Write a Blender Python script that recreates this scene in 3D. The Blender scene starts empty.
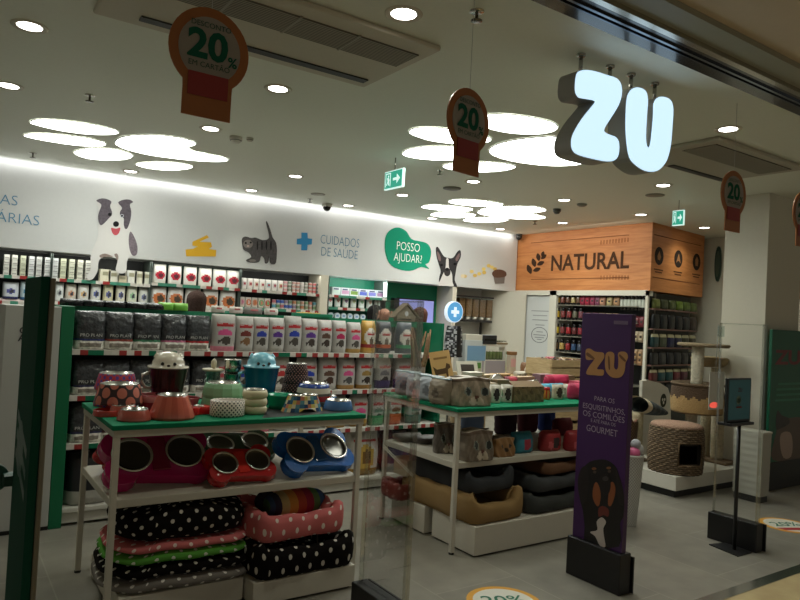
import bpy, bmesh, math, random
from math import sin, cos, pi, radians
from mathutils import Vector, Matrix
random.seed(7)
S = bpy.context.scene
COL = S.collection
# ---------------------------------------------------------------- camera
EYE = 1.55; FPX = 676.0; YAW, PITCH, ROLL = radians(34.4), radians(1.35), radians(2.99)
cy, sy, cp, sp = cos(YAW), sin(YAW), cos(PITCH), sin(PITCH)
FWD = Vector((sy*cp, cy*cp, sp)); _r = Vector((cy, -sy, 0)); _u = _r.cross(FWD)
RGT = _r*cos(ROLL) + _u*sin(ROLL); UPV = -_r*sin(ROLL) + _u*cos(ROLL)
cam = bpy.data.cameras.new('camera'); camo = bpy.data.objects.new('camera', cam); COL.objects.link(camo)
cam.sensor_width = 36; cam.lens = FPX/800*36; cam.clip_start = .05
camo.matrix_world = Matrix(((RGT.x, UPV.x, -FWD.x, 0), (RGT.y, UPV.y, -FWD.y, 0), (RGT.z, UPV.z, -FWD.z, EYE), (0, 0, 0, 1)))
S.camera = camo
# ---------------------------------------------------------------- world, exposure, area lights
w = bpy.data.worlds.new('mall_ambient'); S.world = w; w.use_nodes = True
w.node_tree.nodes['Background'].inputs[0].default_value = (1, .96, .82, 1)
w.node_tree.nodes['Background'].inputs[1].default_value = .17
S.view_settings.view_transform = 'Standard'; S.view_settings.look = 'None'
S.view_settings.exposure = 0.0; S.view_settings.gamma = 1.0; S.view_settings.use_curve_mapping = False
PANEL_E, SPOT_W, COVE_W, SHELF_W = 11.0, 22.0, 11.0, 2.5
def area(name, loc, sx, sy_, watt, rot, col=(.97, 1, .92)):
    l = bpy.data.lights.new(name, 'AREA'); l.shape = 'RECTANGLE'; l.size = sx; l.size_y = sy_; l.energy = watt; l.color = col
    o = bpy.data.objects.new(name, l); COL.objects.link(o); o.location = loc; o.rotation_euler = rot; return o
area('wall_wash_light', (3.2, 8.13, 2.985), 9.2, .04, COVE_W, (radians(28), 0, 0), (.98, 1, .98))
area('wood_wash_light', (7.62, 6.9, 2.97), .06, 2.5, 3.2, (0, radians(-38), 0), (1, .90, .76))
area('shelf_strip_light', (2.4, 8.22, 2.03), 4.0, .04, SHELF_W*1.5, (radians(20), 0, 0))
area('pharmacy_strip_light', (5.0, 8.24, 2.04), .9, .04, SHELF_W*1.6, (radians(25), 0, 0), (.9, 1, .98))
# ---------------------------------------------------------------- helpers
def at(px, py, X=None, Y=None, Z=None):
    d = RGT*((px-400)/FPX) - UPV*((py-300)/FPX) + FWD; o = Vector((0, 0, EYE))
    t = (X/d.x) if X is not None else (Y/d.y) if Y is not None else (Z-EYE)/d.z
    return o + d*t
def ev(px, py, base, dr):
    d = RGT*((px-400)/FPX) - UPV*((py-300)/FPX) + FWD; n = Vector((-dr[1], dr[0], 0)); o = Vector((0, 0, EYE))
    return o + d*(n.dot(Vector(base)-o)/n.dot(d))
def lin(c):
    c = c or (200, 200, 200)
    f = lambda v: v/12.92 if v <= .04045 else ((v+.055)/1.055)**2.4
    return (f(c[0]/255), f(c[1]/255), f(c[2]/255), 1)
MATS = {}
def newmat(name):
    m = bpy.data.materials.new(name); m.use_nodes = True; MATS[name] = m
    return m, m.node_tree.nodes, m.node_tree.links, m.node_tree.nodes['Principled BSDF']
def attr_mat(key, rough, metal=0.0, coat=0.0, bump=0.0, bscale=200.0, vary=.06, spec=.5):
    m, N, L, b = newmat(key)
    a = N.new('ShaderNodeAttribute'); a.attribute_name = 'Col'
    tc = N.new('ShaderNodeTexCoord'); nz = N.new('ShaderNodeTexNoise'); nz.inputs['Scale'].default_value = bscale
    L.new(tc.outputs['Object'], nz.inputs['Vector'])
    mr = N.new('ShaderNodeMapRange'); mr.inputs['To Min'].default_value = 1-vary; mr.inputs['To Max'].default_value = 1+vary
    L.new(nz.outputs['Fac'], mr.inputs['Value'])
    mx = N.new('ShaderNodeVectorMath'); mx.operation = 'SCALE'
    L.new(a.outputs['Color'], mx.inputs[0]); L.new(mr.outputs['Result'], mx.inputs['Scale']); L.new(mx.outputs['Vector'], b.inputs['Base Color'])
    b.inputs['Roughness'].default_value = rough; b.inputs['Metallic'].default_value = metal; b.inputs['Coat Weight'].default_value = coat; b.inputs['Specular IOR Level'].default_value = spec
    if bump:
        bp = N.new('ShaderNodeBump'); bp.inputs['Strength'].default_value = bump; bp.inputs['Distance'].default_value = .01
        L.new(nz.outputs['Fac'], bp.inputs['Height']); L.new(bp.outputs['Normal'], b.inputs['Normal'])
    return m
attr_mat('matte', .85, spec=.2); attr_mat('satin', .45); attr_mat('gloss', .22, coat=.3); attr_mat('metal', .22, metal=1.0, bscale=60)
attr_mat('paint', .5, bscale=30, vary=.03); attr_mat('fabric', .95, bump=.5, bscale=260, vary=.15); attr_mat('fur', 1.0, bump=1.0, bscale=90, vary=.3)
attr_mat('foil', .25, bump=1.0, bscale=32, vary=.75); attr_mat('packet', .38, bump=.35, bscale=22, vary=.08); attr_mat('skin', .6)
attr_mat('furprint', .8, bscale=38, vary=.55)
attr_mat('bark', .85, bump=1.0, bscale=45, vary=.35)
def emis(name, col, st):
    m, N, L, b = newmat(name); b.inputs['Base Color'].default_value = (col[0]*.5, col[1]*.5, col[2]*.5, 1)
    b.inputs['Emission Color'].default_value = col; b.inputs['Emission Strength'].default_value = st; return m
emis('panel_glow', (.96, 1, .93, 1), PANEL_E); emis('lamp_glow', (1, .95, .84, 1), 14.0); emis('letter_glow', (.60, .82, 1.0, 1), 1.1)
emis('screen_glow', (.36, .38, .82, 1), .55); emis('exit_green', (.02, .33, .22, 1), .9); emis('exit_white', (.7, .95, .88, 1), .9)
emis('lightbox', (.80, .92, 1, 1), .8); emis('lightbox_blue', (.09, .33, .62, 1), .8); emis('strip_glow', (.85, 1, .97, 1), 2.0); emis('screen_dim', (.015, .07, .07, 1), .2)
emis('logo_red_glow', (1, .12, .08, 1), .7)
def polka(name, base, dot, scale=17.5, size=.17, rough=.95):
    m, N, L, b = newmat(name)
    uv = N.new('ShaderNodeUVMap'); mp = N.new('ShaderNodeMapping'); mp.inputs['Rotation'].default_value = (0, 0, radians(45))
    vo = N.new('ShaderNodeTexVoronoi'); vo.voronoi_dimensions = '2D'; vo.inputs['Randomness'].default_value = 0; vo.inputs['Scale'].default_value = scale
    lt = N.new('ShaderNodeMath'); lt.operation = 'LESS_THAN'; lt.inputs[1].default_value = size
    mx = N.new('ShaderNodeMixRGB'); mx.inputs[1].default_value = lin(base); mx.inputs[2].default_value = lin(dot)
    L.new(uv.outputs['UV'], mp.inputs['Vector']); L.new(mp.outputs['Vector'], vo.inputs['Vector']); L.new(vo.outputs['Distance'], lt.inputs[0])
    L.new(lt.outputs[0], mx.inputs[0]); L.new(mx.outputs[0], b.inputs['Base Color']); b.inputs['Roughness'].default_value = rough; b.inputs['Specular IOR Level'].default_value = .15 if rough > .8 else .5
polka('dots_black', (17, 13, 12), (206, 200, 190)); polka('dots_pink', (206, 112, 112), (238, 222, 212)); polka('dots_green', (92, 160, 66), (232, 236, 220))
polka('dots_grey', (132, 126, 120), (236, 232, 224)); polka('dots_cup', (226, 218, 205), (40, 38, 40), 60, .3, .4); polka('dots_red', (52, 36, 40), (208, 124, 104), 15, .42, .5)
polka('dots_multi', (30, 28, 30), (170, 120, 110), 60, .24, .6); polka('dots_purple', (196, 58, 66), (92, 66, 150), 34, .36, .5)
def glassmat(name, col, fac, rough=.03):
    m, N, L, b = newmat(name); out = N['Material Output']
    tr = N.new('ShaderNodeBsdfTransparent'); tr.inputs[0].default_value = col
    gl = N.new('ShaderNodeBsdfGlossy'); gl.inputs['Roughness'].default_value = rough
    fr = N.new('ShaderNodeFresnel'); fr.inputs[0].default_value = 1.25
    mx = N.new('ShaderNodeMixShader'); ad = N.new('ShaderNodeMath'); ad.operation = 'MULTIPLY_ADD'; ad.inputs[1].default_value = .35; ad.inputs[2].default_value = fac
    L.new(fr.outputs[0], ad.inputs[0]); L.new(ad.outputs[0], mx.inputs[0]); L.new(tr.outputs[0], mx.inputs[1]); L.new(gl.outputs[0], mx.inputs[2]); L.new(mx.outputs[0], out.inputs[0])
glassmat('acrylic', (.985, .99, .988, 1), .004); glassmat('clear_plastic', (.8, .86, .84, 1), .08); glassmat('glass_edge', (.90, .91, .88, 1), .14)
def floor_mat(name, c1, c2, mortar, bw, bh, rough, msize=.006):
    m, N, L, b = newmat(name)
    tc = N.new('ShaderNodeTexCoord'); mp = N.new('ShaderNodeMapping'); mp.inputs['Rotation'].default_value = (0, 0, radians(90))
    br = N.new('ShaderNodeTexBrick'); br.inputs['Scale'].default_value = 1; br.inputs['Brick Width'].default_value = bw; br.inputs['Row Height'].default_value = bh
    br.inputs['Mortar Size'].default_value = msize; br.inputs['Color1'].default_value = lin(c1); br.inputs['Color2'].default_value = lin(c2); br.inputs['Mortar'].default_value = lin(mortar)
    nz = N.new('ShaderNodeTexNoise'); nz.inputs['Scale'].default_value = 5; nz.inputs['Detail'].default_value = 8
    mx = N.new('ShaderNodeMixRGB'); mx.blend_type = 'OVERLAY'; mx.inputs[0].default_value = .35
    L.new(tc.outputs['Object'], mp.inputs['Vector']); L.new(mp.outputs['Vector'], br.inputs['Vector']); L.new(tc.outputs['Object'], nz.inputs['Vector'])
    L.new(br.outputs['Color'], mx.inputs[1]); L.new(nz.outputs['Fac'], mx.inputs[2]); L.new(mx.outputs[0], b.inputs['Base Color']); b.inputs['Roughness'].default_value = rough
floor_mat('floor_tile', (140, 135, 124), (132, 128, 118), (152, 147, 135), 1.2, .6, .38, .004)
floor_mat('floor_mall', (200, 178, 134), (196, 172, 128), (186, 164, 122), 1.2, 1.2, .25)
def wood_mat(name, c1, c2, scl=(1.2, 14, 14), rough=.5):
    m, N, L, b = newmat(name); tc = N.new('ShaderNodeTexCoord'); mp = N.new('ShaderNodeMapping'); mp.inputs['Scale'].default_value = scl
    nz = N.new('ShaderNodeTexNoise'); nz.inputs['Scale'].default_value = 2.2; nz.inputs['Detail'].default_value = 6; nz.inputs['Distortion'].default_value = 1.0
    cr = N.new('ShaderNodeValToRGB'); cr.color_ramp.elements[0].position = .3; cr.color_ramp.elements[0].color = lin(c1); cr.color_ramp.elements[1].position = .7; cr.color_ramp.elements[1].color = lin(c2)
    L.new(tc.outputs['Object'], mp.inputs['Vector']); L.new(mp.outputs['Vector'], nz.inputs['Vector']); L.new(nz.outputs['Fac'], cr.inputs[0]); L.new(cr.outputs[0], b.inputs['Base Color']); b.inputs['Roughness'].default_value = rough
wood_mat('wood_panel', (188, 116, 62), (212, 142, 84), (.9, .9, 9)); wood_mat('crate_wood', (178, 150, 108), (206, 180, 136), (3, 3, 20), .7)
def grille_mat():
    m, N, L, b = newmat('grille'); tc = N.new('ShaderNodeTexCoord'); wv = N.new('ShaderNodeTexWave'); wv.inputs['Scale'].default_value = 18; wv.bands_direction = 'Y'
    cr = N.new('ShaderNodeValToRGB'); cr.color_ramp.elements[0].color = lin((70, 66, 56)); cr.color_ramp.elements[1].color = lin((165, 158, 142))
    L.new(tc.outputs['Object'], wv.inputs['Vector']); L.new(wv.outputs['Fac'], cr.inputs[0]); L.new(cr.outputs[0], b.inputs['Base Color']); b.inputs['Roughness'].default_value = .7
grille_mat()
def cr_close(pts, n=4):
    out = []; k = len(pts)
    for i in range(k):
        p = [Vector(pts[(i+j) % k]).to_2d() for j in (-1, 0, 1, 2)]
        for s in range(n):
            t = s/n
            out.append(.5*((2*p[1]) + (p[2]-p[0])*t + (2*p[0]-5*p[1]+4*p[2]-p[3])*t*t + (3*p[1]-p[0]-3*p[2]+p[3])*t**3))
    return out
class MB:
    def __init__(s): s.v = []; s.f = []; s.c = []; s.k = []; s.sm = []; s.uv = []
    def face(s, idx, col, key, sm=False, uv=None): s.f.append(idx); s.c.append(col); s.k.append(key); s.sm.append(sm); s.uv.append(uv)
    def add(s, p): s.v.append(Vector(p)); return len(s.v)-1
    def box(s, x0, x1, y0, y1, z0, z1, col, key='matte', top=None):
        b = len(s.v)
        for z in (z0, z1):
            for x, y in ((x0, y0), (x1, y0), (x1, y1), (x0, y1)): s.v.append(Vector((x, y, z)))
        for i, q in enumerate(((3, 2, 1, 0), (4, 5, 6, 7), (0, 1, 5, 4), (1, 2, 6, 5), (2, 3, 7, 6), (3, 0, 4, 7))):
            s.face([b+j for j in q], top if (top and i == 1) else col, key)
        return s
    def grid(s, fn, nu, nv, col, key, close_u=False, sm=True, uv=None, skip=None):
        b = len(s.v); cu = nu if close_u else nu+1
        for j in range(nv+1):
            for i in range(cu): s.v.append(Vector(fn(i/nu, j/nv)))
        for j in range(nv):
            for i in range(nu):
                if skip and skip((i+.5)/nu, (j+.5)/nv): continue
                i2 = (i+1) % cu if close_u else i+1
                q = [b+j*cu+i, b+j*cu+i2, b+(j+1)*cu+i2, b+(j+1)*cu+i]
                c = col((i+.5)/nu, (j+.5)/nv) if callable(col) else col
                u = [uv(i/nu, j/nv), uv((i+1)/nu, j/nv), uv((i+1)/nu, (j+1)/nv), uv(i/nu, (j+1)/nv)] if uv else None
                s.face(q, c, key, sm, u)
        return s
    def lathe(s, prof, col, key='gloss', n=28, cx=0, cy=0, cz=0, sx=1, sy=1, sm=True, uv=False):
        m = len(prof)-1; R = max(p[0] for p in prof)
        L = [0]
        for a, b in zip(prof, prof[1:]): L.append(L[-1]+math.hypot(b[0]-a[0], b[1]-a[1]))
        def fn(u, v):
            r, z = prof[round(v*m)]; a = 2*pi*u
            return (cx+r*cos(a)*sx, cy+r*sin(a)*sy, cz+z)
        return s.grid(fn, n, m, (lambda u, v: col(u, min(m-1, int(v*m)))) if callable(col) else col, key, True, sm, (lambda u, v: (2*pi*R*u, L[round(v*m)])) if uv else None)
    def tube(s, pts, r, col, key='paint', n=10, cap=True):
        pts = [Vector(p) for p in pts]; rr = r if isinstance(r, (list, tuple)) else [r]*len(pts); b = len(s.v)
        up = Vector((0, 0, 1))
        for i, p in enumerate(pts):
            t = (pts[min(i+1, len(pts)-1)]-pts[max(i-1, 0)]).normalized()
            a = t.cross(up if abs(t.z) < .95 else Vector((1, 0, 0))).normalized(); c = t.cross(a)
            for k in range(n): s.v.append(p + (a*cos(2*pi*k/n)+c*sin(2*pi*k/n))*rr[i])
        for i in range(len(pts)-1):
            for k in range(n): s.face([b+i*n+k, b+i*n+(k+1) % n, b+(i+1)*n+(k+1) % n, b+(i+1)*n+k], col, key, True)
        if cap: s.face([b+k for k in range(n)][::-1], col, key); s.face([b+(len(pts)-1)*n+k for k in range(n)], col, key)
        return s
    def ell(s, c, r, col, key='matte', nu=18, nv=10):
        c = Vector(c)
        return s.grid(lambda u, v: c+Vector((r[0]*cos(2*pi*u)*sin(pi*v), r[1]*sin(2*pi*u)*sin(pi*v), -r[2]*cos(pi*v))), nu, nv, col, key, True)
    def prism(s, pts, off, col, key='matte', side=None, skey=None, fkey=None):
        b = len(s.v); n = len(pts); off = Vector(off)
        for p in pts: s.v.append(Vector(p))
        for p in pts: s.v.append(Vector(p)+off)
        s.face([b+i for i in range(n)], col, fkey or key); s.face([b+n+i for i in range(n)][::-1], side or col, skey or key)
        for i in range(n): s.face([b+(i+1) % n, b+i, b+n+i, b+n+(i+1) % n], side or col, skey or key)
        return s
    def text(s, txt, org, xd, yd, size, col, key='matte', sx=1.0, align='LEFT', ext=.0015, off=0.0, width=None, height=None):
        cu = bpy.data.curves.new('t', 'FONT'); cu.body = txt; cu.size = 1; cu.resolution_u = 3; cu.offset = off
        o = bpy.data.objects.new('t', cu); COL.objects.link(o); bpy.context.view_layer.update()
        me = o.to_mesh(); vs = [v.co.copy() for v in me.vertices]; fs = [list(p.vertices) for p in me.polygons]; o.to_mesh_clear()
        bpy.data.objects.remove(o); bpy.data.curves.remove(cu)
        x0 = min(v.x for v in vs); x1 = max(v.x for v in vs); y0 = min(v.y for v in vs); y1 = max(v.y for v in vs)
        kx = width/(x1-x0) if width else size*sx; ky = height/(y1-y0) if height else size
        ax = {'LEFT': x0, 'CENTER': (x0+x1)/2, 'RIGHT': x1}[align]
        b = len(s.v); xd, yd, org = Vector(xd).normalized(), Vector(yd).normalized(), Vector(org); nn = xd.cross(yd)
        for v in vs: s.v.append(org + xd*(v.x-ax)*kx + yd*(v.y-(y0 if height else 0))*ky + nn*ext)
        for q in fs: s.face([b+i for i in q], col, key)
        return s
    def xf(s, M):
        s.v = [M @ v for v in s.v]; return s
    def build(s, name, parent=None, loc=None, mat=None, bevel=0, seg=2, sub=0, world=False, smooth_angle=None):
        if world and parent is not None: s.v = [v-Vector(parent.location) for v in s.v]
        keys = [mat] if mat else sorted(set(s.k)); me = bpy.data.meshes.new(name)
        me.from_pydata(s.v, [], s.f)
        for k in keys: me.materials.append(MATS[k])
        if not mat: me.polygons.foreach_set('material_index', [keys.index(k) for k in s.k])
        me.polygons.foreach_set('use_smooth', s.sm)
        a = me.attributes.new('Col', 'FLOAT_COLOR', 'FACE'); fl = []
        for c in s.c: fl += lin(c)
        a.data.foreach_set('color', fl)
        if any(u is not None for u in s.uv):
            ul = me.uv_layers.new(name='UVMap'); d = []
            for f, u in zip(s.f, s.uv):
                for t in (u or [(0, 0)]*len(f)): d += t
            ul.data.foreach_set('uv', d)
        me.update()
        o = bpy.data.objects.new(name, me); COL.objects.link(o)
        if parent is not None: o.parent = parent
        if loc is not None: o.location = loc
        if bevel:
            m = o.modifiers.new('edge', 'BEVEL'); m.width = bevel; m.segments = seg; m.limit_method = 'ANGLE'; m.angle_limit = radians(40)
        if sub: m = o.modifiers.new('smooth', 'SUBSURF'); m.levels = sub; m.render_levels = sub
        return o
def tag(o, label, cat, group=None, kind=None):
    o['label'] = label; o['category'] = cat
    if group: o['group'] = group
    if kind: o['kind'] = kind
    return o
def thing(name, label, cat, loc=(0, 0, 0), rz=0, group=None):
    o = bpy.data.objects.new(name, None); COL.objects.link(o); o.location = loc; o.rotation_euler = (0, 0, rz); o.empty_display_size = .05
    return tag(o, label, cat, group)
def struct(o, label=None):
    o['kind'] = 'structure'
    if label: o['label'] = label
    return o
def dup(o, loc, label=None, rz=None, group=None):
    c = o.copy(); COL.objects.link(c); c.location = loc
    if rz is not None: c.rotation_euler = (0, 0, rz)
    if label: c['label'] = label
    if group: c['group'] = group
    for ch in list(o.children):
        d = ch.copy(); COL.objects.link(d); d.parent = c
        for g in list(ch.children):
            e = g.copy(); COL.objects.link(e); e.parent = d
    return c
ORD = 'first second third fourth fifth sixth seventh eighth ninth tenth eleventh twelfth thirteenth fourteenth fifteenth sixteenth seventeenth eighteenth nineteenth twentieth'.split()
WHITE, GREEN, LGREY, BLACK = (226, 222, 210), (6, 118, 82), (196, 192, 180), (22, 22, 22)
# ================================================================ STRUCTURE
FY, FZ0, CZ = 8.20, 2.055, 3.0
m = MB(); m.box(-2.5, 11, 2.24, 8.75, -.1, 0, (140, 135, 124)); struct(m.build('floor_shop', mat='floor_tile'))
m = MB(); m.box(-6, 11, -4, 2.16, -.1, 0, (190, 170, 130)); struct(m.build('floor_mall', mat='floor_mall'))
m = MB(); m.box(-6, 11, 2.16, 2.24, -.1, .004, (200, 200, 198), 'metal'); struct(m.build('trim_threshold'))
m = MB(); m.box(-2.5, 11, 2.16, 8.75, CZ, CZ+.1, (226, 229, 215), 'paint'); struct(m.build('ceiling'))
m = MB(); m.box(-6, 11, -1.2, 1.80, CZ+.02, CZ+.1, (206, 188, 160), 'paint'); m.box(-6, 11, 1.80, 1.94, CZ-.01, CZ+.1, (150, 148, 128), 'paint'); struct(m.build('ceiling_mall'))
m = MB(); m.box(-6, 11, -4, -1.2, CZ+.25, CZ+.3, (170, 140, 104), 'paint'); struct(m.build('ceiling_mall_far'))
m = MB(); m.box(-6, 11, 1.94, 1.975, CZ-.035, CZ+.1, (190, 186, 176), 'metal'); struct(m.build('trim_chrome'))
m = MB(); m.box(-6, 11, 1.975, 2.16, CZ-.02, CZ+.1, (16, 17, 20), 'gloss'); m.box(-6, 11, 2.03, 2.045, CZ-.03, CZ-.019, (120, 128, 140), 'metal'); m.box(-6, 11, 2.065, 2.075, CZ-.03, CZ-.019, (90, 98, 110), 'metal'); struct(m.build('trim_door_track'))
m = MB(); m.box(-2.5, 11, 8.62, 8.75, 0, CZ, (190, 188, 180), 'paint'); struct(m.build('wall_back'))
m = MB(); m.box(-2.5, 7.93, FY, 8.62, FZ0, CZ, (204, 204, 202), 'paint'); struct(m.build('wall_fascia'))
m = MB(); m.box(-2.6, -2.5, 2.2, 8.75, 0, CZ, (190, 186, 176), 'paint'); struct(m.build('wall_left'))
m = MB(); m.box(9.85, 9.95, 2.2, 8.75, 0, CZ, (236, 232, 216), 'paint'); struct(m.build('wall_right'))
# wooden box over the natural food corner
NX = 7.95; WC = (7.95, 5.64); WR = (9.55, 5.86)
m = MB(); m.prism([(NX, FY, 2.07), (WC[0], WC[1], 2.07), (WR[0], WR[1], 2.07), (WR[0], 8.6, 2.07), (NX, 8.6, 2.07)], (0, 0, CZ-2.07), (200, 128, 72)); struct(m.build('wall_wood', mat='wood_panel'))
m = MB(); m.box(6.93, 7.62, 3.56, 4.02, 0, CZ, (205, 200, 184), 'paint'); struct(m.build('wall_pillar'))
m = MB(); m.box(6.915, 6.93, 3.55, 4.02, .0, 1.32, (212, 207, 192), 'paint'); struct(m.build('trim_pillar'))
# back wall columns, green bay, alcove
def bayx(px): return at(px, 270, Y=8.22).x
c0, c1 = bayx(321), bayx(328.5)
m = MB(); m.box(c0, c1, 8.20, 8.62, 0, FZ0, (214, 206, 188), 'paint'); struct(m.build('wall_column'))
g1, g2 = bayx(388), bayx(453)
m = MB(); m.box(c1, g2, 8.60, 8.62, 0, FZ0, GREEN, 'paint'); struct(m.build('wall_green'))
c2 = bayx(457)
m = MB(); m.box(g2, c2, 8.20, 8.62, 0, FZ0, (214, 206, 188), 'paint'); struct(m.build('wall_column'))
m = MB(); m.prism([(7.55, 8.61, 0), (7.93, 7.95, 0), (NX, 7.95, 0), (NX, 8.61, 0)], (0, 0, FZ0), (200, 194, 178), 'paint'); struct(m.build('wall_alcove'))
# natural wall under the wood: frame and white door
ND0, ND1 = at(517, 310, X=NX).y, at(549.5, 310, X=NX).y
m = MB(); m.box(NX+.38, NX+.42, 5.83, 8.2, 0, 2.07, (150, 146, 134), 'paint'); struct(m.build('wall_natural'))
m = MB(); m.box(NX-.01, NX+.38, ND1-.14, ND1, 0, 2.07, (216, 212, 198), 'paint'); m.box(NX-.01, NX+.1, 5.66, ND0+.05, 2.0, 2.075, (216, 212, 198), 'paint'); m.box(NX-.01, NX+.025, 5.66, 5.70, 0, 2.07, (216, 212, 198), 'paint'); m.box(NX-.01, NX+.1, ND0, ND0+.05, 0, 2.07, (216, 212, 198), 'paint'); struct(m.build('trim_natural'))
dr = MB(); dr.box(NX+.03, NX+.07, ND1, ND0, .02, 2.0, (206, 208, 206), 'satin'); dr = struct(dr.build('door_1', bevel=.004))
m = MB()
for i, (pw, py) in enumerate(((17, 311), (14, 315.5), (15, 320), (9, 325))):
    a = at(540, py, X=NX+.029); m.box(NX+.026, NX+.0295, a.y-.011*pw, a.y+.011*pw, a.z-.007, a.z+.007, (158, 160, 160))
m.build('door_lettering', dr)
ctr = at(539.5, 335, X=NX+.029); m = MB()
def yz_ring(c, r, wd, col, X, n=32, z=1.0):
    mm = []
    for k in range(n):
        a0, a1 = 2*pi*k/n, 2*pi*(k+1)/n
        b = len(m.v)
        for a, q in ((a0, r), (a1, r), (a1, r-wd), (a0, r-wd)): m.v.append(Vector((X, c.y-q*cos(a), c.z+q*sin(a)*z)))
        m.face([b, b+1, b+2, b+3], col, 'matte')
yz_ring(ctr, .18, .012, (90, 94, 96), NX+.026, z=.70)
for dz, wd in ((.05, .14), (0, .26), (-.04, .2), (-.07, .1)): m.box(NX+.026, NX+.0285, ctr.y-wd/2, ctr.y+wd/2, ctr.z+dz-.006, ctr.z+dz+.006, (140, 142, 142))
m.build('door_logo', dr)
# skirting strips
m = MB(); m.box(6.90, 7.64, 3.535, 3.56, 0, .09, (60, 58, 54), 'satin'); struct(m.build('baseboard_pillar'))
# ================================================================ CEILING FITTINGS
def zell(cx, cy_, ax, by, rot=0, n=36):
    return [(cx+ax*cos(t)*cos(rot)-by*sin(t)*sin(rot), cy_+ax*cos(t)*sin(rot)+by*sin(t)*cos(rot)) for t in [2*pi*k/n for k in range(n)]]
def fit(pts):   # ceiling outline of a light from its rim
    return [tuple(at(x, y, Z=CZ)[:2]) for x, y in cr_close(pts, 4)]
ZL = (20, 105, 800/220)   # crop origin and scale
cl = lambda L, ox, oy, sc: [(ox+x/sc, oy+y/sc) for x, y in L]
PAN = []
s1 = 800/220
PAN += [('left', 'long oval', cl([(38, 60), (70, 50), (150, 53), (250, 66), (330, 84), (358, 97), (330, 104), (250, 103), (150, 90), (70, 72)], 20, 105, s1)),
        ('left', 'thin oval', cl([(16, 106), (60, 100), (140, 105), (240, 118), (300, 132), (310, 142), (280, 147), (200, 143), (100, 128), (35, 115)], 20, 105, s1)),
        ('left', 'broad oval', cl([(197, 172), (220, 160), (280, 155), (350, 160), (400, 175), (408, 185), (380, 195), (310, 198), (240, 190)], 20, 105, s1)),
        ('left', 'small oval', cl([(423, 214), (450, 207), (520, 205), (590, 211), (627, 221), (600, 231), (530, 234), (460, 226)], 20, 105, s1)),
        ('left', 'notched bean', cl([(348, 135), (365, 118), (420, 108), (500, 108), (580, 117), (632, 132), (636, 142), (612, 150), (630, 165), (690, 178), (745, 190), (752, 200), (700, 203), (600, 196), (480, 180), (400, 162), (360, 147)], 20, 105, s1))]
s2 = 800/190
PAN += [('middle', 'back oval', cl([(40, 152), (70, 136), (150, 134), (260, 148), (350, 165), (382, 182), (360, 196), (260, 202), (150, 192), (70, 170)], 400, 95, s2)),
        ('middle', 'wide oval', cl([(12, 242), (50, 222), (150, 212), (270, 218), (330, 236), (300, 258), (220, 270), (110, 268), (35, 256)], 400, 95, s2)),
        ('middle', 'small oval', cl([(182, 298), (220, 285), (320, 279), (430, 285), (486, 299), (440, 314), (340, 321), (230, 313)], 400, 95, s2)),
        ('middle', 'large oval', cl([(300, 95), (350, 80), (450, 78), (560, 92), (640, 112), (663, 134), (630, 153), (550, 161), (440, 152), (340, 125)], 400, 95, s2)),
        ('middle', 'notched bean', cl([(378, 235), (400, 210), (480, 188), (580, 176), (655, 174), (653, 205), (660, 238), (690, 262), (766, 284), (700, 294), (600, 292), (480, 276), (405, 255)], 400, 95, s2))]
PAN += [('far', 'back oval', cl([(205, 445), (240, 438), (320, 440), (410, 452), (432, 460), (390, 467), (300, 464), (225, 454)], 400, 95, s2)),
        ('far', 'thin oval', cl([(92, 467), (130, 461), (210, 464), (290, 474), (305, 481), (270, 487), (190, 484), (110, 475)], 400, 95, s2)),
        ('far', 'broad oval', cl([(130, 501), (170, 491), (240, 491), (305, 499), (317, 505), (280, 513), (210, 514), (150, 508)], 400, 95, s2)),
        ('far', 'small oval', cl([(267, 524), (310, 515), (380, 515), (440, 521), (453, 525), (410, 533), (340, 534), (285, 530)], 400, 95, s2)),
        ('far', 'notched bean', cl([(328, 490), (360, 475), (450, 467), (560, 468), (612, 480), (600, 488), (560, 494), (575, 503), (612, 512), (590, 519), (500, 520), (400, 510), (345, 500)], 400, 95, s2))]
for grp, kind, pts in PAN:
    P2 = fit(pts); cx = sum(p[0] for p in P2)/len(P2); cyy = sum(p[1] for p in P2)/len(P2)
    where = {'left': 'in the cluster over the bag shelves', 'middle': 'in the cluster nearest the shop sign', 'far': 'in the cluster by the far corner'}[grp]
    t = thing('ceiling_light_panel', f'white {kind} ceiling light panel {where}', 'ceiling light', (cx, cyy, CZ), 0, 'pebble shaped ceiling lights')
    m = MB(); m.prism([(x-cx, y-cyy, -.008) for x, y in P2], (0, 0, .007), WHITE, 'panel_glow'); m.build('diffuser', t)
    m = MB(); n = len(P2)
    for i in range(n):
        a, b = Vector(P2[i])-Vector((cx, cyy)), Vector(P2[(i+1) % n])-Vector((cx, cyy)); k = 1.025; q = len(m.v)
        m.v += [Vector((a.x, a.y, -.009)), Vector((b.x, b.y, -.009)), Vector((b.x*k, b.y*k, -.001)), Vector((a.x*k, a.y*k, -.001))]; m.face([q, q+1, q+2, q+3], (180, 176, 164), 'paint')
    m.build('frame', t)
DL = [(.33, 4.13), (.33, 5.4), (1.77, 2.68), (1.77, 4.13), (1.77, 5.45), (1.70, 7.9), (3.12, 7.92), (3.12, 6.68), (4.5, 7.92), (4.53, 6.68), (5.9, 7.9), (7.25, 7.9), (4.57, 5.43), (5.96, 5.43), (7.3, 6.66), (7.33, 5.38), (8.75, 5.38), (4.57, 2.66), (5.95, 4.12), (3.12, 2.66)]
XN = {.33: 'first', 1.7: 'second', 1.77: 'second', 3.12: 'third', 4.5: 'fourth', 4.53: 'fourth', 4.57: 'fourth', 5.9: 'fifth', 5.96: 'fifth', 5.95: 'fifth', 7.25: 'sixth', 7.3: 'sixth', 7.33: 'sixth', 8.75: 'seventh'}
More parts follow.
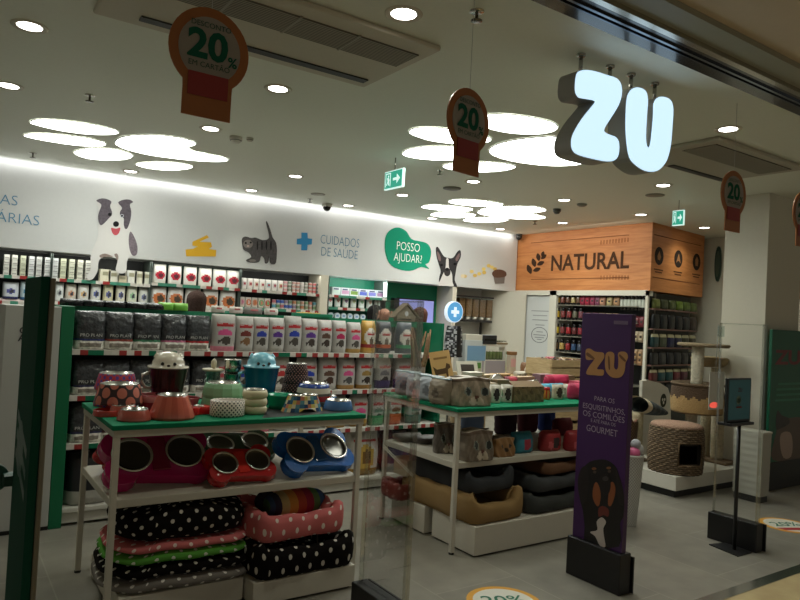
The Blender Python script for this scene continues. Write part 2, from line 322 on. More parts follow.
RN = lambda y: 'row by the shopfront' if y < 3 else 'second row from the shopfront' if y < 4.5 else 'middle row' if y < 6 else 'second row from the wall graphics' if y < 7 else 'row along the wall graphics'
first = None
for x, y in DL:
    lab = f'round recessed downlight, {XN[x]} from left in the {RN(y)}'
    if first is None:
        first = thing('downlight', lab, 'downlight', (x, y, CZ), 0, 'recessed ceiling downlights')
        m = MB(); m.lathe([(.062, -.004), (.085, -.010), (.092, -.004), (.092, 0)], (215, 210, 196), 'paint', 28); m.build('ring', first)
        m = MB(); m.lathe([(.0005, -.004), (.064, -.004), (.064, -.001)], WHITE, 'lamp_glow', 24); m.build('lens', first)
    else: dup(first, (x, y, CZ), lab)
    l = bpy.data.lights.new('downlight_beam', 'SPOT'); l.energy = SPOT_W; l.spot_size = radians(140 if y < 7.5 else 64); l.spot_blend = 1; l.color = (.97, 1, .84); l.shadow_soft_size = .06
    o = bpy.data.objects.new('downlight_beam', l); COL.objects.link(o); o.location = (x, y, CZ-.03)
# air units
t = thing('air_vent', 'long white ceiling air conditioning cassette above the bowl table', 'air vent', (1.46, 3.28, CZ))
m = MB(); m.box(-.9, .68, -.42, .37, -.03, 0, (196, 190, 172), 'paint'); m.build('housing', t, bevel=.01)
m = MB(); m.box(-.75, .62, -.30, -.08, -.036, -.029, (110, 104, 90)); o = m.build('grille', t, mat='grille')
for i in range(3): m = MB(); x = -.42+.33*i; m.box(x, x+.012, -.31, -.07, -.038, -.03, (150, 145, 130), 'paint'); m.build('grille_bar', t)
m = MB(); m.box(-.70, .62, .22, .28, -.038, -.029, (28, 27, 25), 'satin'); m.build('air_slot', t)
t = thing('air_vent', 'smaller ceiling air vent beside the lit shop sign', 'air vent', (5.4, 3.15, CZ))
m = MB(); m.box(-.72, .62, -.36, .42, -.03, 0, (172, 166, 148), 'paint'); m.build('housing', t, bevel=.01)
m = MB(); m.box(-.62, .52, -.28, 0, -.036, -.029, (100, 95, 82)); m.build('grille', t, mat='grille')
m = MB(); m.box(-.25, .62, .32, .38, -.038, -.029, (28, 27, 25), 'satin'); m.build('air_slot', t)
# sprinklers, detectors, camera, speakers
def sprinkler(px, py, lab):
    p = at(px, py, Z=CZ); t = thing('sprinkler', lab, 'sprinkler', (p.x, p.y, CZ), 0, 'ceiling sprinklers')
    m = MB(); m.lathe([(.0, -.004), (.035, -.004), (.035, 0)], (190, 186, 174), 'metal', 16); m.build('plate', t)
    m = MB(); m.lathe([(.008, 0), (.008, -.04), (.028, -.045), (.028, -.049), (.0, -.049)], (120, 116, 106), 'metal', 12); m.build('nozzle', t)
for px, py, lab in ((90, 95, 'sprinkler head between the left downlights and the long oval light'), (33, 153, 'sprinkler head above the big wall lettering'), (477, 11, 'sprinkler head near the front of the ceiling, beside the first vent'), (310, 199, 'sprinkler head above the blue cross on the wall'), (440, 170, 'sprinkler head just under the middle discount sign'), (535, 221, 'sprinkler head above the corner of the wooden wall')): sprinkler(px, py, lab)
def detector(px, py, lab, r=.055, h=.05, col=(200, 196, 184)):
    p = at(px, py, Z=CZ); t = thing('smoke_detector', lab, 'detector', (p.x, p.y, CZ))
    m = MB(); m.lathe([(.0, -h), (r*.6, -h), (r*.8, -h*.6), (r, -h*.5), (r, 0)], col, 'satin', 20); m.build('body', t)
    m = MB(); m.lathe([(r*.82, -h*.62), (r*.86, -h*.7), (r*.9, -h*.55)], (90, 88, 80), 'satin', 20); m.build('sensor_ring', t)
detector(236, 137, 'round smoke detector close to the third downlight'); detector(250, 138, 'small round detector right of the smoke detector', .03, .03)
detector(452, 188, 'flat ceiling detector under the middle light cluster', .1, .02, (120, 116, 104)); detector(318, 194, 'flat round ceiling speaker above the blue cross', .09, .012, (170, 166, 152))
detector(655, 195, 'flat round ceiling speaker near the lit shop sign', .1, .012, (130, 126, 112)); detector(582, 204, 'small square looking detector above the wooden wall', .06, .03, (130, 126, 116)); detector(557, 209, 'dark ceiling sensor above the wooden wall', .05, .06, (70, 68, 64))
p = at(327, 207, Y=8.05); t = thing('security_camera', 'small black dome security camera at the top of the white wall', 'camera', (p.x, 8.05, CZ))
m = MB(); m.lathe([(.07, 0), (.07, -.03), (.06, -.04)], (210, 206, 196), 'satin', 20); m.build('mount', t)
m = MB(); m.lathe([(.056, -.04), (.05, -.07), (.03, -.092), (.0, -.10)], (14, 14, 16), 'gloss', 20); m.build('dome', t)
t = thing('security_camera', 'dark corner camera where the white and wooden walls meet', 'camera', (7.86, 8.1, CZ-.05)); m = MB(); m.ell((0, 0, 0), (.05, .05, .05), (24, 24, 26), 'gloss'); m.build('dome', t); m = MB(); m.lathe([(.05, .05), (.05, .03), (.04, .02)], (60, 60, 60), 'satin', 14); m.build('mount', t)
# exit signs
def exit_sign(px, py, wpx, h, lab, rz, kx=1.0):
    p = at(px, py, Z=2.80); t = thing('exit_sign', lab, 'exit sign', (p.x, p.y, 2.80), rz)
    m = MB(); m.box(-.15, .15, -.012, .012, -.085, .085, (200, 230, 220), 'exit_white'); m.build('lightbox', t)
    m = MB(); m.box(-.14, .14, -.016, -.0125, -.075, .075, (10, 120, 90), 'exit_green'); m.build('green_face', t)
    m = MB()   # arrow, door and running figure
    P = lambda L: m.prism([(x, -.0165, z) for x, z in L], (0, -.001, 0), (240, 250, 245), 'exit_white')
    P([(.0, .012), (.06, .012), (.06, .045), (.115, 0), (.06, -.045), (.06, -.012), (.0, -.012)]); m.build('arrow', t)
    m = MB(); P = lambda L: m.prism([(x, -.0165, z) for x, z in L], (0, -.001, 0), (240, 250, 245), 'exit_white')
    P([(-.125, -.06), (-.115, -.06), (-.115, .055), (-.05, .055), (-.05, -.06), (-.04, -.06), (-.04, .065), (-.125, .065)]); m.build('door_symbol', t)
    m = MB(); m.ell((-.078, -.0165, .035), (.011, .001, .011), (240, 250, 245), 'exit_white', 10, 6)
    m.prism([(-.1, -.0165, .02), (-.07, -.0165, .022), (-.06, -.0165, 0), (-.066, -.0165, -.02), (-.06, -.0165, -.05), (-.072, -.0165, -.05), (-.08, -.0165, -.02), (-.1, -.0165, -.05), (-.108, -.0165, -.044), (-.088, -.0165, -.008)], (0, -.001, 0), (240, 250, 245), 'exit_white'); m.build('running_figure', t)
    m = MB(); m.tube([(0, 0, .085), (0, 0, CZ-2.80)], .006, (150, 148, 140), 'metal', 8); m.build('rod', t); t.scale = (kx, 1, 1)
exit_sign(394.5, 179.5, 18, 0, 'green arrow exit sign hanging above the kitten wall graphic', radians(-90)); exit_sign(678.5, 218, 10, 0, 'green exit sign in front of the wooden wall', radians(-90), .46)
# ================================================================ WALL GRAPHICS
WY = FY-.002
def wallpoly(m, pts, col, layer=0, smooth=True, o=(0, 0), sc=1.0, key='matte', n=3):
    P2 = [(o[0]+x/sc, o[1]+y/sc) for x, y in pts]
    P2 = cr_close(P2, n) if smooth else P2
    y = WY-.002-.0016*layer
    m.prism([at(p[0], p[1], Y=y) for p in P2], (0, .0014, 0), col, key)
def ellp(cx, cy_, rx, ry, n=14): return [(cx+rx*cos(2*pi*k/n), cy_+ry*sin(2*pi*k/n)) for k in range(n)]
def sticker(name, label, cat): return thing(name, label, cat, (0, 0, 0))
def part(t, name, polys):
    m = MB()
    for q in polys: wallpoly(m, **q)
    return m.build(name, t, world=True)
def place_root(t, px, py): p = at(px, py, Y=WY); t.location = (p.x, p.y, p.z); return t
A = dict(o=(80, 185), sc=400/70)
t = place_root(sticker('wall_sticker', 'collie dog picture with paws over the shelf edge', 'wall sticker'), 115, 285)
part(t, 'dog_body', [dict(pts=[(95, 90), (120, 78), (150, 80), (178, 95), (200, 112), (222, 98), (250, 85), (285, 85), (302, 98), (287, 112), (294, 150), (288, 200), (290, 255), (310, 285), (328, 350), (325, 395), (300, 405), (270, 430), (266, 480), (255, 503), (222, 503), (204, 482), (215, 432), (196, 416), (150, 410), (118, 420), (105, 445), (100, 492), (75, 535), (50, 542), (40, 522), (60, 480), (62, 400), (85, 340), (103, 290), (103, 240), (113, 210), (103, 180), (106, 130)], col=(212, 209, 206), layer=2, **A)])
part(t, 'dog_patches', [dict(pts=[(93, 90), (120, 77), (150, 79), (180, 95), (172, 120), (182, 150), (182, 172), (165, 190), (145, 212), (122, 230), (108, 215), (104, 180), (110, 150), (122, 112)], col=(92, 84, 92), key='furprint', layer=3, **A), dict(pts=[(218, 100), (250, 84), (285, 84), (303, 98), (285, 112), (293, 150), (288, 200), (272, 245), (258, 250), (250, 225), (250, 190), (232, 180), (228, 155), (240, 130)], col=(88, 80, 88), key='furprint', layer=3, **A), dict(pts=[(288, 265), (312, 300), (328, 350), (325, 395), (302, 404), (284, 370), (278, 310)], col=(112, 100, 108), key='furprint', layer=3, **A)])
part(t, 'dog_chest_shadow', [dict(pts=[(112, 402), (140, 392), (170, 400), (188, 410), (150, 409), (120, 416)], col=(142, 126, 118), layer=3, **A), dict(pts=[(196, 396), (212, 392), (220, 412), (214, 430), (204, 414)], col=(142, 126, 118), layer=3, **A)])  # shadow under the chest and by the legs, painted as brownish patches
part(t, 'dog_muzzle', [dict(pts=ellp(206, 223, 17, 16), col=(26, 24, 26), layer=4, **A), dict(pts=ellp(170, 168, 10, 9), col=(30, 28, 30), layer=4, **A), dict(pts=ellp(240, 176, 11, 10), col=(190, 190, 196), layer=4, **A), dict(pts=ellp(240, 176, 6, 6), col=(24, 22, 26), layer=5, **A)])
part(t, 'dog_tongue', [dict(pts=[(178, 245), (205, 250), (230, 244), (222, 275), (204, 288), (186, 275)], col=(188, 84, 92), layer=4, **A)])
B = dict(o=(180, 190), sc=4)
t = place_root(sticker('wall_sticker', 'grey tabby kitten picture with tail raised on the white wall', 'wall sticker'), 260, 262)
part(t, 'kitten_body', [dict(pts=[(248, 195), (262, 186), (285, 192), (302, 190), (330, 200), (352, 196), (356, 180), (344, 132), (349, 127), (362, 160), (371, 190), (384, 210), (388, 242), (384, 290), (372, 298), (360, 291), (358, 268), (352, 291), (340, 293), (337, 275), (325, 264), (318, 286), (300, 291), (274, 289), (264, 280), (285, 268), (274, 250), (255, 240), (249, 220)], col=(74, 70, 70), key='furprint', layer=2, **B)])
part(t, 'kitten_face', [dict(pts=ellp(272, 216, 19, 17), col=(128, 120, 116), layer=3, **B), dict(pts=ellp(263, 212, 4, 4), col=(26, 24, 24), layer=4, **B), dict(pts=ellp(283, 210, 4, 4), col=(26, 24, 24), layer=4, **B), dict(pts=ellp(272, 224, 5, 3), col=(196, 168, 160), layer=4, **B)])
part(t, 'kitten_stripes', [dict(pts=ellp(310+18*i, 222, 3, 18), col=(44, 42, 42), layer=3, **B) for i in range(4)]+[dict(pts=ellp(290, 283, 14, 6), col=(120, 114, 110), layer=3, **B)])
t = place_root(sticker('wall_sticker', 'yellow folded ribbon symbol beside the collie picture', 'wall sticker'), 200, 256)
part(t, 'ribbon', [dict(pts=[(50, 207), (108, 180), (116, 190), (78, 207), (124, 209), (128, 226), (116, 236), (145, 240), (143, 266), (25, 265), (22, 238), (52, 235), (72, 226), (49, 222)], col=(228, 176, 52), layer=1, smooth=False, **B)])
t = place_root(sticker('wall_sticker', 'blue medical cross symbol before the blue lettering', 'wall sticker'), 304, 250)
part(t, 'cross', [dict(pts=[(486, 170), (510, 171), (511, 193), (529, 195), (527, 218), (510, 219), (509, 241), (485, 241), (486, 218), (467, 217), (468, 195), (486, 193)], col=(62, 140, 190), layer=1, smooth=False, **B)])
def wall_text(txt, px, py, px2, hz, label, col, align='LEFT', wid=True, off=-.012):
    a = at(px, py, Y=WY); b = at(px2, py, Y=WY); t = thing('wall_lettering', label, 'lettering', (a.x, a.y, a.z)); return t
def wtext(t, txt, left, right, base_y, cap_px, col, name='lettering', align='LEFT', natural=False, off=-.012, lay=.003):
    a = at(left, base_y, Y=WY); b = at(right, base_y, Y=WY); h = at(left, base_y-cap_px, Y=WY).z-a.z
    m = MB(); org = (b.x if align == 'RIGHT' else a.x, WY-lay, a.z)
    if natural: m.text(txt, org, (1, 0, 0), (0, 0, 1), h/.70, col, align=align, ext=.001, off=off)
    else: m.text(txt, org, (1, 0, 0), (0, 0, 1), h/.70, col, align=align, ext=.001, off=off, width=b.x-a.x)
    return m.build(name, t, world=True)
t = place_root(sticker('wall_lettering', 'two line blue grey wall lettering ending in ARIAS beside the collie', 'lettering'), 20, 221)
wtext(t, 'DIETAS', 0, 17.4, 203.8, 10.2, (96, 142, 172), align='RIGHT', natural=True); wtext(t, 'VETERINÁRIAS', 0, 39.2, 221.6, 10.4, (96, 142, 172), align='RIGHT', natural=True)
t = place_root(sticker('wall_lettering', 'blue grey wall lettering CUIDADOS DE SAUDE beside the blue cross', 'lettering'), 340, 256)
wtext(t, 'CUIDADOS', 320.3, 359.3, 243.3, 9.2, (104, 142, 166)); wtext(t, 'DE SAÚDE', 321, 357.5, 255.6, 9.2, (104, 142, 166))
C = dict(o=(360, 190), sc=4)
t = place_root(sticker('wall_sticker', 'green speech bubble asking POSSO AJUDAR on the white wall', 'wall sticker'), 408, 270)
part(t, 'bubble', [dict(pts=[(99, 215), (105, 180), (125, 157), (155, 150), (185, 165), (206, 196), (240, 205), (270, 215), (285, 245), (277, 288), (262, 298), (277, 316), (245, 308), (210, 322), (170, 321), (125, 302), (104, 262)], col=(22, 140, 108), layer=1, **C)])
wtext(t, 'POSSO', 396.5, 419.5, 249.5, 8.6, (236, 240, 236), lay=.006); wtext(t, 'AJUDAR?', 393.5, 421.5, 260.5, 8.4, (236, 240, 236), lay=.006)
t = place_root(sticker('wall_sticker', 'black and white terrier head picture with upright ears', 'wall sticker'), 448, 285)
part(t, 'terrier_head', [dict(pts=[(304, 233), (313, 229), (333, 262), (350, 271), (372, 271), (390, 246), (402, 242), (403, 268), (389, 298), (383, 330), (379, 360), (389, 386), (372, 386), (345, 382), (318, 382), (317, 350), (323, 325), (315, 297), (306, 265)], col=(42, 38, 40), key='furprint', layer=1, **C)])
part(t, 'terrier_blaze', [dict(pts=[(345, 276), (354, 276), (356, 310), (368, 335), (370, 368), (374, 385), (345, 383), (312, 381), (322, 360), (330, 340), (342, 312)], col=(210, 204, 200), layer=2, **C)])
part(t, 'terrier_muzzle', [dict(pts=ellp(349, 328, 13, 17), col=(62, 56, 56), layer=3, **C), dict(pts=ellp(349, 318, 7, 5), col=(22, 20, 22), layer=4, **C), dict(pts=ellp(326, 300, 6, 5), col=(16, 14, 16), layer=3, **C), dict(pts=ellp(380, 296, 6, 5), col=(16, 14, 16), layer=3, **C)])
part(t, 'terrier_ears', [dict(pts=[(309, 245), (322, 265), (322, 285), (312, 275)], col=(122, 100, 98), layer=2, **C), dict(pts=[(397, 252), (398, 268), (388, 285), (382, 275)], col=(122, 100, 98), layer=2, **C)])
t = place_root(sticker('wall_sticker', 'muffin in a grey cup picture with popcorn flying out', 'wall sticker'), 498, 283)
part(t, 'muffin', [dict(pts=[(528, 334), (540, 320), (562, 318), (582, 326), (586, 340), (576, 348), (540, 350)], col=(104, 74, 60), layer=2, **C), dict(pts=[(534, 346), (580, 346), (577, 374), (540, 375)], col=(128, 118, 112), layer=1, smooth=False, **C)])
part(t, 'popcorn', [dict(pts=ellp(x, y, 8, 7, 9), col=c, layer=1+i % 2, **C) for i, (x, y, c) in enumerate([(420, 345, (218, 190, 130)), (447, 326, (232, 206, 130)), (460, 342, (214, 180, 96)), (477, 335, (226, 196, 110)), (495, 316, (232, 206, 120)), (497, 330, (214, 180, 96)), (515, 303, (226, 196, 110)), (528, 309, (232, 210, 130)), (540, 316, (214, 180, 96)), (411, 344, (226, 210, 170))])])
# natural wall lettering and icons
t = thing('wall_lettering', 'dark NATURAL lettering with a leaf sprig on the wooden wall', 'lettering', (NX, 7.0, 2.5))
NL = NX-.003
def ntext(txt, l, r, base, top, col=(80, 54, 38)):
    a = at(l[0], l[1], X=NL); b = at(r[0], r[1], X=NL); m = MB(); zc = at(l[0], top, X=NL).z
    m.text(txt, (NL, a.y, a.z), (0, -1, 0), (0, 0, 1), (zc-a.z)/.70, col, width=a.y-b.y, ext=.002, off=.022); return m
ntext('NATURAL', (551, 270.5), (629, 269), 0, 255.5).build('lettering', t, world=True)
def npoly(m, pts, col, o, sc, X=NL, n=3): m.prism([at(p[0], p[1], X=X) for p in cr_close([(o[0]+x/sc, o[1]+y/sc) for x, y in pts], n)], (.002, 0, 0), col, 'matte')
m = MB()
def leaf(m, cx, cy_, a, l, wd): # a = direction in the picture plane of the wall, degrees
    d = (cos(radians(a)), -sin(radians(a))); q = (-d[1], d[0])
    npoly(m, [(cx, cy_), (cx+d[0]*l*.5+q[0]*wd, cy_+d[1]*l*.5+q[1]*wd), (cx+d[0]*l, cy_+d[1]*l), (cx+d[0]*l*.5-q[0]*wd, cy_+d[1]*l*.5-q[1]*wd)], (66, 46, 34), (0, 0), 1)
for cx, cy_, a, l, wd in ((531, 274, 110, 10, 2.6), (533, 271, 20, 8, 2.2), (535, 267, 105, 9, 2.4), (537, 265, 25, 8, 2.2), (539, 261, 100, 8, 2.2), (541, 259, 40, 7, 2), (542, 257, 75, 6, 1.8)): leaf(m, cx, cy_, a, l, wd)
m.build('leaf_sprig', t, world=True)
m = MB()
for y0, y1 in ((243, 240.5), (279.5, 279.5)):
    a, b = at(531, y0, X=NL), at(629, y1, X=NL); m.box(NL-.001, NL, b.y, a.y, a.z-.005, a.z+.005, (134, 82, 50))
for i in range(10):
    for y_ in (242.5-.3*i, 277.5):
        a = at(601+3*i, y_, X=NL); m.box(NL-.001, NL, a.y-.007, a.y+.007, a.z-.03, a.z+.03, (150, 92, 56))
m.build('ruled_lines', t, world=True)
wd_dir = (Vector((WR[0], WR[1], 0))-Vector((WC[0], WC[1], 0))).normalized(); wn = Vector((wd_dir.y, -wd_dir.x, 0))
t = thing('wall_icons', 'three round dark icons on the shaded side of the wooden wall', 'wall sticker', (8.7, 5.7, 2.4))
for i, (px, py) in enumerate(((659, 256), (678.3, 259), (696.5, 262))):
    c = ev(px, py, WC+(0,), wd_dir)+wn*.003; m = MB()
    m.prism([c+wd_dir*.125*cos(a)+Vector((0, 0, .125*sin(a))) for a in [2*pi*k/24 for k in range(24)]], -wn*.002, (50, 38, 30)); ic = m.build('icon', t, world=True)
    m = MB(); c2_ = c+wn*.002; sh = [[(0, .07), (.05, -.01), (.02, -.06), (-.04, -.05), (-.05, 0)], [(0, .08), (.07, -.06), (.02, -.03), (-.02, -.03), (-.07, -.06)], [(-.05, .03), (0, .08), (.05, .03), (.04, -.06), (-.04, -.06)]][i]
    m.prism([c2_+wd_dir*x+Vector((0, 0, z)) for x, z in sh], -wn*.001, (160, 110, 70)); o = m.build('symbol', ic); o.parent = ic; o.location = -Vector(t.location)
    m = MB()
    for k in range(2):
        c3 = c-Vector((0, 0, .19+.035*k)); m.prism([c3+wd_dir*a+Vector((0, 0, b)) for a, b in ((-.13+.03*k, -.008), (.13-.03*k, -.008), (.13-.03*k, .008), (-.13+.03*k, .008))], -wn*.001, (90, 58, 38))
    m.build('caption', t, world=True)
m = MB()
for dz in (2.84, 2.26): m.prism([Vector((WC[0], WC[1], dz))+wn*.003+wd_dir*a+Vector((0, 0, b)) for a, b in ((.05, -.008), (1.5, -.004), (1.5, .004), (.05, .004))], -wn*.001, (120, 72, 44))
m.build('ruled_lines', t, world=True)
t = thing('wall_sign', 'dark green oval sign seen edge on beside the white pillar', 'sign', (9.84, 5.55, 2.35)); c = at(718.3, 264, X=9.83)
m = MB(); m.prism([Vector((9.84, c.y+.05*cos(a), c.z+.27*sin(a))) for a in [2*pi*k/28 for k in range(28)]], (-.03, 0, 0), (58, 84, 74), 'satin'); m.build('disc', t, world=True)
m = MB(); m.prism([Vector((9.809, c.y+.035*cos(a), c.z+.2*sin(a))) for a in [2*pi*k/28 for k in range(28)]], (-.004, 0, 0), (92, 112, 100), 'satin'); m.build('emblem', t, world=True)
# ================================================================ SHOPFRONT: lit sign, discount mobiles, security pedestals
ZY = 2.38
ZO = dict(o=(545, 40), sc=4)
Zp = [(125, 152), (134, 125), (160, 117), (200, 122), (250, 138), (286, 150), (306, 175), (309, 215), (296, 260), (266, 310), (241, 350), (239, 368), (260, 380), (285, 390), (298, 415), (296, 460), (280, 483), (250, 487), (200, 478), (140, 462), (115, 445), (107, 415), (115, 375), (150, 315), (190, 265), (204, 246), (195, 238), (160, 232), (135, 225), (123, 200)]
Up = [(329, 240), (340, 205), (360, 188), (385, 190), (405, 205), (412, 240), (408, 300), (404, 380), (407, 420), (416, 432), (425, 420), (432, 370), (438, 300), (440, 250), (455, 228), (480, 226), (505, 240), (515, 275), (511, 350), (505, 420), (490, 480), (465, 515), (440, 528), (405, 525), (370, 505), (340, 470), (328, 400), (325, 330)]
t = thing('shop_sign', 'glowing pale blue ZU bubble letters hanging from the ceiling', 'sign', (3.0, ZY+.07, CZ))
for nm, L in (('letter_z', Zp), ('letter_u', Up)):
    P2 = cr_close([(545+x/4, 40+y/4) for x, y in L], 3); W3 = [at(x, y, Y=ZY) for x, y in P2]
    m = MB(); m.prism([p+Vector((0, .008, 0)) for p in W3], (0, .115, 0), (150, 150, 146), 'satin'); case = m.build(nm, t, world=True)
    c = sum(W3, Vector())/len(W3)
    m = MB(); m.prism([c+(p-c)*.985 for p in W3], (0, .010, 0), WHITE, 'letter_glow'); g = m.build('lit_face', case); g.location = -Vector(t.location)
for px in (581, 610.5, 632, 656):
    a = at(px, 60, Y=ZY+.07); z = at(px, {581: 72, 610.5: 82, 632: 93, 656: 102}[px], Y=ZY+.07).z
    m = MB(); m.tube([(a.x, ZY+.07, z-.03), (a.x, ZY+.07, CZ)], .011, (170, 168, 160), 'metal', 10); m.lathe([(.0, -.012), (.024, -.012), (.024, 0)], (170, 168, 160), 'metal', 14, cx=a.x, cy=ZY+.07, cz=CZ); m.build('hanging_rod', t, world=True)
def mobile(x, z, y, label):
    t = thing('discount_sign', label, 'hanging sign', (x, y, z), 0, 'orange discount mobiles')
    P = [(-.085, -.205), (.085, -.205), (.085, -.11)] + [(.14*cos(a), .03+.145*sin(a)) for a in [radians(-52+284*k/30) for k in range(31)]] + [(-.085, -.11)]
    m = MB(); m.prism([(a, 0, b) for a, b in P], (0, .006, 0), (158, 98, 50), 'satin'); m.build('board', t)
    m = MB(); m.prism([(.108*cos(a), -.002, .03+.112*sin(a)) for a in [2*pi*k/36 for k in range(36)]], (0, .002, 0), (150, 144, 134), 'satin'); m.build('disc', t)
    m = MB(); m.box(-.07, .07, -.004, -.002, -.135, -.055, (142, 44, 40), 'satin'); m.build('red_band', t)
    m = MB(); m.text('20', (-.008, -.003, -.002), (1, 0, 0), (0, 0, 1), .135, (24, 92, 72), align='CENTER', off=.035, sx=1.04); m.text('%', (.080, -.0035, -.014), (1, 0, 0), (0, 0, 1), .05, (24, 92, 72), align='CENTER', off=.02); m.build('lettering', t)
    m = MB(); m.text('DESCONTO', (0, -.003, .104), (1, 0, 0), (0, 0, 1), .026, (40, 84, 70), align='CENTER'); m.text('EM CARTÃO', (0, -.003, -.035), (1, 0, 0), (0, 0, 1), .026, (40, 84, 70), align='CENTER')
    m.build('small_lettering', t)
    m = MB(); m.tube([(0, .003, .17), (0, .003, CZ-z)], .0012, (170, 170, 165), 'satin', 6); m.build('thread', t)
    return t
t0 = mobile(.728, 2.40, 2.30, 'large looking orange 20 percent discount sign hanging above the bowl table')
dup(t0, (1.893, 2.30, 2.395), 'orange 20 percent discount sign hanging in front of the middle lights', radians(9))
dup(t0, (4.045, 2.30, 2.385), 'orange 20 percent discount sign hanging in front of the white pillar')
dup(t0, (4.93, 2.30, 2.38), 'orange discount sign half cut off at the edge beyond the pillar')
# security pedestals
def pedestal(x, y0, y1, label, kind):
    t = thing('security_pedestal', label, 'security gate', (x, (y0+y1)/2, 0), 0, 'shop entrance security pedestals'); h = (y1-y0)/2
    m = MB(); m.box(-.045, .045, -h-.02, h+.02, 0, .20, (17, 17, 18), 'satin'); b = m.build('base', t, bevel=.006)
    m = MB(); m.box(-.012, -.002, -h-.03, h+.03, .0, .19, (30, 30, 31), 'satin'); m.xf(Matrix.Translation((.075, 0, 0))); m.build('cover_plate', b)
    if kind == 'clear':
        m = MB(); m.box(-.008, .008, -h, h, .20, 1.62, (200, 215, 210)); m.build('clear_panel', t, mat='acrylic')
        for yy, wd in ((-h, .022), (h, .008)): m = MB(); m.box(-.012, .012, yy-wd/2, yy+wd/2,   .20, 1.625, (206, 206, 196)); m.build('edge_strip', t, mat='glass_edge')
        m = MB(); m.box(-.009, .009, -h, h, 1.617, 1.625, (160, 160, 150)); m.build('top_strip', t, mat='glass_edge')
    return t
pedestal(1.85, 2.53, 2.92, 'clear acrylic security pedestal between the two green topped tables', 'clear')
t = pedestal(4.93, 2.53, 2.86, 'clear acrylic security pedestal in front of the white pillar', 'clear')
m = MB(); m.box(-.014, .014, -.02, .02, 1.52, 1.60, (120, 125, 120), 'clear_plastic'); m.build('tag_holder', t, loc=(0, .165, 0))
t = pedestal(.31, 2.50, 2.98, 'tall dark green covered security pedestal next to the bowl table', 'cover')
m = MB(); m.box(-.03, -.002, -.24, .24, .2, 1.62, (16, 74, 58), 'matte'); m.build('green_cover', t, bevel=.004)
m = MB(); m.box(-.002, .014, -.25, .22, .2, 1.615, (120, 116, 100), 'satin'); m.build('grey_edge', t, bevel=.004)
m = MB(); m.prism([(-.031, .05+.10*cos(a), 1.0+.10*sin(a)) for a in [2*pi*k/24 for k in range(24)]], (.001, 0, 0), (24, 84, 70), 'satin'); m.build('faint_emblem', t)
m = MB(); m.prism([(-.09-.055*cos(a), .30, .84+.055*sin(a)) for a in [2*pi*k/28 for k in range(28)]], (0, .02, 0), (20, 70, 56), 'satin'); m.box(-.06, -.02, .23, .31, .82, .86, (20, 70, 56), 'satin'); m.build('round_knob', t, bevel=.003)
for z0 in (.86, .93, 1.0):
    m = MB(); m.prism([(-.0312, -.16, z0), (-.0312, .18, z0+.09), (-.0312, .18, z0+.125), (-.0312, -.16, z0+.035)], (.001, 0, 0), (34, 86, 74), 'satin'); m.build('slanted_stripe', t)
# purple covered pedestal
BX = 3.385; by0, by1 = 2.51, 2.86
t = thing('security_pedestal', 'purple printed banner pedestal with golden ZU and a dachshund', 'banner', (BX, 2.685, 0), 0, 'shop entrance security pedestals')
m = MB(); m.box(-.05, .05, -.20, .20, 0, .235, (15, 14, 17), 'satin'); b = m.build('base', t, bevel=.006)
m = MB(); m.box(.06, .07, -.21, .19, 0, .21, (24, 24, 25), 'satin'); m.build('cover_plate', b)
m = MB(); m.box(-.02, .02, -.185, .185, .235, 1.63, (62, 26, 84), 'satin'); m.build('printed_panel', t, bevel=.003)
BXF = BX-.0215
def bp(px, py, lay=0): return at(px, py, X=BXF-.0008*lay)
def bpoly(m, pts, col, lay=0, o=(0, 0), sc=1.0, smooth=True, key='satin'):
    P2 = [(o[0]+x/sc, o[1]+y/sc) for x, y in pts]; P2 = cr_close(P2, 3) if smooth else P2
    m.prism([bp(x, y, lay) for x, y in P2], (.0007, 0, 0), col, key)
def btext(nm, rows, col, off=-.006):
    m = MB()
    for txt, l, r, b0, b1, cap in rows:
        a = bp(l, b0, 1); c = bp(r, b1, 1); z = bp(l, b0-cap, 1).z-a.z
        m.text(txt, (BXF-.001, a.y, a.z), (0, -1, 0), (c-a), z/.70, col, 'satin', width=a.y-c.y, ext=.0006, off=off)
    # keep verticals upright
    m.build(nm, t, world=True)
def btext2(nm, rows, col, off=-.006):
    m = MB()
    for txt, l, r, b0, b1, cap in rows:
        a = bp(l, b0, 1); c = bp(r, b1, 1); z = bp(l, b0-cap, 1).z-a.z
        m.text(txt, (BXF-.001, a.y, (a.z+c.z)/2), (0, -1, 0), (0, 0, 1), z/.70, col, 'satin', width=a.y-c.y, ext=.0006, off=off)
    m.build(nm, t, world=True)
btext2('lettering', [('PARA OS', 594.5, 614.5, 400.5, 403.5, 4.6), ('ESQUISITINHOS,', 583, 625, 407.7, 414.9, 5.2), ('OS COMILÕES', 583, 624.5, 415.6, 422.8, 5.6), ('E ATÉ PARA OS', 591, 615.5, 422, 426.5, 3.4), ('GOURMET', 586.5, 617.5, 431, 436.5, 6.4)], (176, 160, 180))
m = MB(); a, b_ = bp(614, 320.5), bp(628, 323); m.box(BXF-.001, BXF, b_.y, a.y, a.z-.022, a.z, (112, 96, 120)); m.build('small_logo', t, world=True)
G = dict(o=(520, 300), sc=5)
zg, ug = [(328, 275), (330, 248), (350, 243), (375, 258), (410, 262), (420, 270), (420, 290), (400, 320), (385, 345), (415, 348), (420, 362), (412, 378), (370, 376), (335, 372), (333, 355), (350, 325), (370, 298), (345, 300), (330, 295)], [(425, 300), (430, 268), (450, 258), (470, 268), (472, 300), (470, 335), (480, 348), (490, 338), (492, 300), (490, 268), (505, 258), (530, 262), (540, 285), (528, 315), (524, 350), (510, 380), (485, 390), (455, 384), (432, 360), (425, 330)]
m = MB(); bpoly(m, zg, (178, 130, 82), 1, **G); m.build('golden_z', t, world=True)
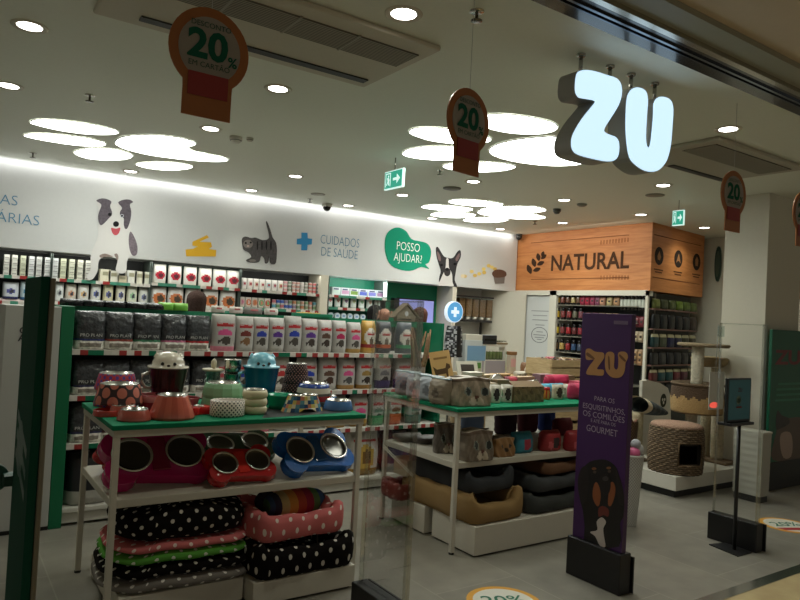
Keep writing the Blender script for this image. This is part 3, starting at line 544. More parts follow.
m = MB(); bpoly(m, ug, (178, 130, 82), 1, **G); m.build('golden_u', t, world=True)
m = MB()
for L in ([(338, 262), (372, 290), (366, 296), (332, 276)], [(440, 285), (447, 285), (450, 345), (442, 340)], [(500, 272), (528, 300), (522, 308), (496, 282)]): bpoly(m, L, (112, 74, 46), 2, **G)
m.build('golden_creases', t, world=True)
D = dict(o=(540, 400), sc=3)
m = MB(); bpoly(m, [(150, 185), (185, 178), (210, 185), (230, 205), (240, 240), (252, 290), (250, 350), (240, 370), (236, 440), (140, 432), (134, 380), (128, 330), (118, 290), (116, 240), (130, 205)], (18, 15, 17), 1, **D); m.build('dog_body', t, world=True)
m = MB(); bpoly(m, [(160, 262), (168, 246), (178, 262), (182, 290), (176, 318), (166, 312), (158, 290)], (134, 76, 42), 2, **D); m.build('dog_cheek', t, world=True)
m = MB(); bpoly(m, [(210, 252), (219, 246), (226, 266), (222, 296), (212, 318), (204, 312), (206, 280)], (134, 76, 42), 2, **D); m.build('dog_cheek', t, world=True)
m = MB(); bpoly(m, [(182, 226), (204, 224), (212, 250), (208, 276), (196, 286), (184, 276), (178, 250)], (26, 21, 22), 3, **D); m.build('dog_muzzle', t, world=True)
m = MB(); bpoly(m, ellp(196, 236, 9, 7), (60, 54, 54), 4, **D); m.build('dog_nose', t, world=True)
for ex, ey in ((162, 206), (206, 204)):
    m = MB(); bpoly(m, ellp(ex, ey, 7, 4), (120, 76, 46), 3, **D); m.build('dog_eyebrow', t, world=True); m = MB(); bpoly(m, ellp(ex+2, ey+10, 5, 4), (74, 60, 52), 3, **D); m.build('dog_eye', t, world=True)
m = MB(); bpoly(m, [(114, 235), (124, 205), (140, 200), (146, 240), (140, 290), (128, 310), (116, 280)], (30, 24, 25), 2, **D); m.build('dog_ear', t, world=True)
m = MB(); bpoly(m, [(228, 212), (242, 240), (252, 290), (246, 318), (234, 300), (230, 250)], (30, 24, 25), 2, **D); m.build('dog_ear', t, world=True)
m = MB(); bpoly(m, [(176, 325), (190, 318), (206, 330), (204, 350), (190, 345), (176, 350)], (104, 44, 38), 2, **D); m.build('dog_collar', t, world=True)
m = MB(); bpoly(m, [(170, 365), (185, 352), (198, 366), (190, 385), (192, 410), (196, 440), (180, 438), (166, 410), (150, 396), (172, 390)], (186, 176, 172), 3, **D); m.build('dog_chest', t, world=True)
# tablet stand beside the pedestal
sx_, sy2 = 4.80, 2.62
t = thing('info_stand', 'thin black stand holding a dark green promotional screen', 'stand', (sx_, sy2, 0))
m = MB(); m.prism([Vector((p.x-sx_, p.y-sy2, 0)) for p in (at(709, 545, Z=0), at(738, 557, Z=0), at(752, 553, Z=0), at(726, 543.5, Z=0))], (0, 0, .008), (20, 20, 21), 'satin'); m.build('base_plate', t)
m = MB(); m.tube([(0, 0, .008), (0, 0, 1.0)], .013, (18, 18, 19), 'satin', 12); m.build('pole', t)
pa, pb, pc, pd = [at(*q, Y=sy2) for q in ((723.5, 377), (747, 377), (748, 421), (725, 421))]
hw = (pb.x-pa.x)/2; cx_ = (pa.x+pb.x)/2-sx_; zc = (pa.z+pc.z)/2; hh = (pa.z-pd.z)/2
m = MB(); m.box(cx_-hw, cx_+hw, -.035, -.012, zc-hh, zc+hh, (16, 20, 20), 'satin'); s_ = m.build('screen_case', t, bevel=.004)
m = MB(); m.box(cx_-hw*.9, cx_+hw*.9, -.0365, -.035, zc-hh*.88, zc+hh*.92, (16, 60, 56), 'screen_dim'); m.build('screen', s_)
m = MB(); m.prism([(cx_-.012+.032*cos(a), -.0372, zc-.0+.032*sin(a)) for a in [2*pi*k/24 for k in range(24)]], (0, .0006, 0), (96, 118, 112)); m.build('round_badge', s_)
m = MB(); m.text('20', (cx_-.012, -.0378, zc-.016), (1, 0, 0), (0, 0, 1), .042, (20, 56, 52), align='CENTER'); m.text('ZU', (cx_-.002, -.0375, zc+.06), (1, 0, 0), (0, 0, 1), .04, (92, 30, 34), align='CENTER', off=.01); m.box(cx_-.04, cx_+.03, -.0375, -.037, zc-.055, zc-.043, (110, 48, 44)); m.build('screen_lettering', s_)
m = MB(); m.box(cx_-hw, cx_+hw*.95, -.07, .03, zc-hh-.02, zc-hh, (20, 20, 21), 'satin'); m.build('tray', t, bevel=.003)
# green poster stand by the pillar
pY = 3.46
t = thing('poster_stand', 'green poster board with red ZU and a kitten by the pillar', 'poster', (7.4, pY, 0))
x0_ = at(770, 400, Y=pY).x
m = MB(); m.box(x0_-.02, 8.0, pY-.01, pY+.05, .0, .28, (16, 18, 18), 'satin'); m.build('base', t, world=True, bevel=.006)
m = MB(); m.box(x0_, 7.98, pY, pY+.03, .28, 1.61, (8, 92, 66), 'satin'); m.build('printed_panel', t, world=True, bevel=.003)
PZ = dict(o=(750, 320), sc=3.52)
def pp(m, pts, col, lay, n=3): m.prism([at(750+x/3.52, 320+y/3.52, Y=pY-.001*lay) for x, y in cr_close(pts, n)], (0, .0008, 0), col, 'satin')
m = MB(); a = at(774.5, 364, Y=pY-.001); m.text('ZU', (a.x, pY-.001, a.z), (1, 0, 0), (0, 0, 1), .2, (120, 34, 34), 'satin', width=.52, off=.03); m.build('red_lettering', t, world=True)
m = MB(); a = at(776, 384, Y=pY-.001)
for k, (s0, s1) in enumerate(((.05, .55), (.02, .6), (.02, .62), (0, .66))): m.box(a.x+s0, a.x+s1, pY-.0012, pY-.0004, a.z-.055*k-.012, a.z-.055*k+.010, (96, 150, 126))
m.build('small_lettering', t, world=True)
m = MB(); pp(m, [(92, 345), (98, 318), (112, 335), (135, 345), (176, 342), (200, 360), (196, 400), (176, 420), (180, 495), (80, 492), (84, 430), (94, 390)], (92, 74, 62), 1); m.build('kitten_body', t, world=True)
m = MB(); pp(m, [(110, 400), (140, 395), (150, 430), (145, 480), (118, 485), (106, 440)], (168, 146, 132), 2); m.build('kitten_chest', t, world=True)
m = MB(); pp(m, ellp(118, 372, 6, 5), (20, 18, 18), 2); m.build('kitten_eye', t, world=True)
m = MB(); pp(m, [(92, 345), (98, 318), (112, 335), (135, 345), (138, 365), (100, 385), (92, 380)], (44, 36, 32), 2); m.build('kitten_mask', t, world=True)
# far wall items beyond the pillar
t = thing('wall_poster', 'lilac poster on the wall beyond the white pillar', 'poster', (9.84, 4.55, 1.9)); a, b_ = at(792, 232, X=9.83), at(799.9, 268, X=9.83)
m = MB(); m.box(9.825, 9.845, 4.2, a.y, b_.z, a.z, (140, 128, 150), 'satin'); m.build('sheet', t, world=True); m = MB(); m.box(9.82, 9.83, 4.2, a.y, b_.z-.04, b_.z, (206, 186, 150), 'paint'); m.build('ledge', t, world=True)
t = thing('wall_shelf', 'pale wooden shelf panel on the wall below the lilac poster', 'shelf', (9.84, 4.5, 1.6)); a, b_ = at(794, 277, X=9.83), at(799.9, 299, X=9.83)
m = MB(); m.box(9.81, 9.845, 4.2, a.y, b_.z, a.z, (172, 130, 90), 'satin'); m.build('panel', t, world=True); m = MB(); m.box(9.70, 9.81, 4.2, a.y, a.z, a.z+.03, (186, 150, 110), 'satin'); m.build('ledge', t, world=True)
# floor stickers
def floor_sticker(x, y, rz, label):
    t = thing('floor_sticker', label, 'floor sticker', (x, y, 0), rz, 'round orange floor stickers')
    R = lambda r, n=40: [(r*cos(2*pi*k/n), r*sin(2*pi*k/n)) for k in range(n)]
    m = MB(); m.prism([(a, b, .0030) for a, b in R(.21)], (0, 0, -.0025), (222, 162, 58), 'satin'); m.build('ring', t)
    m = MB(); m.prism([(a, b, .0036) for a, b in R(.175)], (0, 0, -.0005), (222, 218, 206), 'satin'); m.build('disc', t)
    m = MB(); m.text('20%', (0, -.03, .004), (1, 0, 0), (0, 1, 0), .15, (24, 112, 86), 'satin', align='CENTER', off=.008); m.build('lettering', t)
    m = MB(); m.prism([(-.12, -.13, .0042), (.12, -.13, .0042), (.155, -.07, .0042), (-.155, -.07, .0042)], (0, 0, -.0004), (176, 44, 48), 'satin'); m.build('red_band', t)
    return t
fs = floor_sticker(2.68, 2.74, radians(-25), 'round orange discount sticker on the floor before the purple banner')
dup(fs, (5.85, 2.76, 0), 'round orange discount sticker on the floor beyond the pedestal', radians(-25))
# ================================================================ PACKAGING
def bag_mesh(w, h, d, paint, side, key='packet', nu=12, nv=18, jit=0.0, seam=.9):
    m = MB()
    def ring(u, v):
        # u 0..1 around: front first (0..0.5), then back
        tap = 1 if v < .5 else max(.07, math.sqrt(max(0, 1-((v-.5)/.5)**2.2)))
        bot = min(1, .75+v*2.5); ww = w/2*(1-.05*abs(2*v-1)**2)
        if u <= .5: x = -1+4*u; s = -1
        else: x = 1-4*(u-.5); s = 1
        dep = d/2*tap*bot*(max(0, 1-abs(x)**4))**.5
        j = jit*(random.random()-.5) if jit else 0
        return (x*ww, s*dep+j, v*h+j*.3)
    m.grid(ring, nu*2, nv, lambda u, v: paint(-1+4*u, v) if u < .5 else side, key, True)
    b = len(m.v); n = nu*2
    m.face(list(range(n))[::-1], side, key); m.face([nv*n+i for i in range(n)], side, key)
    return m
def pt_cat(arc, band=None, body=(176, 172, 167), animal=(70, 64, 58), top=None, red=(178, 40, 46), cen=None, bh=.13):
    def p(u, v):
        if band and v < bh: return band
        if .68 < v < .73 and abs(u) < .72: return red
        if .74 < v < .77 and abs(u) < .2: return red
        if (u/.62)**2+((v-.42)/.17)**2 < 1 and v > .42: return arc
        if ((u-.1)/.4)**2+((v-.29)/.11)**2 < 1: return animal
        if ((u+.45)/.12)**2+((v-.26)/.05)**2 < 1: return animal
        if top and v > .8: return top
        if cen and abs(u) > .7: return band or body
        return body
    return p
def pt_gold(base, band, cen=(214, 208, 196)):
    def p(u, v):
        if v < .16: return base
        if v < .26: return band
        if (u/.8)**2+((v-.5)/.27)**2 < 1:
            if .55 < v < .60 and abs(u) < .5: return (178, 44, 46)
            if ((u-.1)/.3)**2+((v-.38)/.1)**2 < 1: return (96, 80, 64)
            return cen
        return base
    return p
def pt_dark(strip, label=(236, 232, 224)):
    def p(u, v):
        if v < .24: return label if not (.08 < v < .15 and abs(u) < .6) else (150, 140, 130)
        if v < .30: return strip
        return (64, 65, 68)
    return p
def pt_blob(base, c, c2=None, cv=.42, rx=.62, rz=.2, foot=None, head=None):
    def p(u, v):
        if foot and v < .14: return foot
        if head and .76 < v < .82 and abs(u) < .6: return head
        if (u/rx)**2+((v-cv)/rz)**2 < 1:
            return c2 if c2 and ((u-.1)/(rx*.55))**2+((v-cv)/(rz*.6))**2 < 1 else c
        return base
    return p
def strip_text(o, txt, w, z, col, y, name='lettering'):
    m = MB(); m.text(txt, (0, y, z), (1, 0, 0), (0, 0, 1), .03, col, 'satin', align='CENTER', width=w); return m.build(name, o)
TAGS = [(214, 208, 200), (170, 46, 44), (6, 112, 80), (214, 208, 200), (176, 50, 46), (206, 202, 192)]
def rail(name, parent, x0, x1, y, z, hgt, seed, base=(6, 112, 80), n=None, dy=.012, pt=.52):
    r = random.Random(seed); n = n or int((x1-x0)/.05); cols = []
    while len(cols) < n+2:
        q = r.random()
        cols += [(214, 208, 200), (158, 48, 46)] if q < pt else [base] if q < .72 else [(206, 200, 190)]
    m = MB(); m.grid(lambda u, v: (x0+(x1-x0)*u, y-.002*(v > .5), z+hgt*v), n, 1, lambda u, v: cols[int(u*n)], 'satin', sm=False)
    m.grid(lambda u, v: (x1-(x1-x0)*u, y+dy, z+hgt*v), 1, 1, base, 'satin', sm=False)
    m.grid(lambda u, v: (x0+(x1-x0)*u, y-.002+(dy+.002)*v, z+hgt), 1, 1, (200, 196, 188), 'satin', sm=False)
    return m.build(name, parent)
# ================================================================ GONDOLA
GYF, GYB, GX0, GX1 = 5.05, 5.50, .78, 3.97
gl = (GX0, GYF, 0)
t = thing('gondola_shelving', 'long green and white shelving gondola full of pet food bags', 'shelving unit', gl)
m = MB(); m.box(GX0, GX1, GYB-.02, GYB, 0, 1.44, (26, 34, 30), 'satin'); m.build('back_panel', t, world=True)
m = MB(); m.box(GX0, GX1, GYB-.03, GYB+.01, 1.44, 1.50, GREEN, 'satin'); m.build('top_rail', t, world=True)
m = MB(); m.box(.70, .78, GYF-.01, GYB, 0, 1.50, (8, 104, 66), 'satin'); m.build('side_panel', t, world=True, bevel=.004)
m = MB(); m.box(GX1, GX1+.03, GYF+.02, GYB, 0, 1.50, (8, 104, 72), 'satin'); m.build('side_panel', t, world=True, bevel=.004)
m = MB(); m.box(GX0, GX1, GYF+.03, GYB, .02, .10, (196, 192, 180), 'satin'); m.build('plinth', t, world=True)
SHZ = [.12, .56, .89, 1.205]
for i, z in enumerate(SHZ):
    m = MB(); m.box(GX0, GX1, GYF+.012, GYB-.02, z-.025, z, (202, 198, 188), 'satin'); sh = m.build('shelf', t, world=True)
    if i: r_ = rail('price_rail', sh, GX0-gl[0], GX1-gl[0], 0, z-.035, .034, 11+i)
for x in (1.45, 2.25, 3.05): m = MB(); m.box(x-.012, x+.012, GYB-.045, GYB-.02, .1, 1.44, (30, 30, 32), 'satin'); m.build('upright', t, world=True)
m = MB(); m.box(GX1+.031, GX1+.034, GYF+.10, GYF+.115, .1, 1.42, (200, 198, 190), 'satin'); m.build('edge_light_strip', t, world=True)
# white poster boards at the gondola end
t = thing('display_board', 'white standing board lettered CA and A at the gondola end', 'board', (.55, 5.03, 0))
m = MB(); m.box(.37, .695, 5.02, 5.5, 0.03, 1.49, (178, 178, 172), 'satin'); m.build('panel', t, world=True, bevel=.004)
m = MB()
a = at(19.3, 333.5, Y=5.018); m.text('CA', (a.x, 5.0185, a.z), (1, 0, 0), (0, 0, 1), .062, (34, 34, 34), 'satin', off=.02); a = at(17.6, 341, Y=5.018); m.text('A 5', (a.x, 5.0185, a.z), (1, 0, 0), (0, 0, 1), .062, (34, 34, 34), 'satin', off=.02); m.build('lettering', t, world=True)
m = MB(); m.box(.37, .695, 5.04, 5.5, 0, .03, (26, 26, 26), 'satin'); m.build('plinth', t, world=True)
GREY = (180, 176, 171)
ROWS = {}
def shelf_row(items, y, z, group, where, key='packet', d=.10, order=None, prefix=None):
    # items: (px centre, width m, height m, paint, side colour, description, extra)
    for i, it in enumerate(items):
        px, w_, h_, paint, side, desc = it[:6]; ex = it[6] if len(it) > 6 else None
        p = at(px, 340, Y=y); p.x = max(p.x, GX0+w_/2+.008); jit = .012 if ex == 'dark' else .004
        m = bag_mesh(w_*.95, h_, d, paint, side, 'foil' if ex == 'dark' else key, nu=18 if ex == 'rc' else 12, nv=30 if ex == 'rc' else 18, jit=jit)
        o = m.build('food_bag' if not prefix else prefix, None, loc=(p.x, y+d/2, z+.002))
        o.rotation_euler.z = random.uniform(-.04, .04)
        tag(o, f'{desc}, {ORD[i]} from left on {where}', 'pet food', group)
        if ex == 'dark': strip_text(o, 'PRO PLAN', w_*.62, h_*.335, (190, 188, 184), -d*.52)
        elif ex == 'rc': strip_text(o, 'ROYAL CANIN', w_*.66, h_*.70, (186, 36, 42), -d*.50)
        elif ex == 'gold': strip_text(o, 'ROYAL CANIN', w_*.55, h_*.58, (178, 40, 44), -d*.52)
blu, pur, brn, crm, pnk, mar = (46, 66, 168), (92, 52, 140), (92, 66, 54), (176, 36, 84), (212, 84, 140), (120, 52, 48)
dk = lambda c: (pt_dark(c), (40, 41, 44))
top = [(89, .225, .265) + dk((52, 60, 110)) + ('black foil food bag with blue stripe', 'dark'), (120, .225, .265) + dk((150, 70, 60)) + ('black foil food bag with red stripe', 'dark'), (148.5, .225, .265) + dk((70, 130, 96)) + ('black foil food bag with green stripe', 'dark'), (175, .215, .265) + dk((196, 110, 140)) + ('black foil food bag with pink stripe', 'dark'), (199, .205, .265) + dk((176, 44, 48)) + ('black foil food bag with bright red stripe', 'dark'),
       (225, .21, .285, pt_cat(pnk, (214, 128, 148)), GREY, 'pale bag with pink arc and band', 'rc'), (246, .165, .275, pt_cat(mar, animal=(128, 92, 62)), GREY, 'pale bag with maroon arc', 'rc'), (262, .155, .275, pt_cat(blu), GREY, 'pale bag with blue arc', 'rc'), (278, .155, .275, pt_cat(pur), GREY, 'pale bag with violet arc', 'rc'), (294.5, .17, .295, pt_cat(blu, top=(168, 164, 158)), GREY, 'taller pale bag with blue arc', 'rc'), (311, .17, .28, pt_cat(pur, animal=(60, 50, 46)), GREY, 'pale bag with deep violet arc', 'rc'), (326.5, .15, .275, pt_cat(brn, animal=(56, 44, 38)), GREY, 'pale bag with brown arc', 'rc'), (341, .15, .275, pt_cat(crm), GREY, 'pale bag with crimson arc', 'rc'), (356, .15, .265, pt_cat(pnk, (176, 140, 74)), GREY, 'pale bag with pink flower and gold foot', 'rc'), (371, .15, .285, pt_gold((188, 146, 62), (150, 44, 46)), (180, 140, 60), 'golden bag with white oval', 'gold'), (386, .17, .285, pt_gold((66, 68, 76), (196, 96, 58)), (70, 72, 78), 'dark grey bag with orange foot', 'gold'), (407, .18, .285, pt_gold((84, 90, 96), (70, 150, 106)), (80, 84, 90), 'grey bag with green foot', 'gold')]
shelf_row(top, 5.08, 1.205, 'bags on the top gondola shelf', 'the top gondola shelf', d=.12)
sec = [(80, .25, .24) + dk((60, 60, 90)) + ('dark foil food bag', 'dark'), (117, .25, .24) + dk((90, 60, 60)) + ('dark foil food bag', 'dark'), (148, .25, .24) + dk((70, 90, 80)) + ('dark foil food bag', 'dark'), (179, .25, .24) + dk((80, 80, 86)) + ('dark foil food bag', 'dark'), (207, .2, .24) + dk((80, 80, 86)) + ('dark foil food bag', 'dark'),
       (228, .18, .26, pt_cat((190, 80, 90)), GREY, 'pale bag with rose arc', 'rc'), (247, .17, .26, pt_cat(blu), GREY, 'pale bag with blue arc', 'rc'), (265, .17, .26, pt_cat(brn, body=(150, 146, 140)), GREY, 'greyer bag with brown arc', 'rc'), (284, .18, .27, pt_cat((190, 60, 60), body=(206, 200, 192)), GREY, 'pale bag with red arc', 'rc'), (311, .2, .265, pt_cat(blu), GREY, 'broad pale bag with blue arc', 'rc'), (331.5, .19, .27, pt_cat(brn, animal=(72, 50, 40)), GREY, 'pale bag with brown animal arc', 'rc'), (350.5, .18, .27, pt_cat(pnk, (166, 124, 66), animal=(78, 76, 76)), GREY, 'pale bag with pink flower, gold foot', 'rc'), (368.5, .18, .27, pt_cat((150, 120, 64), (150, 110, 50), animal=(50, 40, 34)), GREY, 'pale bag with golden arc, gold foot', 'rc'), (387, .175, .27, pt_cat((120, 116, 120), (74, 66, 106), bh=.28), GREY, 'pale bag with slate foot', 'rc'), (407, .19, .27, pt_cat((170, 110, 130), (64, 50, 110), bh=.3), GREY, 'pale bag with indigo foot', 'rc')]
shelf_row(sec, 5.08, .89, 'bags on the second gondola shelf', 'the second gondola shelf', d=.12)
thd = [(86, .25, .27) + dk((60, 60, 90)) + ('dark foil food bag', 'dark'), (121, .25, .27) + dk((90, 60, 60)) + ('dark foil food bag', 'dark'), (150, .25, .27) + dk((70, 90, 80)) + ('dark foil food bag', 'dark'), (179, .25, .27) + dk((80, 80, 86)) + ('dark foil food bag', 'dark'), (203, .2, .27, pt_cat((190, 80, 90)), GREY, 'pale bag with rose arc', 'rc'),
       (226, .19, .27, pt_cat(pnk, (206, 110, 130), bh=.3), GREY, 'pale bag with deep pink foot', 'rc'), (263, .26, .27, pt_cat(pnk, (206, 110, 130), bh=.3), GREY, 'wide pale bag with deep pink foot', 'rc'), (290, .18, .27, pt_cat(brn), GREY, 'pale bag with brown arc', 'rc'), (318, .2, .27, pt_cat((90, 90, 96), (120, 116, 110)), GREY, 'pale bag with grey foot', 'rc'), (343, .2, .27, pt_cat(pur, (150, 120, 60)), GREY, 'pale bag with violet arc', 'rc'), (365, .19, .275, pt_cat(pnk, (150, 116, 48), bh=.24), GREY, 'pale bag with pink flower, gold foot', 'rc'), (382.5, .16, .27, pt_cat((120, 130, 120), (86, 160, 110), bh=.34), GREY, 'pale bag with green foot', 'rc'), (400, .17, .27, pt_cat((120, 70, 52), (188, 92, 52), bh=.36), GREY, 'pale bag with orange foot', 'rc'), (420, .18, .27, pt_cat((90, 90, 96), (88, 120, 110), bh=.3), GREY, 'pale bag with teal foot', 'rc')]
shelf_row(thd, 5.08, .56, 'bags on the third gondola shelf', 'the third gondola shelf', d=.12)
low = [(88, .32, .36, lambda u, v: (34, 34, 38) if v > .25 else (170, 166, 158), (34, 34, 36), 'big black food sack'), (142, .30, .36, lambda u, v: (40, 40, 44) if v > .2 else (160, 156, 150), (34, 34, 36), 'big dark food sack'), (205, .30, .36, lambda u, v: (60, 58, 62) if v > .3 else (150, 146, 140), (44, 44, 46), 'big grey food sack'), (372, .36, .38, pt_blob((206, 202, 196), (196, 160, 74), (120, 86, 40), .42, .55, .28, (150, 116, 48), (190, 60, 60)), (200, 196, 190), 'big white sack with golden crown'), (406, .28, .36, lambda u, v: (70, 60, 84) if v > .2 else (150, 146, 140), (56, 50, 66), 'big dark violet sack')]
shelf_row(low, 5.10, .12, 'sacks on the bottom gondola shelf', 'the bottom gondola shelf', d=.2, prefix='food_sack')
for i in range(3):
    m = MB(); m.grid(lambda u, v: ((u-.5)*.30, (v-.5)*.2, .03+.012*sin(9*u+i)), 6, 4, (190, 186, 178), 'packet'); m.box(-.15, .15, -.1, .1, 0, .03, (186, 182, 172), 'packet')
    p = at(92, 505, Y=5.14); tag(m.build('flat_packet', None, loc=(p.x+.34, 5.17, .123+.045*i), bevel=.006), f'flat white packet, {ORD[i]} up in the stack on the bottom shelf', 'pet food', 'flat white packets')
# things along the top of the gondola
for i, px in enumerate((66+0, 88, 110, 132, 151)):
    p = at(px+10, 306, Y=5.3); m = bag_mesh(.17, .05, .07, lambda u, v: (30, 30, 33), (26, 26, 28), 'foil', 8, 6, .01)
    o = m.build('dark_pouch', None, loc=(p.x, 5.465, 1.50)); tag(o, f'small black pouch, {ORD[i]} from left on top of the gondola', 'pet food', 'black pouches on top of the gondola')
for i, px in enumerate((166, 180)):
    p = at(px, 306, Y=5.465); m = bag_mesh(.13, .06, .06, lambda u, v: (106, 178, 58) if v < .6 else (134, 196, 84), (96, 160, 60), 'packet', 8, 6, .006)
    tag(m.build('treat_pouch', None, loc=(p.x, 5.465, 1.50)), f'bright green pouch, {ORD[i]} of two on top of the gondola', 'pet food', 'green pouches on top of the gondola')
for i, (px, wd, c) in enumerate(((218, .12, (196, 190, 180)), (236, .12, (200, 190, 184)), (253, .17, (120, 116, 112)), (271, .13, (190, 184, 176)))):
    p = at(px, 312, Y=5.465); m = bag_mesh(wd, .055, .06, (lambda c: lambda u, v: (170, 80, 80) if .55 < v < .7 and abs(u) < .5 else c)(c), c, 'packet', 10, 8, .008)
    tag(m.build('treat_pouch', None, loc=(p.x, 5.465, 1.50)), f'{"dark grey" if i == 2 else "pale"} treat pouch, {ORD[i]} from left in the pale row atop the gondola', 'pet food', 'pale pouches on top of the gondola')
p = at(312, 316, Y=5.465); t = thing('treat_tray', 'green tray with yellow treats on top of the gondola', 'tray', (p.x, 5.465, 1.50))
m = MB(); m.box(-.19, .19, -.04, .03, 0, .03, GREEN, 'satin'); m.build('tray', t, bevel=.003)
m = MB(); m.grid(lambda u, v: (-.15+.22*u, -.035+.06*v, .032+.012*sin(20*u)*sin(9*v)), 14, 4, (190, 160, 60), 'packet'); m.build('treats', t)
# bird house
p = at(405, 319, Y=5.465); t = thing('bird_house', 'grey wooden bird house with pitched roof on the gondola', 'bird house', (p.x, 5.465, 1.50), radians(8))
m = MB(); m.prism([(-.125, -.02, 0), (.125, -.02, 0), (.125, -.02, .055), (0, -.02, .15), (-.125, -.02, .055)], (0, .05, 0), (128, 116, 96), 'bark'); bd = m.build('body', t)
for s in (-1, 1): m = MB(); m.prism([(s*.17, -.035, .03), (0, -.035, .165), (0, -.035, .182), (s*.185, -.035, .035)], (0, .08, 0), (112, 98, 78), 'bark'); m.build('roof', t)
m = MB(); m.prism([(.024*cos(a), -.0215, .075+.024*sin(a)) for a in [2*pi*k/18 for k in range(18)]], (0, .001, 0), (196, 196, 200), 'satin'); m.build('entrance_hole', t)
m = MB(); m.box(-.11, .07, -.0225, -.0205, .012, .026, (50, 42, 34), 'bark'); m.build('perch_slot', t)
# ================================================================ TABLES
TZ, TS = .96, .60
def table(x0, x1, y0, y1, label):
    t = thing('display_table', label, 'table', ((x0+x1)/2, (y0+y1)/2, 0), 0, 'green topped display tables'); a, b = (x1-x0)/2, (y1-y0)/2
    m = MB(); m.box(-a, a, -b, b, TZ-.025, TZ, (4, 116, 80), 'matte'); m.build('tabletop', t, bevel=.004)
    m = MB(); m.box(-a+.01, a-.01, -b+.01, b-.01, TZ-.06, TZ-.026, (186, 180, 166), 'paint'); m.build('top_frame', t)
    m = MB(); m.box(-a+.018, a-.018, -b+.018, b-.018, TS-.04, TS, (192, 186, 172), 'paint'); m.build('shelf', t, bevel=.004)
    for sx in (-1, 1):
        for s2 in (-1, 1):
            m = MB(); cx, cyy = sx*(a-.028), s2*(b-.028); m.box(cx-.015, cx+.015, cyy-.015, cyy+.015, .012, TZ-.03, (206, 200, 186), 'paint'); l = m.build('leg', t, bevel=.003)
            m = MB(); m.lathe([(.018, 0), (.018, .012), (.012, .014)], (24, 24, 24), 'satin', 12, cx=cx, cy=cyy); m.build('foot', l)
    return t
table(.72, 2.13, 3.40, 4.22, 'green topped display table covered with pet bowls'); table(2.86, 4.62, 3.44, 4.34, 'green topped display table with cat face bags and mugs')
def plinth(x0, x1, y0, y1, h, label):
    m = MB(); m.box(x0, x1, y0, y1, .012, h, (206, 200, 186), 'paint'); t = tag(m.build('display_plinth', None, bevel=.004), label, 'plinth', 'white display plinths')
    m = MB(); m.box(x0+.02, x1-.02, y0+.02, y1-.02, 0, .012, (30, 30, 30), 'satin'); m.build('plinth_base', t); return t
plinth(.80, 1.42, 3.40, 4.10, .13, 'white plinth under the dotted cushion stack'); plinth(1.43, 2.04, 3.29, 4.00, .13, 'white plinth under the dotted dog beds')
plinth(2.975, 4.54, 3.34, 3.80, .20, 'low white plinth under the tan and black dog beds'); plinth(2.95, 3.6, 3.86, 4.28, .20, 'low white plinth under the rear half of the second table')
# ================================================================ PET BOWLS ON THE FIRST TABLE
STEEL = (190, 188, 182)
def on(px, py, Z=TZ): p = at(px, py, Z=Z); return (p.x, p.y, Z+.001)
def steel_inset(parent, r, zt, dep=.035, sx=1, sy=1, loc=None):
    m = MB(); m.lathe([(r*1.10, zt-.002), (r*1.12, zt+.004), (r*1.0, zt+.005), (r*.86, zt-dep*.7), (r*.6, zt-dep), (.0, zt-dep)], STEEL, 'metal', 28, sx=sx, sy=sy); return m.build('steel_bowl', parent, loc=loc)
def bowl(px, py, r0, r1, h, col, label, mat='gloss', Z=TZ, cat='pet bowl', group='bowls on the first table', inset=True, facet=28, profile=None, colf=None, uv=False, umat=None, sx=1, sy=1):
    q0 = on(px, py); loc = (q0[0], q0[1], Z+.001); t = thing('pet_bowl', label, cat, loc, 0, group)
    m = MB(); pr = profile or [(0, 0), (r0, 0), (r0*1.01, h*.12), (r0+(r1-r0)*.45, h*.55), (r1*1.03, h*.95), (r1, h), (r1*.9, h*.98)]
    m.lathe(pr, colf or col, mat, facet, sm=facet > 14, uv=uv, sx=sx, sy=sy); m.build('body', t, mat=umat)
    if inset: steel_inset(t, r1*.86, h, min(.04, h*.8), sx, sy)
    return t
def onY(px, Y, Z=TZ):
    py = 405.0
    for _ in range(8): py += (at(px, py, Y=Y).z-Z)*FPX/FWD.dot(at(px, py, Y=Y)-Vector((0, 0, EYE)))
    return at(px, py, Y=Y)
def pxr(wpx, p): return wpx/2*FWD.dot(Vector(p)-Vector((0, 0, EYE)))/FPX
def hgt(px, ytop, Y, z): return at(px, ytop, Y=Y).z-z
def bowl2(px, Y, wb, wt, h, col, label, z=0, **kw):
    p = onY(px, Y); mat = kw.pop('mat', 'gloss'); grp = kw.pop('group', 'bowls on the first table'); inset = kw.pop('inset', True); prof = kw.pop('profile', None); um = kw.pop('umat', None); cf = kw.pop('colf', None); fc = kw.pop('facet', 30); sy = kw.pop('sy', 1)
    r0, r1 = pxr(wb, p), pxr(wt, p); t = thing('pet_bowl', label, 'pet bowl', (p.x, p.y, TZ+z+.001), 0, grp)
    pr = [(a*r0, b*h) for a, b in prof] if prof else [(0, 0), (r0, 0), (r0*1.01, h*.12), (r0+(r1-r0)*.45, h*.55), (r1*1.03, h*.95), (r1, h), (r1*.9, h*.98)]
    m = MB(); m.lathe(pr, cf or col, mat, fc, sm=fc > 14, uv=bool(um), sy=sy); m.build('body', t, mat=um)
    if inset: steel_inset(t, (r1 if not prof else pr[-1][0])*.90, h, min(.04, h*.8), 1, sy)
    return t
bowl2(134, 3.545, 33, 26, .052, (190, 96, 84), 'shallow coral pet bowl with steel inset at the table corner')
bowl2(123, 3.72, 27, 22, .05, (196, 100, 86), 'shallow coral bowl half hidden behind the corner bowl')
bowl2(107, 3.72, 27, 25, .03, (176, 62, 52), 'red low dish beneath the big dotted bowl', inset=False)
bowl2(118.5, 3.86, 45, 37, .105, None, 'big black bowl with large coral dots', z=.04, umat='dots_red')
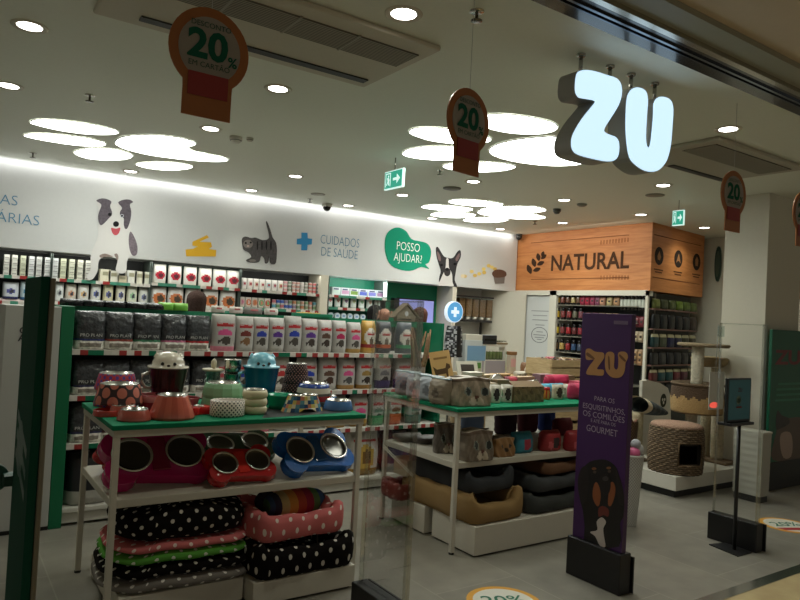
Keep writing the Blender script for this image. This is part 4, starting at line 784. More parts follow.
bowl2(115, 4.07, 40, 34, .09, None, 'red and violet patterned bowl, lower of two stacked behind the dotted bowl', umat='dots_purple', inset=False, group='stacked red and violet bowls')
bowl2(115, 4.07, 40, 32, .09, None, 'red and violet patterned bowl, upper of two stacked behind the dotted bowl', z=.091, umat='dots_purple', group='stacked red and violet bowls')
bowl2(171.5, 3.56, 44, 29, .118, None, 'tall sloping coral bowl with ribbed side', facet=40, colf=lambda u, j: (206, 104, 86) if int(u*60) % 2 else (192, 92, 76))
bowl2(152, 3.86, 25, 30, .085, None, 'wide rose bowl with a pale band behind the coral bowls', colf=lambda u, j: (206, 150, 150) if j == 3 else (164, 66, 76), inset=False)
bowl2(186.5, 3.86, 20, 24, .065, (168, 80, 88), 'small rose bowl behind the tall coral bowl', inset=False)
def bone_pts(a, b, r, n=7):   # outline of a bone: half width a, half height b, knob radius r
    P = []
    for cx, cy_, a0 in ((a, b, -60), (-a, b, 60), (-a, -b, 120), (a, -b, 240)):
        for k in range(n+1):
            q = radians(a0 + 210*k/n); P.append((cx+r*cos(q), cy_+r*sin(q)))
    return P
p = onY(198, 3.66); t = thing('pet_dish', 'small bright red bone shaped dish beside the tall coral bowl', 'pet bowl', (p.x, p.y, TZ+.001), radians(20), 'bowls on the first table')
m = MB(); m.prism([(x, y, .04) for x, y in bone_pts(.045, .022, .028)], (0, 0, -.04), (206, 26, 28), 'gloss'); m.build('body', t, bevel=.008); steel_inset(t, .026, .041, .02)
def mug(px, Y, wb, wt, yrim, col, lidc, label):
    p = onY(px, Y); r0, r1 = pxr(wb, p), pxr(wt, p); h = hgt(px, yrim, Y, TZ)
    t = thing('treat_jar', label, 'treat jar', (p.x, p.y, TZ+.001), radians(-15), 'bucket jars with animal lids')
    m = MB(); m.lathe([(0, 0), (r0, 0), (r0+(r1-r0)*.5, h*.5), (r1, h-.006), (r1*1.05, h), (r1*.96, h)], col, 'gloss', 32); m.build('body', t)
    m = MB(); m.tube([(-r1*.95, -.0, h*.85), (-r1*1.24, 0, h*.80), (-r1*1.28, 0, h*.62), (-r1*1.1, 0, h*.48), (-r0*1.02, 0, h*.45)], .010, lidc, 'gloss', 8); m.build('handle', t)
    m = MB(); m.lathe([(r1*1.04, h), (r1*1.04, h+.008), (r1*.82, h+.010), (r1*.80, h+.035), (r1*.68, h+.062), (r1*.46, h+.082), (.2*r1, h+.091), (0, h+.092)], lidc, 'gloss', 28); l = m.build('lid', t)
    for q in (-1, 1):
        m = MB(); m.lathe([(.020, 0), (.014, .014), (.004, .027), (0, .028)], lidc, 'gloss', 12, cx=q*r1*.58, cy=-.01, cz=h+.058); m.build('ear', l)
        m = MB(); m.ell((q*r1*.30, -r1*.785, h+.026), (.010, .006, .010), (20, 18, 18), 'gloss', 10, 6); m.build('eye', l)
    m = MB(); m.ell((0, -r1*.81, h+.016), (.010, .006, .007), (60, 44, 40), 'gloss', 10, 6); m.build('nose', l)
    return t
mug(166, 3.98, 26, 38, 367.5, (44, 26, 24), (206, 198, 182), 'dark brown bucket jar with cream dog lid')
mug(259.5, 3.98, 26, 35, 367, (16, 88, 126), (124, 190, 212), 'blue bucket jar with pale blue cat lid')
MP = [(0, 0), (1, 0), (1.02, .2), (.97, .7), (.88, .97), (.78, 1)]
for i, (z, lab) in enumerate(((0, 'lower'), (.066, 'upper'))): bowl2(222, 3.82, 41-2*i, 36, .082, (136, 184, 142), f'mint green faceted bowl, {lab} of two stacked', z=z, mat='satin', facet=13, profile=MP, inset=i == 1, group='stacked mint bowls')
t = bowl2(227, 3.56, 34.5, 34, .085, None, 'white oval bowl with black dots near the front table edge', umat='dots_cup', inset=False, profile=[(0, 0), (.96, 0), (1, .1), (1, .97), (.94, 1), (.92, .76), (0, .7)], sy=.85)
rq = pxr(34.5, t.location); m = MB(); m.lathe([(0, .061), (rq*.86, .063), (rq*.925, .082)], (216, 206, 198), 'gloss', 28, sy=.85); m.build('white_inside', t)
for i in range(3): bowl2(254, 3.60, 25, 22, .046, (206, 196, 160), f'cream bowl, {("lowest", "middle", "topmost")[i]} of three stacked before the blue bucket', z=.043*i, mat='satin', profile=[(0, 0), (.9, 0), (1, .26), (1, .66), (.9, .97), (.8, .97)], inset=i == 2, group='stacked cream bowls')
def cup(px, Y, wpx, h, lab, key='metal', col=STEEL, z=0, name='steel_cup', cat='steel bowl'):
    p = onY(px, Y); r = pxr(wpx, p); t = thing(name, lab, cat, (p.x, p.y, TZ+z+.001), 0, 'steel cups'); m = MB(); m.lathe([(0, .003), (r*.93, .0), (r*.96, h*.5), (r, h), (r*1.08, h+.002), (r*.98, h-.002), (r*.9, .01), (0, .008)], col, key, 24); m.build('cup', t); return t
t = cup(211, 4.08, 15, .19, 'clear food tub with pale knobbed lid standing behind mint bowls', 'clear_plastic', (190, 190, 180), name='food_tub', cat='tub'); m = MB(); m.lathe([(0, .205), (.062, .205), (.064, .196), (.05, .19)], (206, 196, 170), 'satin', 24); m.build('lid', t); m = MB(); m.ell((.005, 0, .235), (.018, .018, .032), (206, 196, 170), 'satin', 12, 8); m.build('knob', t)
for i, lab in enumerate(('lowest', 'middle', 'topmost')): cup(231, 4.08, 17, .085, f'steel cup, {lab} of three stacked behind the mint bowls', z=.0875*i)
bowl2(280, 3.74, 24, 28, .085, (18, 138, 104), 'teal plastic bowl with rim beside the blue bucket', inset=False, profile=[(0, 0), (.9, 0), (1.0, .35), (1.08, .7), (1.2, .92), (1.2, 1), (1.05, .95), (.8, .35), (0, .35)])
for i in range(4): bowl2(295, 4.0, 32-3*i, 28-3*i, .064, None, f'black bowl with coloured specks, {("lowest", "second", "third", "topmost")[i]} in the dark stack', z=.06*i, umat='dots_multi', inset=i == 3, group='stacked black speckled bowls')
bowl2(313, 3.84, 35, 29, .135, None, 'bowl striped blue, cream, grey and red', colf=lambda u, j: ((120, 130, 120), (120, 130, 120), (178, 52, 44), (96, 90, 84), (206, 198, 180), (206, 198, 180), (36, 66, 140), (44, 70, 150))[min(7, j)], profile=[(0, 0), (.9, 0), (.98, .22), (1, .46), (.98, .58), (.95, .70), (.91, .82), (.84, .98), (.74, 1)])
p = onY(302, 3.62); t = thing('double_feeder', 'double feeder with blue, yellow and coral geometric pattern', 'pet bowl', (p.x, p.y, TZ+.001), radians(2), 'bowls on the first table')
tri = [(58, 106, 136), (206, 186, 102), (196, 122, 94), (90, 140, 150), (214, 204, 170), (44, 72, 106)]
def two(u, v):
    a = 2*pi*u; k = 1.0-.28*v; sc_ = (1.0 if abs(cos(a)) > .35 else .86)
    return (cos(a)*.132*k*sc_, sin(a)*.078*k, .09*v+(.02*max(0, 1-v*4)*(1 if abs(cos(a)) < .35 else 0)))
m = MB(); m.grid(two, 28, 4, lambda u, v: tri[(int(u*14+.5*int(v*4))*2+int(v*4)*3+(1 if (u*14) % 1 > .5 else 0)) % 6], 'gloss', True, False)
m.v.append(Vector((0, 0, .09))); n_ = len(m.v)-1
for i in range(28): m.face([4*28+i, 4*28+(i+1) % 28, n_], (206, 190, 150), 'gloss')
m.build('body', t); steel_inset(t, .04, .091, .03, loc=(-.05, 0, 0)); steel_inset(t, .04, .091, .03, loc=(.05, 0, 0))
bowl2(338, 3.62, 30, 25, .055, (76, 116, 168), 'low blue bowl with steel inset by the table end')
bowl2(327, 3.86, 22, 18, .05, (84, 122, 172), 'low blue bowl behind the other blue bowl')
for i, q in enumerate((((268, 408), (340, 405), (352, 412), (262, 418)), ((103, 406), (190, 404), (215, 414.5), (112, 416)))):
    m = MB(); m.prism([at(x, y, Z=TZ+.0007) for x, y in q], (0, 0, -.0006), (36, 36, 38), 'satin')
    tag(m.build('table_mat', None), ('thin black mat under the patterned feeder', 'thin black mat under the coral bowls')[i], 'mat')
# bone shaped feeders on the shelf, leaning back
def feeder(px, py, rz, tilt, sc, c1, c2, label, yy):
    p = at(px, py, Y=yy); t = thing('bone_feeder', label, 'pet feeder', (p.x, yy, TS+.002), rz, 'bone shaped feeders')
    M = Matrix.Translation((0, 0, 0)) @ Matrix.Rotation(tilt, 4, 'X')
    lowest = min((M @ Vector((x*sc, y*sc, -.07*sc))).z for x, y in bone_pts(.19, .075, .085)); M = Matrix.Translation((0, 0, -lowest)) @ M
    m = MB()   # body swells over the knobs
    m.prism([(x*sc, y*sc, 0) for x, y in bone_pts(.19, .075, .085, 9)], (0, 0, -.07*sc), c1, 'gloss'); m.xf(M); m.build('body', t, bevel=.026*sc, seg=4)
    for s in (-1, 1):
        for s2 in (-1, 1):
            m = MB(); m.ell((s*.205*sc, s2*.085*sc, -.048*sc), (.078*sc, .072*sc, .05*sc), c1, 'gloss'); m.xf(M); m.build('knob', t)
        m = MB(); m.lathe([(.098*sc, .0), (.104*sc, .016*sc), (.097*sc, .020*sc), (.090*sc, .010*sc), (.06*sc, .004*sc), (0, .003*sc)], lambda u, j: (226, 224, 218) if j < 3 else (96, 94, 88), 'metal', 32, cx=s*.135*sc, cz=.002*sc); m.xf(M); m.build('steel_bowl', t)  # dark reflection inside and bright rim highlight are coloured into the steel
    m = MB(); m.box(-.045*sc, .045*sc, -.10*sc, .10*sc, .001, .012*sc, c2, 'gloss'); m.xf(M); m.build('centre_panel', t, bevel=.004)
    return t
feeder(157, 480, radians(2), radians(43), 1.0, (172, 18, 92), (120, 14, 50), 'magenta bone shaped double feeder leaning on the shelf', 3.62)
feeder(240, 482, radians(4), radians(40), .70, (176, 22, 24), (206, 40, 28), 'red bone shaped double feeder in the middle of the shelf', 3.51)
feeder(315, 474, radians(8), radians(44), .88, (14, 92, 172), (12, 70, 120), 'blue bone shaped double feeder at the shelf end', 3.55)
feeder(237, 452, radians(2), radians(28), .82, (22, 70, 28), (16, 50, 22), 'dark green bone feeder behind the red one', 3.98)
feeder(120, 478, radians(40), radians(35), .55, (170, 24, 30), (120, 16, 20), 'small red bone feeder behind the magenta one', 4.02)
# ================================================================ BEDS AND CUSHIONS
def rr_pts(a, b, r, n):   # point and outward angle along a rounded rectangle
    L = [2*(a-r), pi*r/2, 2*(b-r), pi*r/2]*2; segs = [2*(a-r), pi*r/2, 2*(b-r), pi*r/2, 2*(a-r), pi*r/2, 2*(b-r), pi*r/2]; T = sum(segs)
    c = [((a-r), -(b-r), -90), ((a-r), (b-r), 0), (-(a-r), (b-r), 90), (-(a-r), -(b-r), 180)]
    def f(s):
        s = (s % 1)*T; k = 0
        while s > segs[k]+1e-9: s -= segs[k]; k += 1
        if k % 2 == 0:
            st = [(-(a-r), -b), (a, -(b-r)), ((a-r), b), (-a, (b-r))][k//2]; d = [(1, 0), (0, 1), (-1, 0), (0, -1)][k//2]
            return (st[0]+d[0]*s, st[1]+d[1]*s, radians([-90, 0, 90, 180][k//2]))
        cx, cy_, a0 = c[k//2]; an = radians(a0)+s/r
        return (cx+r*cos(an), cy_+r*sin(an), an)
    return f, T
def pet_bed(name, label, loc, rz, a, b, h, tk, col, key='fabric', mat=None, incol=None, dip=.3, group='pet beds', cush=True, sag=.0):
    t = thing(name, label, 'pet bed', loc, rz, group); f, T = rr_pts(a, b, min(a, b)*.24, 0)
    prof = [(-.42, .0), (-.1, -.0), (.40, .03), (.52, .18), (.55, .45), (.53, .72), (.44, .92), (.18, 1.0), (-.12, .97), (-.36, .80), (-.46, .5), (-.44, .15)]
    m = MB(); n = 56; k = len(prof)
    def g(u, v):
        x, y, an = f(u); q, z = prof[min(k-1, round(v*(k-1)))]
        hh = h*(1-dip*max(0, cos(4*pi*u*2+ .0))*0 - (dip if (y < -b*.8 and abs(x) < a*.55) else dip*.35*(1-abs(sin(2*an))) )) if True else h
        w_ = h*(1-dip*max(0.0, -sin(an))**3*max(0, 1-(x/a)**4)-.12*(1-abs(sin(2*an))))
        j = .006*sin(37*u)+.005*sin(71*u+3*v)
        return (x+cos(an)*(q*tk+j)-cos(an)*tk*.5, y+sin(an)*(q*tk+j)-sin(an)*tk*.5, z*w_+(j if z > .5 else 0))
    L = [i*.045 for i in range(k)]
    m.grid(g, n, k-1, col, key, True, True, lambda u, v: (T*u, tk*2.6*v)); m.build('bolster', t, mat=mat)
    m = MB(); ai, bi = a-tk*.8, b-tk*.8
    m.grid(lambda u, v: ((2*u-1)*ai, (2*v-1)*bi, .02+h*.38*(1-(2*u-1)**4)*(1-(2*v-1)**4)), 12, 10, incol or col, key, uv=lambda u, v: (2*ai*u, 2*bi*v))
    m.build('cushion', t, mat=mat if not incol else None)
    return t
def flat_cushion(label, loc, rz, a, b, h, mat, group, rim=None):
    t = thing('pet_cushion', label, 'pet cushion', loc, rz, group); f, T = rr_pts(a, b, min(a, b)*.7, 0)
    m = MB(); prof = [(0, 0), (.8, .02), (.95, .15), (1, .45), (.96, .8), (.86, .96), (.6, 1.0), (.3, .98), (0, .95)]; k = len(prof); CL = [0]
    for p_, q_ in zip(prof, prof[1:]): CL.append(CL[-1]+math.hypot((q_[0]-p_[0])*b, (q_[1]-p_[1])*h))
    def g(u, v):
        x, y, an = f(u); q, z = prof[round(v*(k-1))]; return (x*q, y*q, z*h*(1+.12*sin(9*u*2*pi/3)*q)+.004*sin(50*u))
    m.grid(g, 44, k-1, WHITE, 'fabric', True, True, lambda u, v: (T*u, CL[round(v*(k-1))]))
    m.build('cover', t, mat=mat); return t
cx, cyy = 1.13, 3.68
for i, (mt, cn, hh, sc_) in enumerate((('dots_grey', 'grey', .058, 1.0), ('dots_black', 'black', .062, .98), ('dots_green', 'green', .048, .95), ('dots_pink', 'pink', .044, .92))):
    z = .132+sum((.058, .062, .048, .044)[:i])*1.08
    flat_cushion(f'{cn} pet cushion with white dots, {("lowest", "second", "third", "fourth")[i]} in the cushion stack', (cx, cyy-.01, z), radians(-4), (.40*sc_, .29*sc_, hh)[0], .29*sc_, hh, mt, 'dotted cushions in a stack')
flat_cushion('thick black dotted cushion on top of the cushion stack', (cx+.0, cyy-.01, .132+.212*1.08), radians(-4), .34, .26, .165, 'dots_black', 'dotted cushions in a stack')
pet_bed('pet_bed', 'black pet bed with white dots on the plinth', (1.74, 3.55, .132), radians(0), .30, .27, .19, .10, (34, 30, 28), mat='dots_black', group='dotted pet beds', dip=.12)
pet_bed('pet_bed', 'pink pet bed with white dots on the black dotted bed', (1.72, 3.56, .31), radians(2), .265, .23, .17, .09, (206, 112, 112), mat='dots_pink', group='dotted pet beds', dip=.12)
t = thing('pet_cushion', 'rainbow striped cushion lying in the pink dotted bed', 'pet cushion', (1.77, 3.56, .395), radians(5)); rain = [(60, 96, 60), (52, 74, 110), (52, 46, 70), (196, 176, 120), (214, 150, 70), (190, 80, 60), (160, 44, 70), (92, 130, 80), (58, 92, 140), (48, 60, 90), (206, 186, 150)]
m = MB(); m.grid(lambda u, v: ((.19*(-cos(pi*u)))*(1), .10*cos(2*pi*v)*sin(pi*u)**.5, .05+.075*sin(2*pi*v)*sin(pi*u)**.5), 22, 16, lambda u, v: rain[min(10, int(u*11))], 'fabric'); m.build('cover', t)
m = MB(); m.ell((-.15, .06, .06), (.07, .05, .06), (30, 30, 44), 'fabric', 12, 8); m.build('dark_side', t)
# dog beds below the second table
pet_bed('pet_bed', 'tan canvas dog bed on the low plinth', (3.20, 3.78, .202), radians(0), .25, .42, .22, .11, (148, 118, 74), incol=(120, 98, 64), group='plain dog beds', dip=.35)
pet_bed('pet_bed', 'charcoal dog bed lying in the tan bed', (3.19, 3.77, .385), radians(0), .215, .34, .16, .10, (52, 54, 58), incol=(44, 42, 44), group='plain dog beds', dip=.3)
pet_bed('pet_bed', 'dark grey dog bed at the lower end of the second table', (3.86, 3.66, .202), radians(0), .36, .29, .15, .12, (58, 60, 58), incol=(44, 44, 44), group='plain dog beds', dip=.2)
pet_bed('pet_bed', 'slate grey dog bed stacked on the dark grey one', (3.89, 3.68, .34), radians(3), .34, .27, .13, .11, (66, 68, 70), incol=(48, 48, 50), group='plain dog beds', dip=.2)
pet_bed('pet_bed', 'brown leather look dog bed topmost by the banner', (3.98, 3.70, .44), radians(3), .28, .24, .10, .10, (112, 78, 54), incol=(70, 52, 40), group='plain dog beds', dip=.1)
for px, py, rot, lab in ((468, 496, 0, 'a'), (469, 522, 0, 'b')): pass
pet_bed('pet_bed', 'red brown little basket bed at the rear plinth corner', (2.99, 4.16, .202), radians(0), .16, .12, .14, .06, (128, 52, 44), 'satin', incol=(40, 34, 32), group='plain dog beds', dip=.1)
t = thing('wooden_box', 'pale wooden box on top of the red brown basket', 'box', (3.04, 4.16, .36)); m = MB(); m.box(-.11, .11, -.09, .09, .0, .11, (170, 152, 124), 'satin'); m.build('box', t, bevel=.006); m = MB(); m.box(-.12, .12, -.10, .10, .11, .125, (182, 164, 136), 'satin'); m.build('lid', t, bevel=.004)
# white leaning price holder in front
t = thing('label_holder', 'white slanting label holder beside the rear leg of the second table', 'holder', (2.84, 4.1, 0)); a, b_ = at(383, 447, Y=4.28), at(413, 477, Y=3.95)
m = MB()
for k in (0, 1): m.tube([a+Vector((0, 0, .016*k)), b_+Vector((0, 0, .016*k))], .004, (212, 206, 190), 'satin', 6)
m.build('bar', t, world=True)
# ================================================================ GOODS ON THE SECOND TABLE
def face_bag(loc, rz, w_, h_, d, base, label, kind='cat'):
    def p(u, v):
        if kind == 'cat':
            for s in (-1, 1):
                if ((u-s*.42-.08)/.20)**2+((v-.52)/.16)**2 < 1: return (40, 46, 44) if ((u-s*.42-.08)/.13)**2+((v-.52)/.13)**2 < 1 else (128, 136, 126)
            if ((u-.08)/.10)**2+((v-.32)/.06)**2 < 1: return (104, 62, 56)
            if abs(u-.08) < .03 and .16 < v < .28: return (96, 78, 64)
            if ((abs(u-.08)-.17)/.2)**2+((v-.18)/.14)**2 < 1: return (190, 176, 156)
            if v > .88: return (98, 82, 68)
            return tuple(int(c*(1.05 if int(abs(u-.08)*9+v*4) % 2 else .95)) for c in base)
        if kind == 'dog' and (((abs(u)-.35)/.12)**2+((v-.55)/.1)**2 < 1 or (u/.2)**2+((v-.35)/.12)**2 < 1): return (50, 40, 34)
        return base
    t = thing('storage_bag', label, 'storage bag', loc, rz, 'printed pet face bags')
    m = MB()
    def g(u, v):
        x = -1+4*u if u <= .5 else 1-4*(u-.5); s = -1 if u <= .5 else 1
        return (x*w_/2*(1-.05*v)+.004*sin(9*v+5*x), s*d/2*(1-.25*v*v)*(max(.0, 1-abs(x)**8))**.5+.005*sin(11*x+7*v), v*h_*(1+.04*cos(3*x)))
    m.grid(g, 64, 24, lambda u, v: p(-1+4*u, v) if u < .5 else base, 'satin', True)
    n = 64; m.face([i for i in range(n)][::-1], base, 'satin'); m.face([24*n+i for i in range(n)], (150, 136, 118), 'satin'); m.build('body', t)
    m = MB(); m.tube([(-w_*.44, 0, h_+.004), (0, 0, h_+.001), (w_*.44, 0, h_+.004)], .005, (110, 96, 80), 'satin', 6); m.build('zip', t)
    return t
def side_bag(px, py, w_, h_, d, base, label, rz=0):
    return face_bag(on(px, py), rz, w_, h_, d, base, label, 'plain')
face_bag(tuple(onY(467, 3.60)+Vector((0, 0, .001))), radians(-8), .33, .19, .20, (150, 136, 118), 'tabby cat face storage bag at the front table corner')
for i, (px, py, c) in enumerate(((441, 3.68, (146, 132, 114)), (430, 3.84, (178, 184, 194)), (418, 4.0, (186, 190, 196)), (407, 4.17, (160, 160, 164)))):
    t = thing('storage_bag', f'{("brown", "pale blue", "silvery", "grey")[i]} storage bag, {ORD[i]} behind the cat face bag along the table side', 'storage bag', tuple(onY(px, py)+Vector((0, 0, .001))), radians((-84, -66, -80, -60)[i]), 'printed pet face bags')
    m = bag_mesh(.20, .18, .12, (lambda c: lambda u, v: tuple(int(q*.72) for q in c) if (u/.3)**2+((v-.4)/.2)**2 < 1 else c)(c), c, 'satin', jit=.014); m.build('body', t); m = MB(); m.box(-.095, .095, -.03, .03, .172, .178, (160, 184, 192), 'satin'); m.build('flap', t)
def photo_mug(px, py, r, h, c, pic, lab, name='photo_mug', cat='mug'):
    t = thing(name, lab, cat, on(px, py), radians(random.uniform(-30, -10)), 'dog photo mugs'); m = MB()
    m.lathe([(0, 0), (r*.96, 0), (r, .006), (r, h*.3), (r, h*.6), (r, h), (r*.92, h), (r*.9, .01), (0, .01)], c, 'gloss', 26, ); m.build('body', t)
    m = MB(); m.grid(lambda u, v: (r*1.015*cos(radians(-135+90*u)), r*1.015*sin(radians(-135+90*u)), h*(.12+.72*v)), 9, 8, lambda u, v: pic if ((u-.5)/.36)**2+((v-.5)/.46)**2 < 1 else c, 'gloss'); m.build('dog_picture', t)
    m = MB(); m.tube([(r*.95, 0, h*.82), (r*1.45, 0, h*.75), (r*1.5, 0, h*.4), (r*.95, 0, h*.2)], .007, c, 'gloss', 8); m.build('handle', t); return t
for i, (px, py, r, h, c, pic) in enumerate(((494, 402.5, .044, .125, (206, 200, 186), (46, 40, 38)), (506, 402, .044, .125, (200, 194, 180), (54, 46, 40)), (557, 398.8, .045, .11, (176, 164, 142), (62, 46, 36)), (568, 398, .045, .11, (186, 176, 156), (70, 52, 40)))):
    photo_mug(px, py, r, h, c, pic, f'{"cream" if i < 2 else "beige"} mug with a dog picture, {ORD[i]} from left at the table front')
def can(px, py, lab, c1, c2, r=.05, h=.11, lying=False, z=0):
    t = thing('gift_tin', lab, 'tin', on(px, py, TZ+z), 0, 'gift tins on the second table'); m = MB()
    m.lathe([(0, 0), (r*.96, 0), (r, .008), (r, h*.25), (r, h*.5), (r, h*.75), (r, h-.006), (r*.9, h), (0, h-.004)], (0, 0, 0), 'satin', 24, ) if False else m.lathe([(0, 0), (r*.96, 0), (r, .008), (r, h*.25), (r, h*.5), (r, h*.75), (r, h-.006), (r*.9, h), (0, h-.004)], lambda u, j: STEEL if j >= 6 else (c2 if j in (3, 4) else c1), 'satin', 24)
    m.xf(Matrix.Rotation(radians(78), 4, 'X')) if lying else None
    if lying: m.v = [v+Vector((0, 0, r)) for v in m.v]
    m.build('body', t); m = MB(); m.lathe([(r*1.02, h-.008), (r*1.04, h), (r*.93, h+.004)], STEEL, 'metal', 24)
    if lying: m.xf(Matrix.Rotation(radians(78), 4, 'X')); m.v = [v+Vector((0, 0, r)) for v in m.v]
    m.build('lid_rim', t); return t
can(494, 393, 'round patterned tin standing on its side behind the mugs', (146, 134, 112), (120, 108, 90), .075, .05, True)
can(484, 400, 'pale tin beside the cat face bag', (186, 180, 166), (150, 140, 124), .04, .13)
can(528, 394, 'open dark tin lying behind the brown box', (150, 140, 122), (104, 92, 76), .055, .09, True)
t = thing('snack_box', 'long brown snack box at the front edge of the second table', 'box', on(524, 401.5), radians(-2)); m = MB(); m.grid(lambda u, v: ((u-.5)*.30, -.05+.004*sin(30*u+9*v), v*.115), 20, 8, lambda u, v: (96, 74, 52) if sin(14*u)*sin(9*v+2) > .1 else (132, 106, 76), 'satin'); m.box(-.15, .15, -.049, .05, 0, .114, (118, 94, 66), 'satin'); m.build('box', t); m = MB(); m.prism([(-.15, -.05, .115), (.15, -.05, .115), (.14, .02, .15), (-.14, .02, .15)], (0, .006, 0), (126, 102, 72), 'satin'); m.build('lid', t)
for i, (px, py) in enumerate(((538, 400), (546, 399.5))):
    t = thing('treat_jar', f'small red and amber treat jar, {ORD[i]} of two beside the beige mugs', 'jar', on(px, py), 0, 'red treat jars'); m = MB(); m.lathe([(0, 0), (.03, 0), (.032, .01), (.032, .06), (.026, .075)], lambda u, j: (176, 60, 30) if j > 1 and int(u*12) % 2 else (190, 130, 60), 'gloss', 20); m.build('body', t); m = MB(); m.lathe([(.029, .074), (.029, .095), (0, .097)], (176, 30, 34), 'gloss', 18); m.build('lid', t)
def soft_pack(px, py, w_, h_, d, c, c2, lab, z=0, rz=0, name='toy_pack', grp='packs on the second table'):
    o = bag_mesh(w_, h_, d, lambda u, v: c2 if (abs(u) > .55 and v > .25) or (.42 < v < .52) else c, c, 'satin', 12, 12, .01).build(name, None, loc=tuple(onY(px, py)+Vector((0, 0, z+.001)))); o.rotation_euler.z = rz; return tag(o, lab, 'pet product', grp)
soft_pack(556, 3.98, .30, .16, .10, (196, 44, 86), (170, 30, 66), 'bright pink pack behind the beige mugs')
soft_pack(552, 3.8, .26, .11, .08, (60, 148, 184), (90, 170, 196), 'sky blue pack in front of the bright pink pack')
soft_pack(575, 3.68, .16, .125, .12, (196, 52, 92), (168, 40, 76), 'dark pink pack beside the last beige mug')
soft_pack(510, 4.15, .16, .13, .08, (170, 48, 66), (120, 36, 56), 'crimson pack in the middle of the second table')
soft_pack(533, 4.1, .17, .09, .08, (120, 88, 120), (150, 116, 140), 'mauve pack behind the lying tin')
soft_pack(541, 3.86, .12, .10, .06, (170, 60, 84), (90, 50, 70), 'plum pack between the lying tin and the blue pack')
t = thing('knit_toy', 'grey and white knitted rope toy lying behind the cat face bag', 'toy', tuple(onY(463, 4.05)+Vector((0, 0, .061)))); m = MB()
for k in range(3): m.tube([(-.14+.035*i, .02*sin(i*1.3+2*k), .03+.015*cos(i*1.3+2*k)) for i in range(9)], .016, [(196, 194, 190), (110, 108, 110), (160, 158, 156)][k], 'fabric', 8)
m.build('rope', t); m = MB(); m.box(-.15, .15, -.05, .05, -.058, .012, (146, 120, 84), 'satin'); m.build('tray', t)
# kraft card display, driftwood tub
p = tuple(onY(446, 4.22)); t = thing('display_card', 'kraft card with a dog print standing on the second table', 'card', p, radians(-12)); M = Matrix.Translation((0, 0, .015)) @ Matrix.Rotation(radians(-9), 4, 'Y') @ Matrix.Rotation(radians(-12), 4, 'X')
m = MB(); m.box(-.09, .09, 0, .006, 0, .32, (196, 156, 98), 'satin'); m.xf(M); m.build('card', t)
m = MB(); m.prism([(x, -.0008, z) for x, z in ((-.06, .10), (-.045, .10), (-.042, .135), (.028, .135), (.03, .10), (.045, .10), (.05, .165), (.076, .178), (.072, .204), (.046, .218), (.03, .18), (-.045, .176), (-.076, .204), (-.07, .165))], (0, .0006, 0), (88, 66, 44)); m.xf(M); m.build('dog_print', t)
m = MB(); m.box(-.06, .06, -.0008, 0, .255, .272, (140, 106, 66)); m.xf(M); m.build('caption', t)
p = onY(417, 4.27); t = thing('driftwood_tub', 'brown tub holding twisted chewing roots on the table corner', 'tub', (p.x, 4.27, TZ+.001))
m = MB(); m.lathe([(0, 0), (.05, 0), (.056, .20), (.05, .20), (.046, .02), (0, .02)], (96, 82, 66), 'satin', 22); m.build('tub', t); rr = random.Random(5)
for k in range(9):
    a = 2*pi*k/9; x0, y0 = .026*cos(a), .026*sin(a); lean = (-.085+.02*rr.random() if k % 3 else .075+.02*rr.random()); top = .45+.06*rr.random()
    pts = [(x0+lean*(max(0, q-.3)/.7)**.8+.010*sin(5*q+k), y0+.010*cos(5*q+k), .03+(top-.03)*q) for q in [i/8 for i in range(9)]]
    m = MB(); m.tube(pts, [.013, .014, .014, .015, .014, .013, .012, .010, .005], [(150, 118, 88), (120, 92, 68), (168, 140, 108)][k % 3], 'bark', 8); m.build('root', t)
for i, (px, Y, w_, h_, c) in enumerate(((486, 4.0, .15, .10, (150, 128, 96)), (499, 4.05, .14, .12, (120, 100, 74)), (487, 4.24, .2, .14, (176, 150, 110)), (522, 4.24, .2, .12, (160, 136, 104)), (543, 4.24, .18, .14, (128, 96, 104)), (562, 4.05, .2, .15, (150, 120, 90)), (577, 3.84, .10, .12, (178, 70, 90)), (472, 4.25, .16, .16, (190, 184, 170)))):
    p = onY(px, Y); m = MB(); m.box(-w_/2, w_/2, -.05, .05, 0, h_, c, 'satin', tuple(min(255, int(q*1.1)) for q in c)); m.box(-w_*.3, w_*.3, -.0515, -.05, h_*.25, h_*.7, tuple(int(q*.6) for q in c), 'satin'); o = m.build('gift_box', None, loc=(p.x, Y, TZ+.001), bevel=.003)
    tag(o, ('tan gift box right behind the cream mugs', 'brown gift box behind the brown snack box', 'big tan gift box at the back edge of the second table', 'light brown gift box at the back behind the lying tin', 'mauve gift box at the back behind the bright pink pack', 'wide brown gift box at the back behind the beige mugs', 'rose gift box beside the purple banner', 'pale gift box at the back behind the cat face bag')[i], 'box', 'gift boxes on the second table')
for i, (px, w_, h_, c) in enumerate(((505, .22, .27, (46, 22, 30)), (527, .2, .28, (70, 18, 28)), (546, .16, .29, (30, 48, 110)), (470, .26, .30, (130, 150, 186)), (562, .2, .16, (96, 26, 36)))):
    yy = 4.0 if px == 562 else 4.2; p = onY(px, yy, TS); o = bag_mesh(w_, h_-.02, .12, lambda u, v, c=c: c, c, 'fabric', 10, 10, .01).build('folded_coat', None, loc=(p.x, yy, TS+.008)); tag(o, ('black red folded pet coat at the back of the lower shelf', 'dark red folded pet coat at the back of the lower shelf', 'deep blue folded pet coat at the back of the lower shelf', 'pale blue pack at the back of the lower shelf', 'wine red low pet coat at the back of the lower shelf')[i], 'pet coat', 'pet coats on the lower shelf')
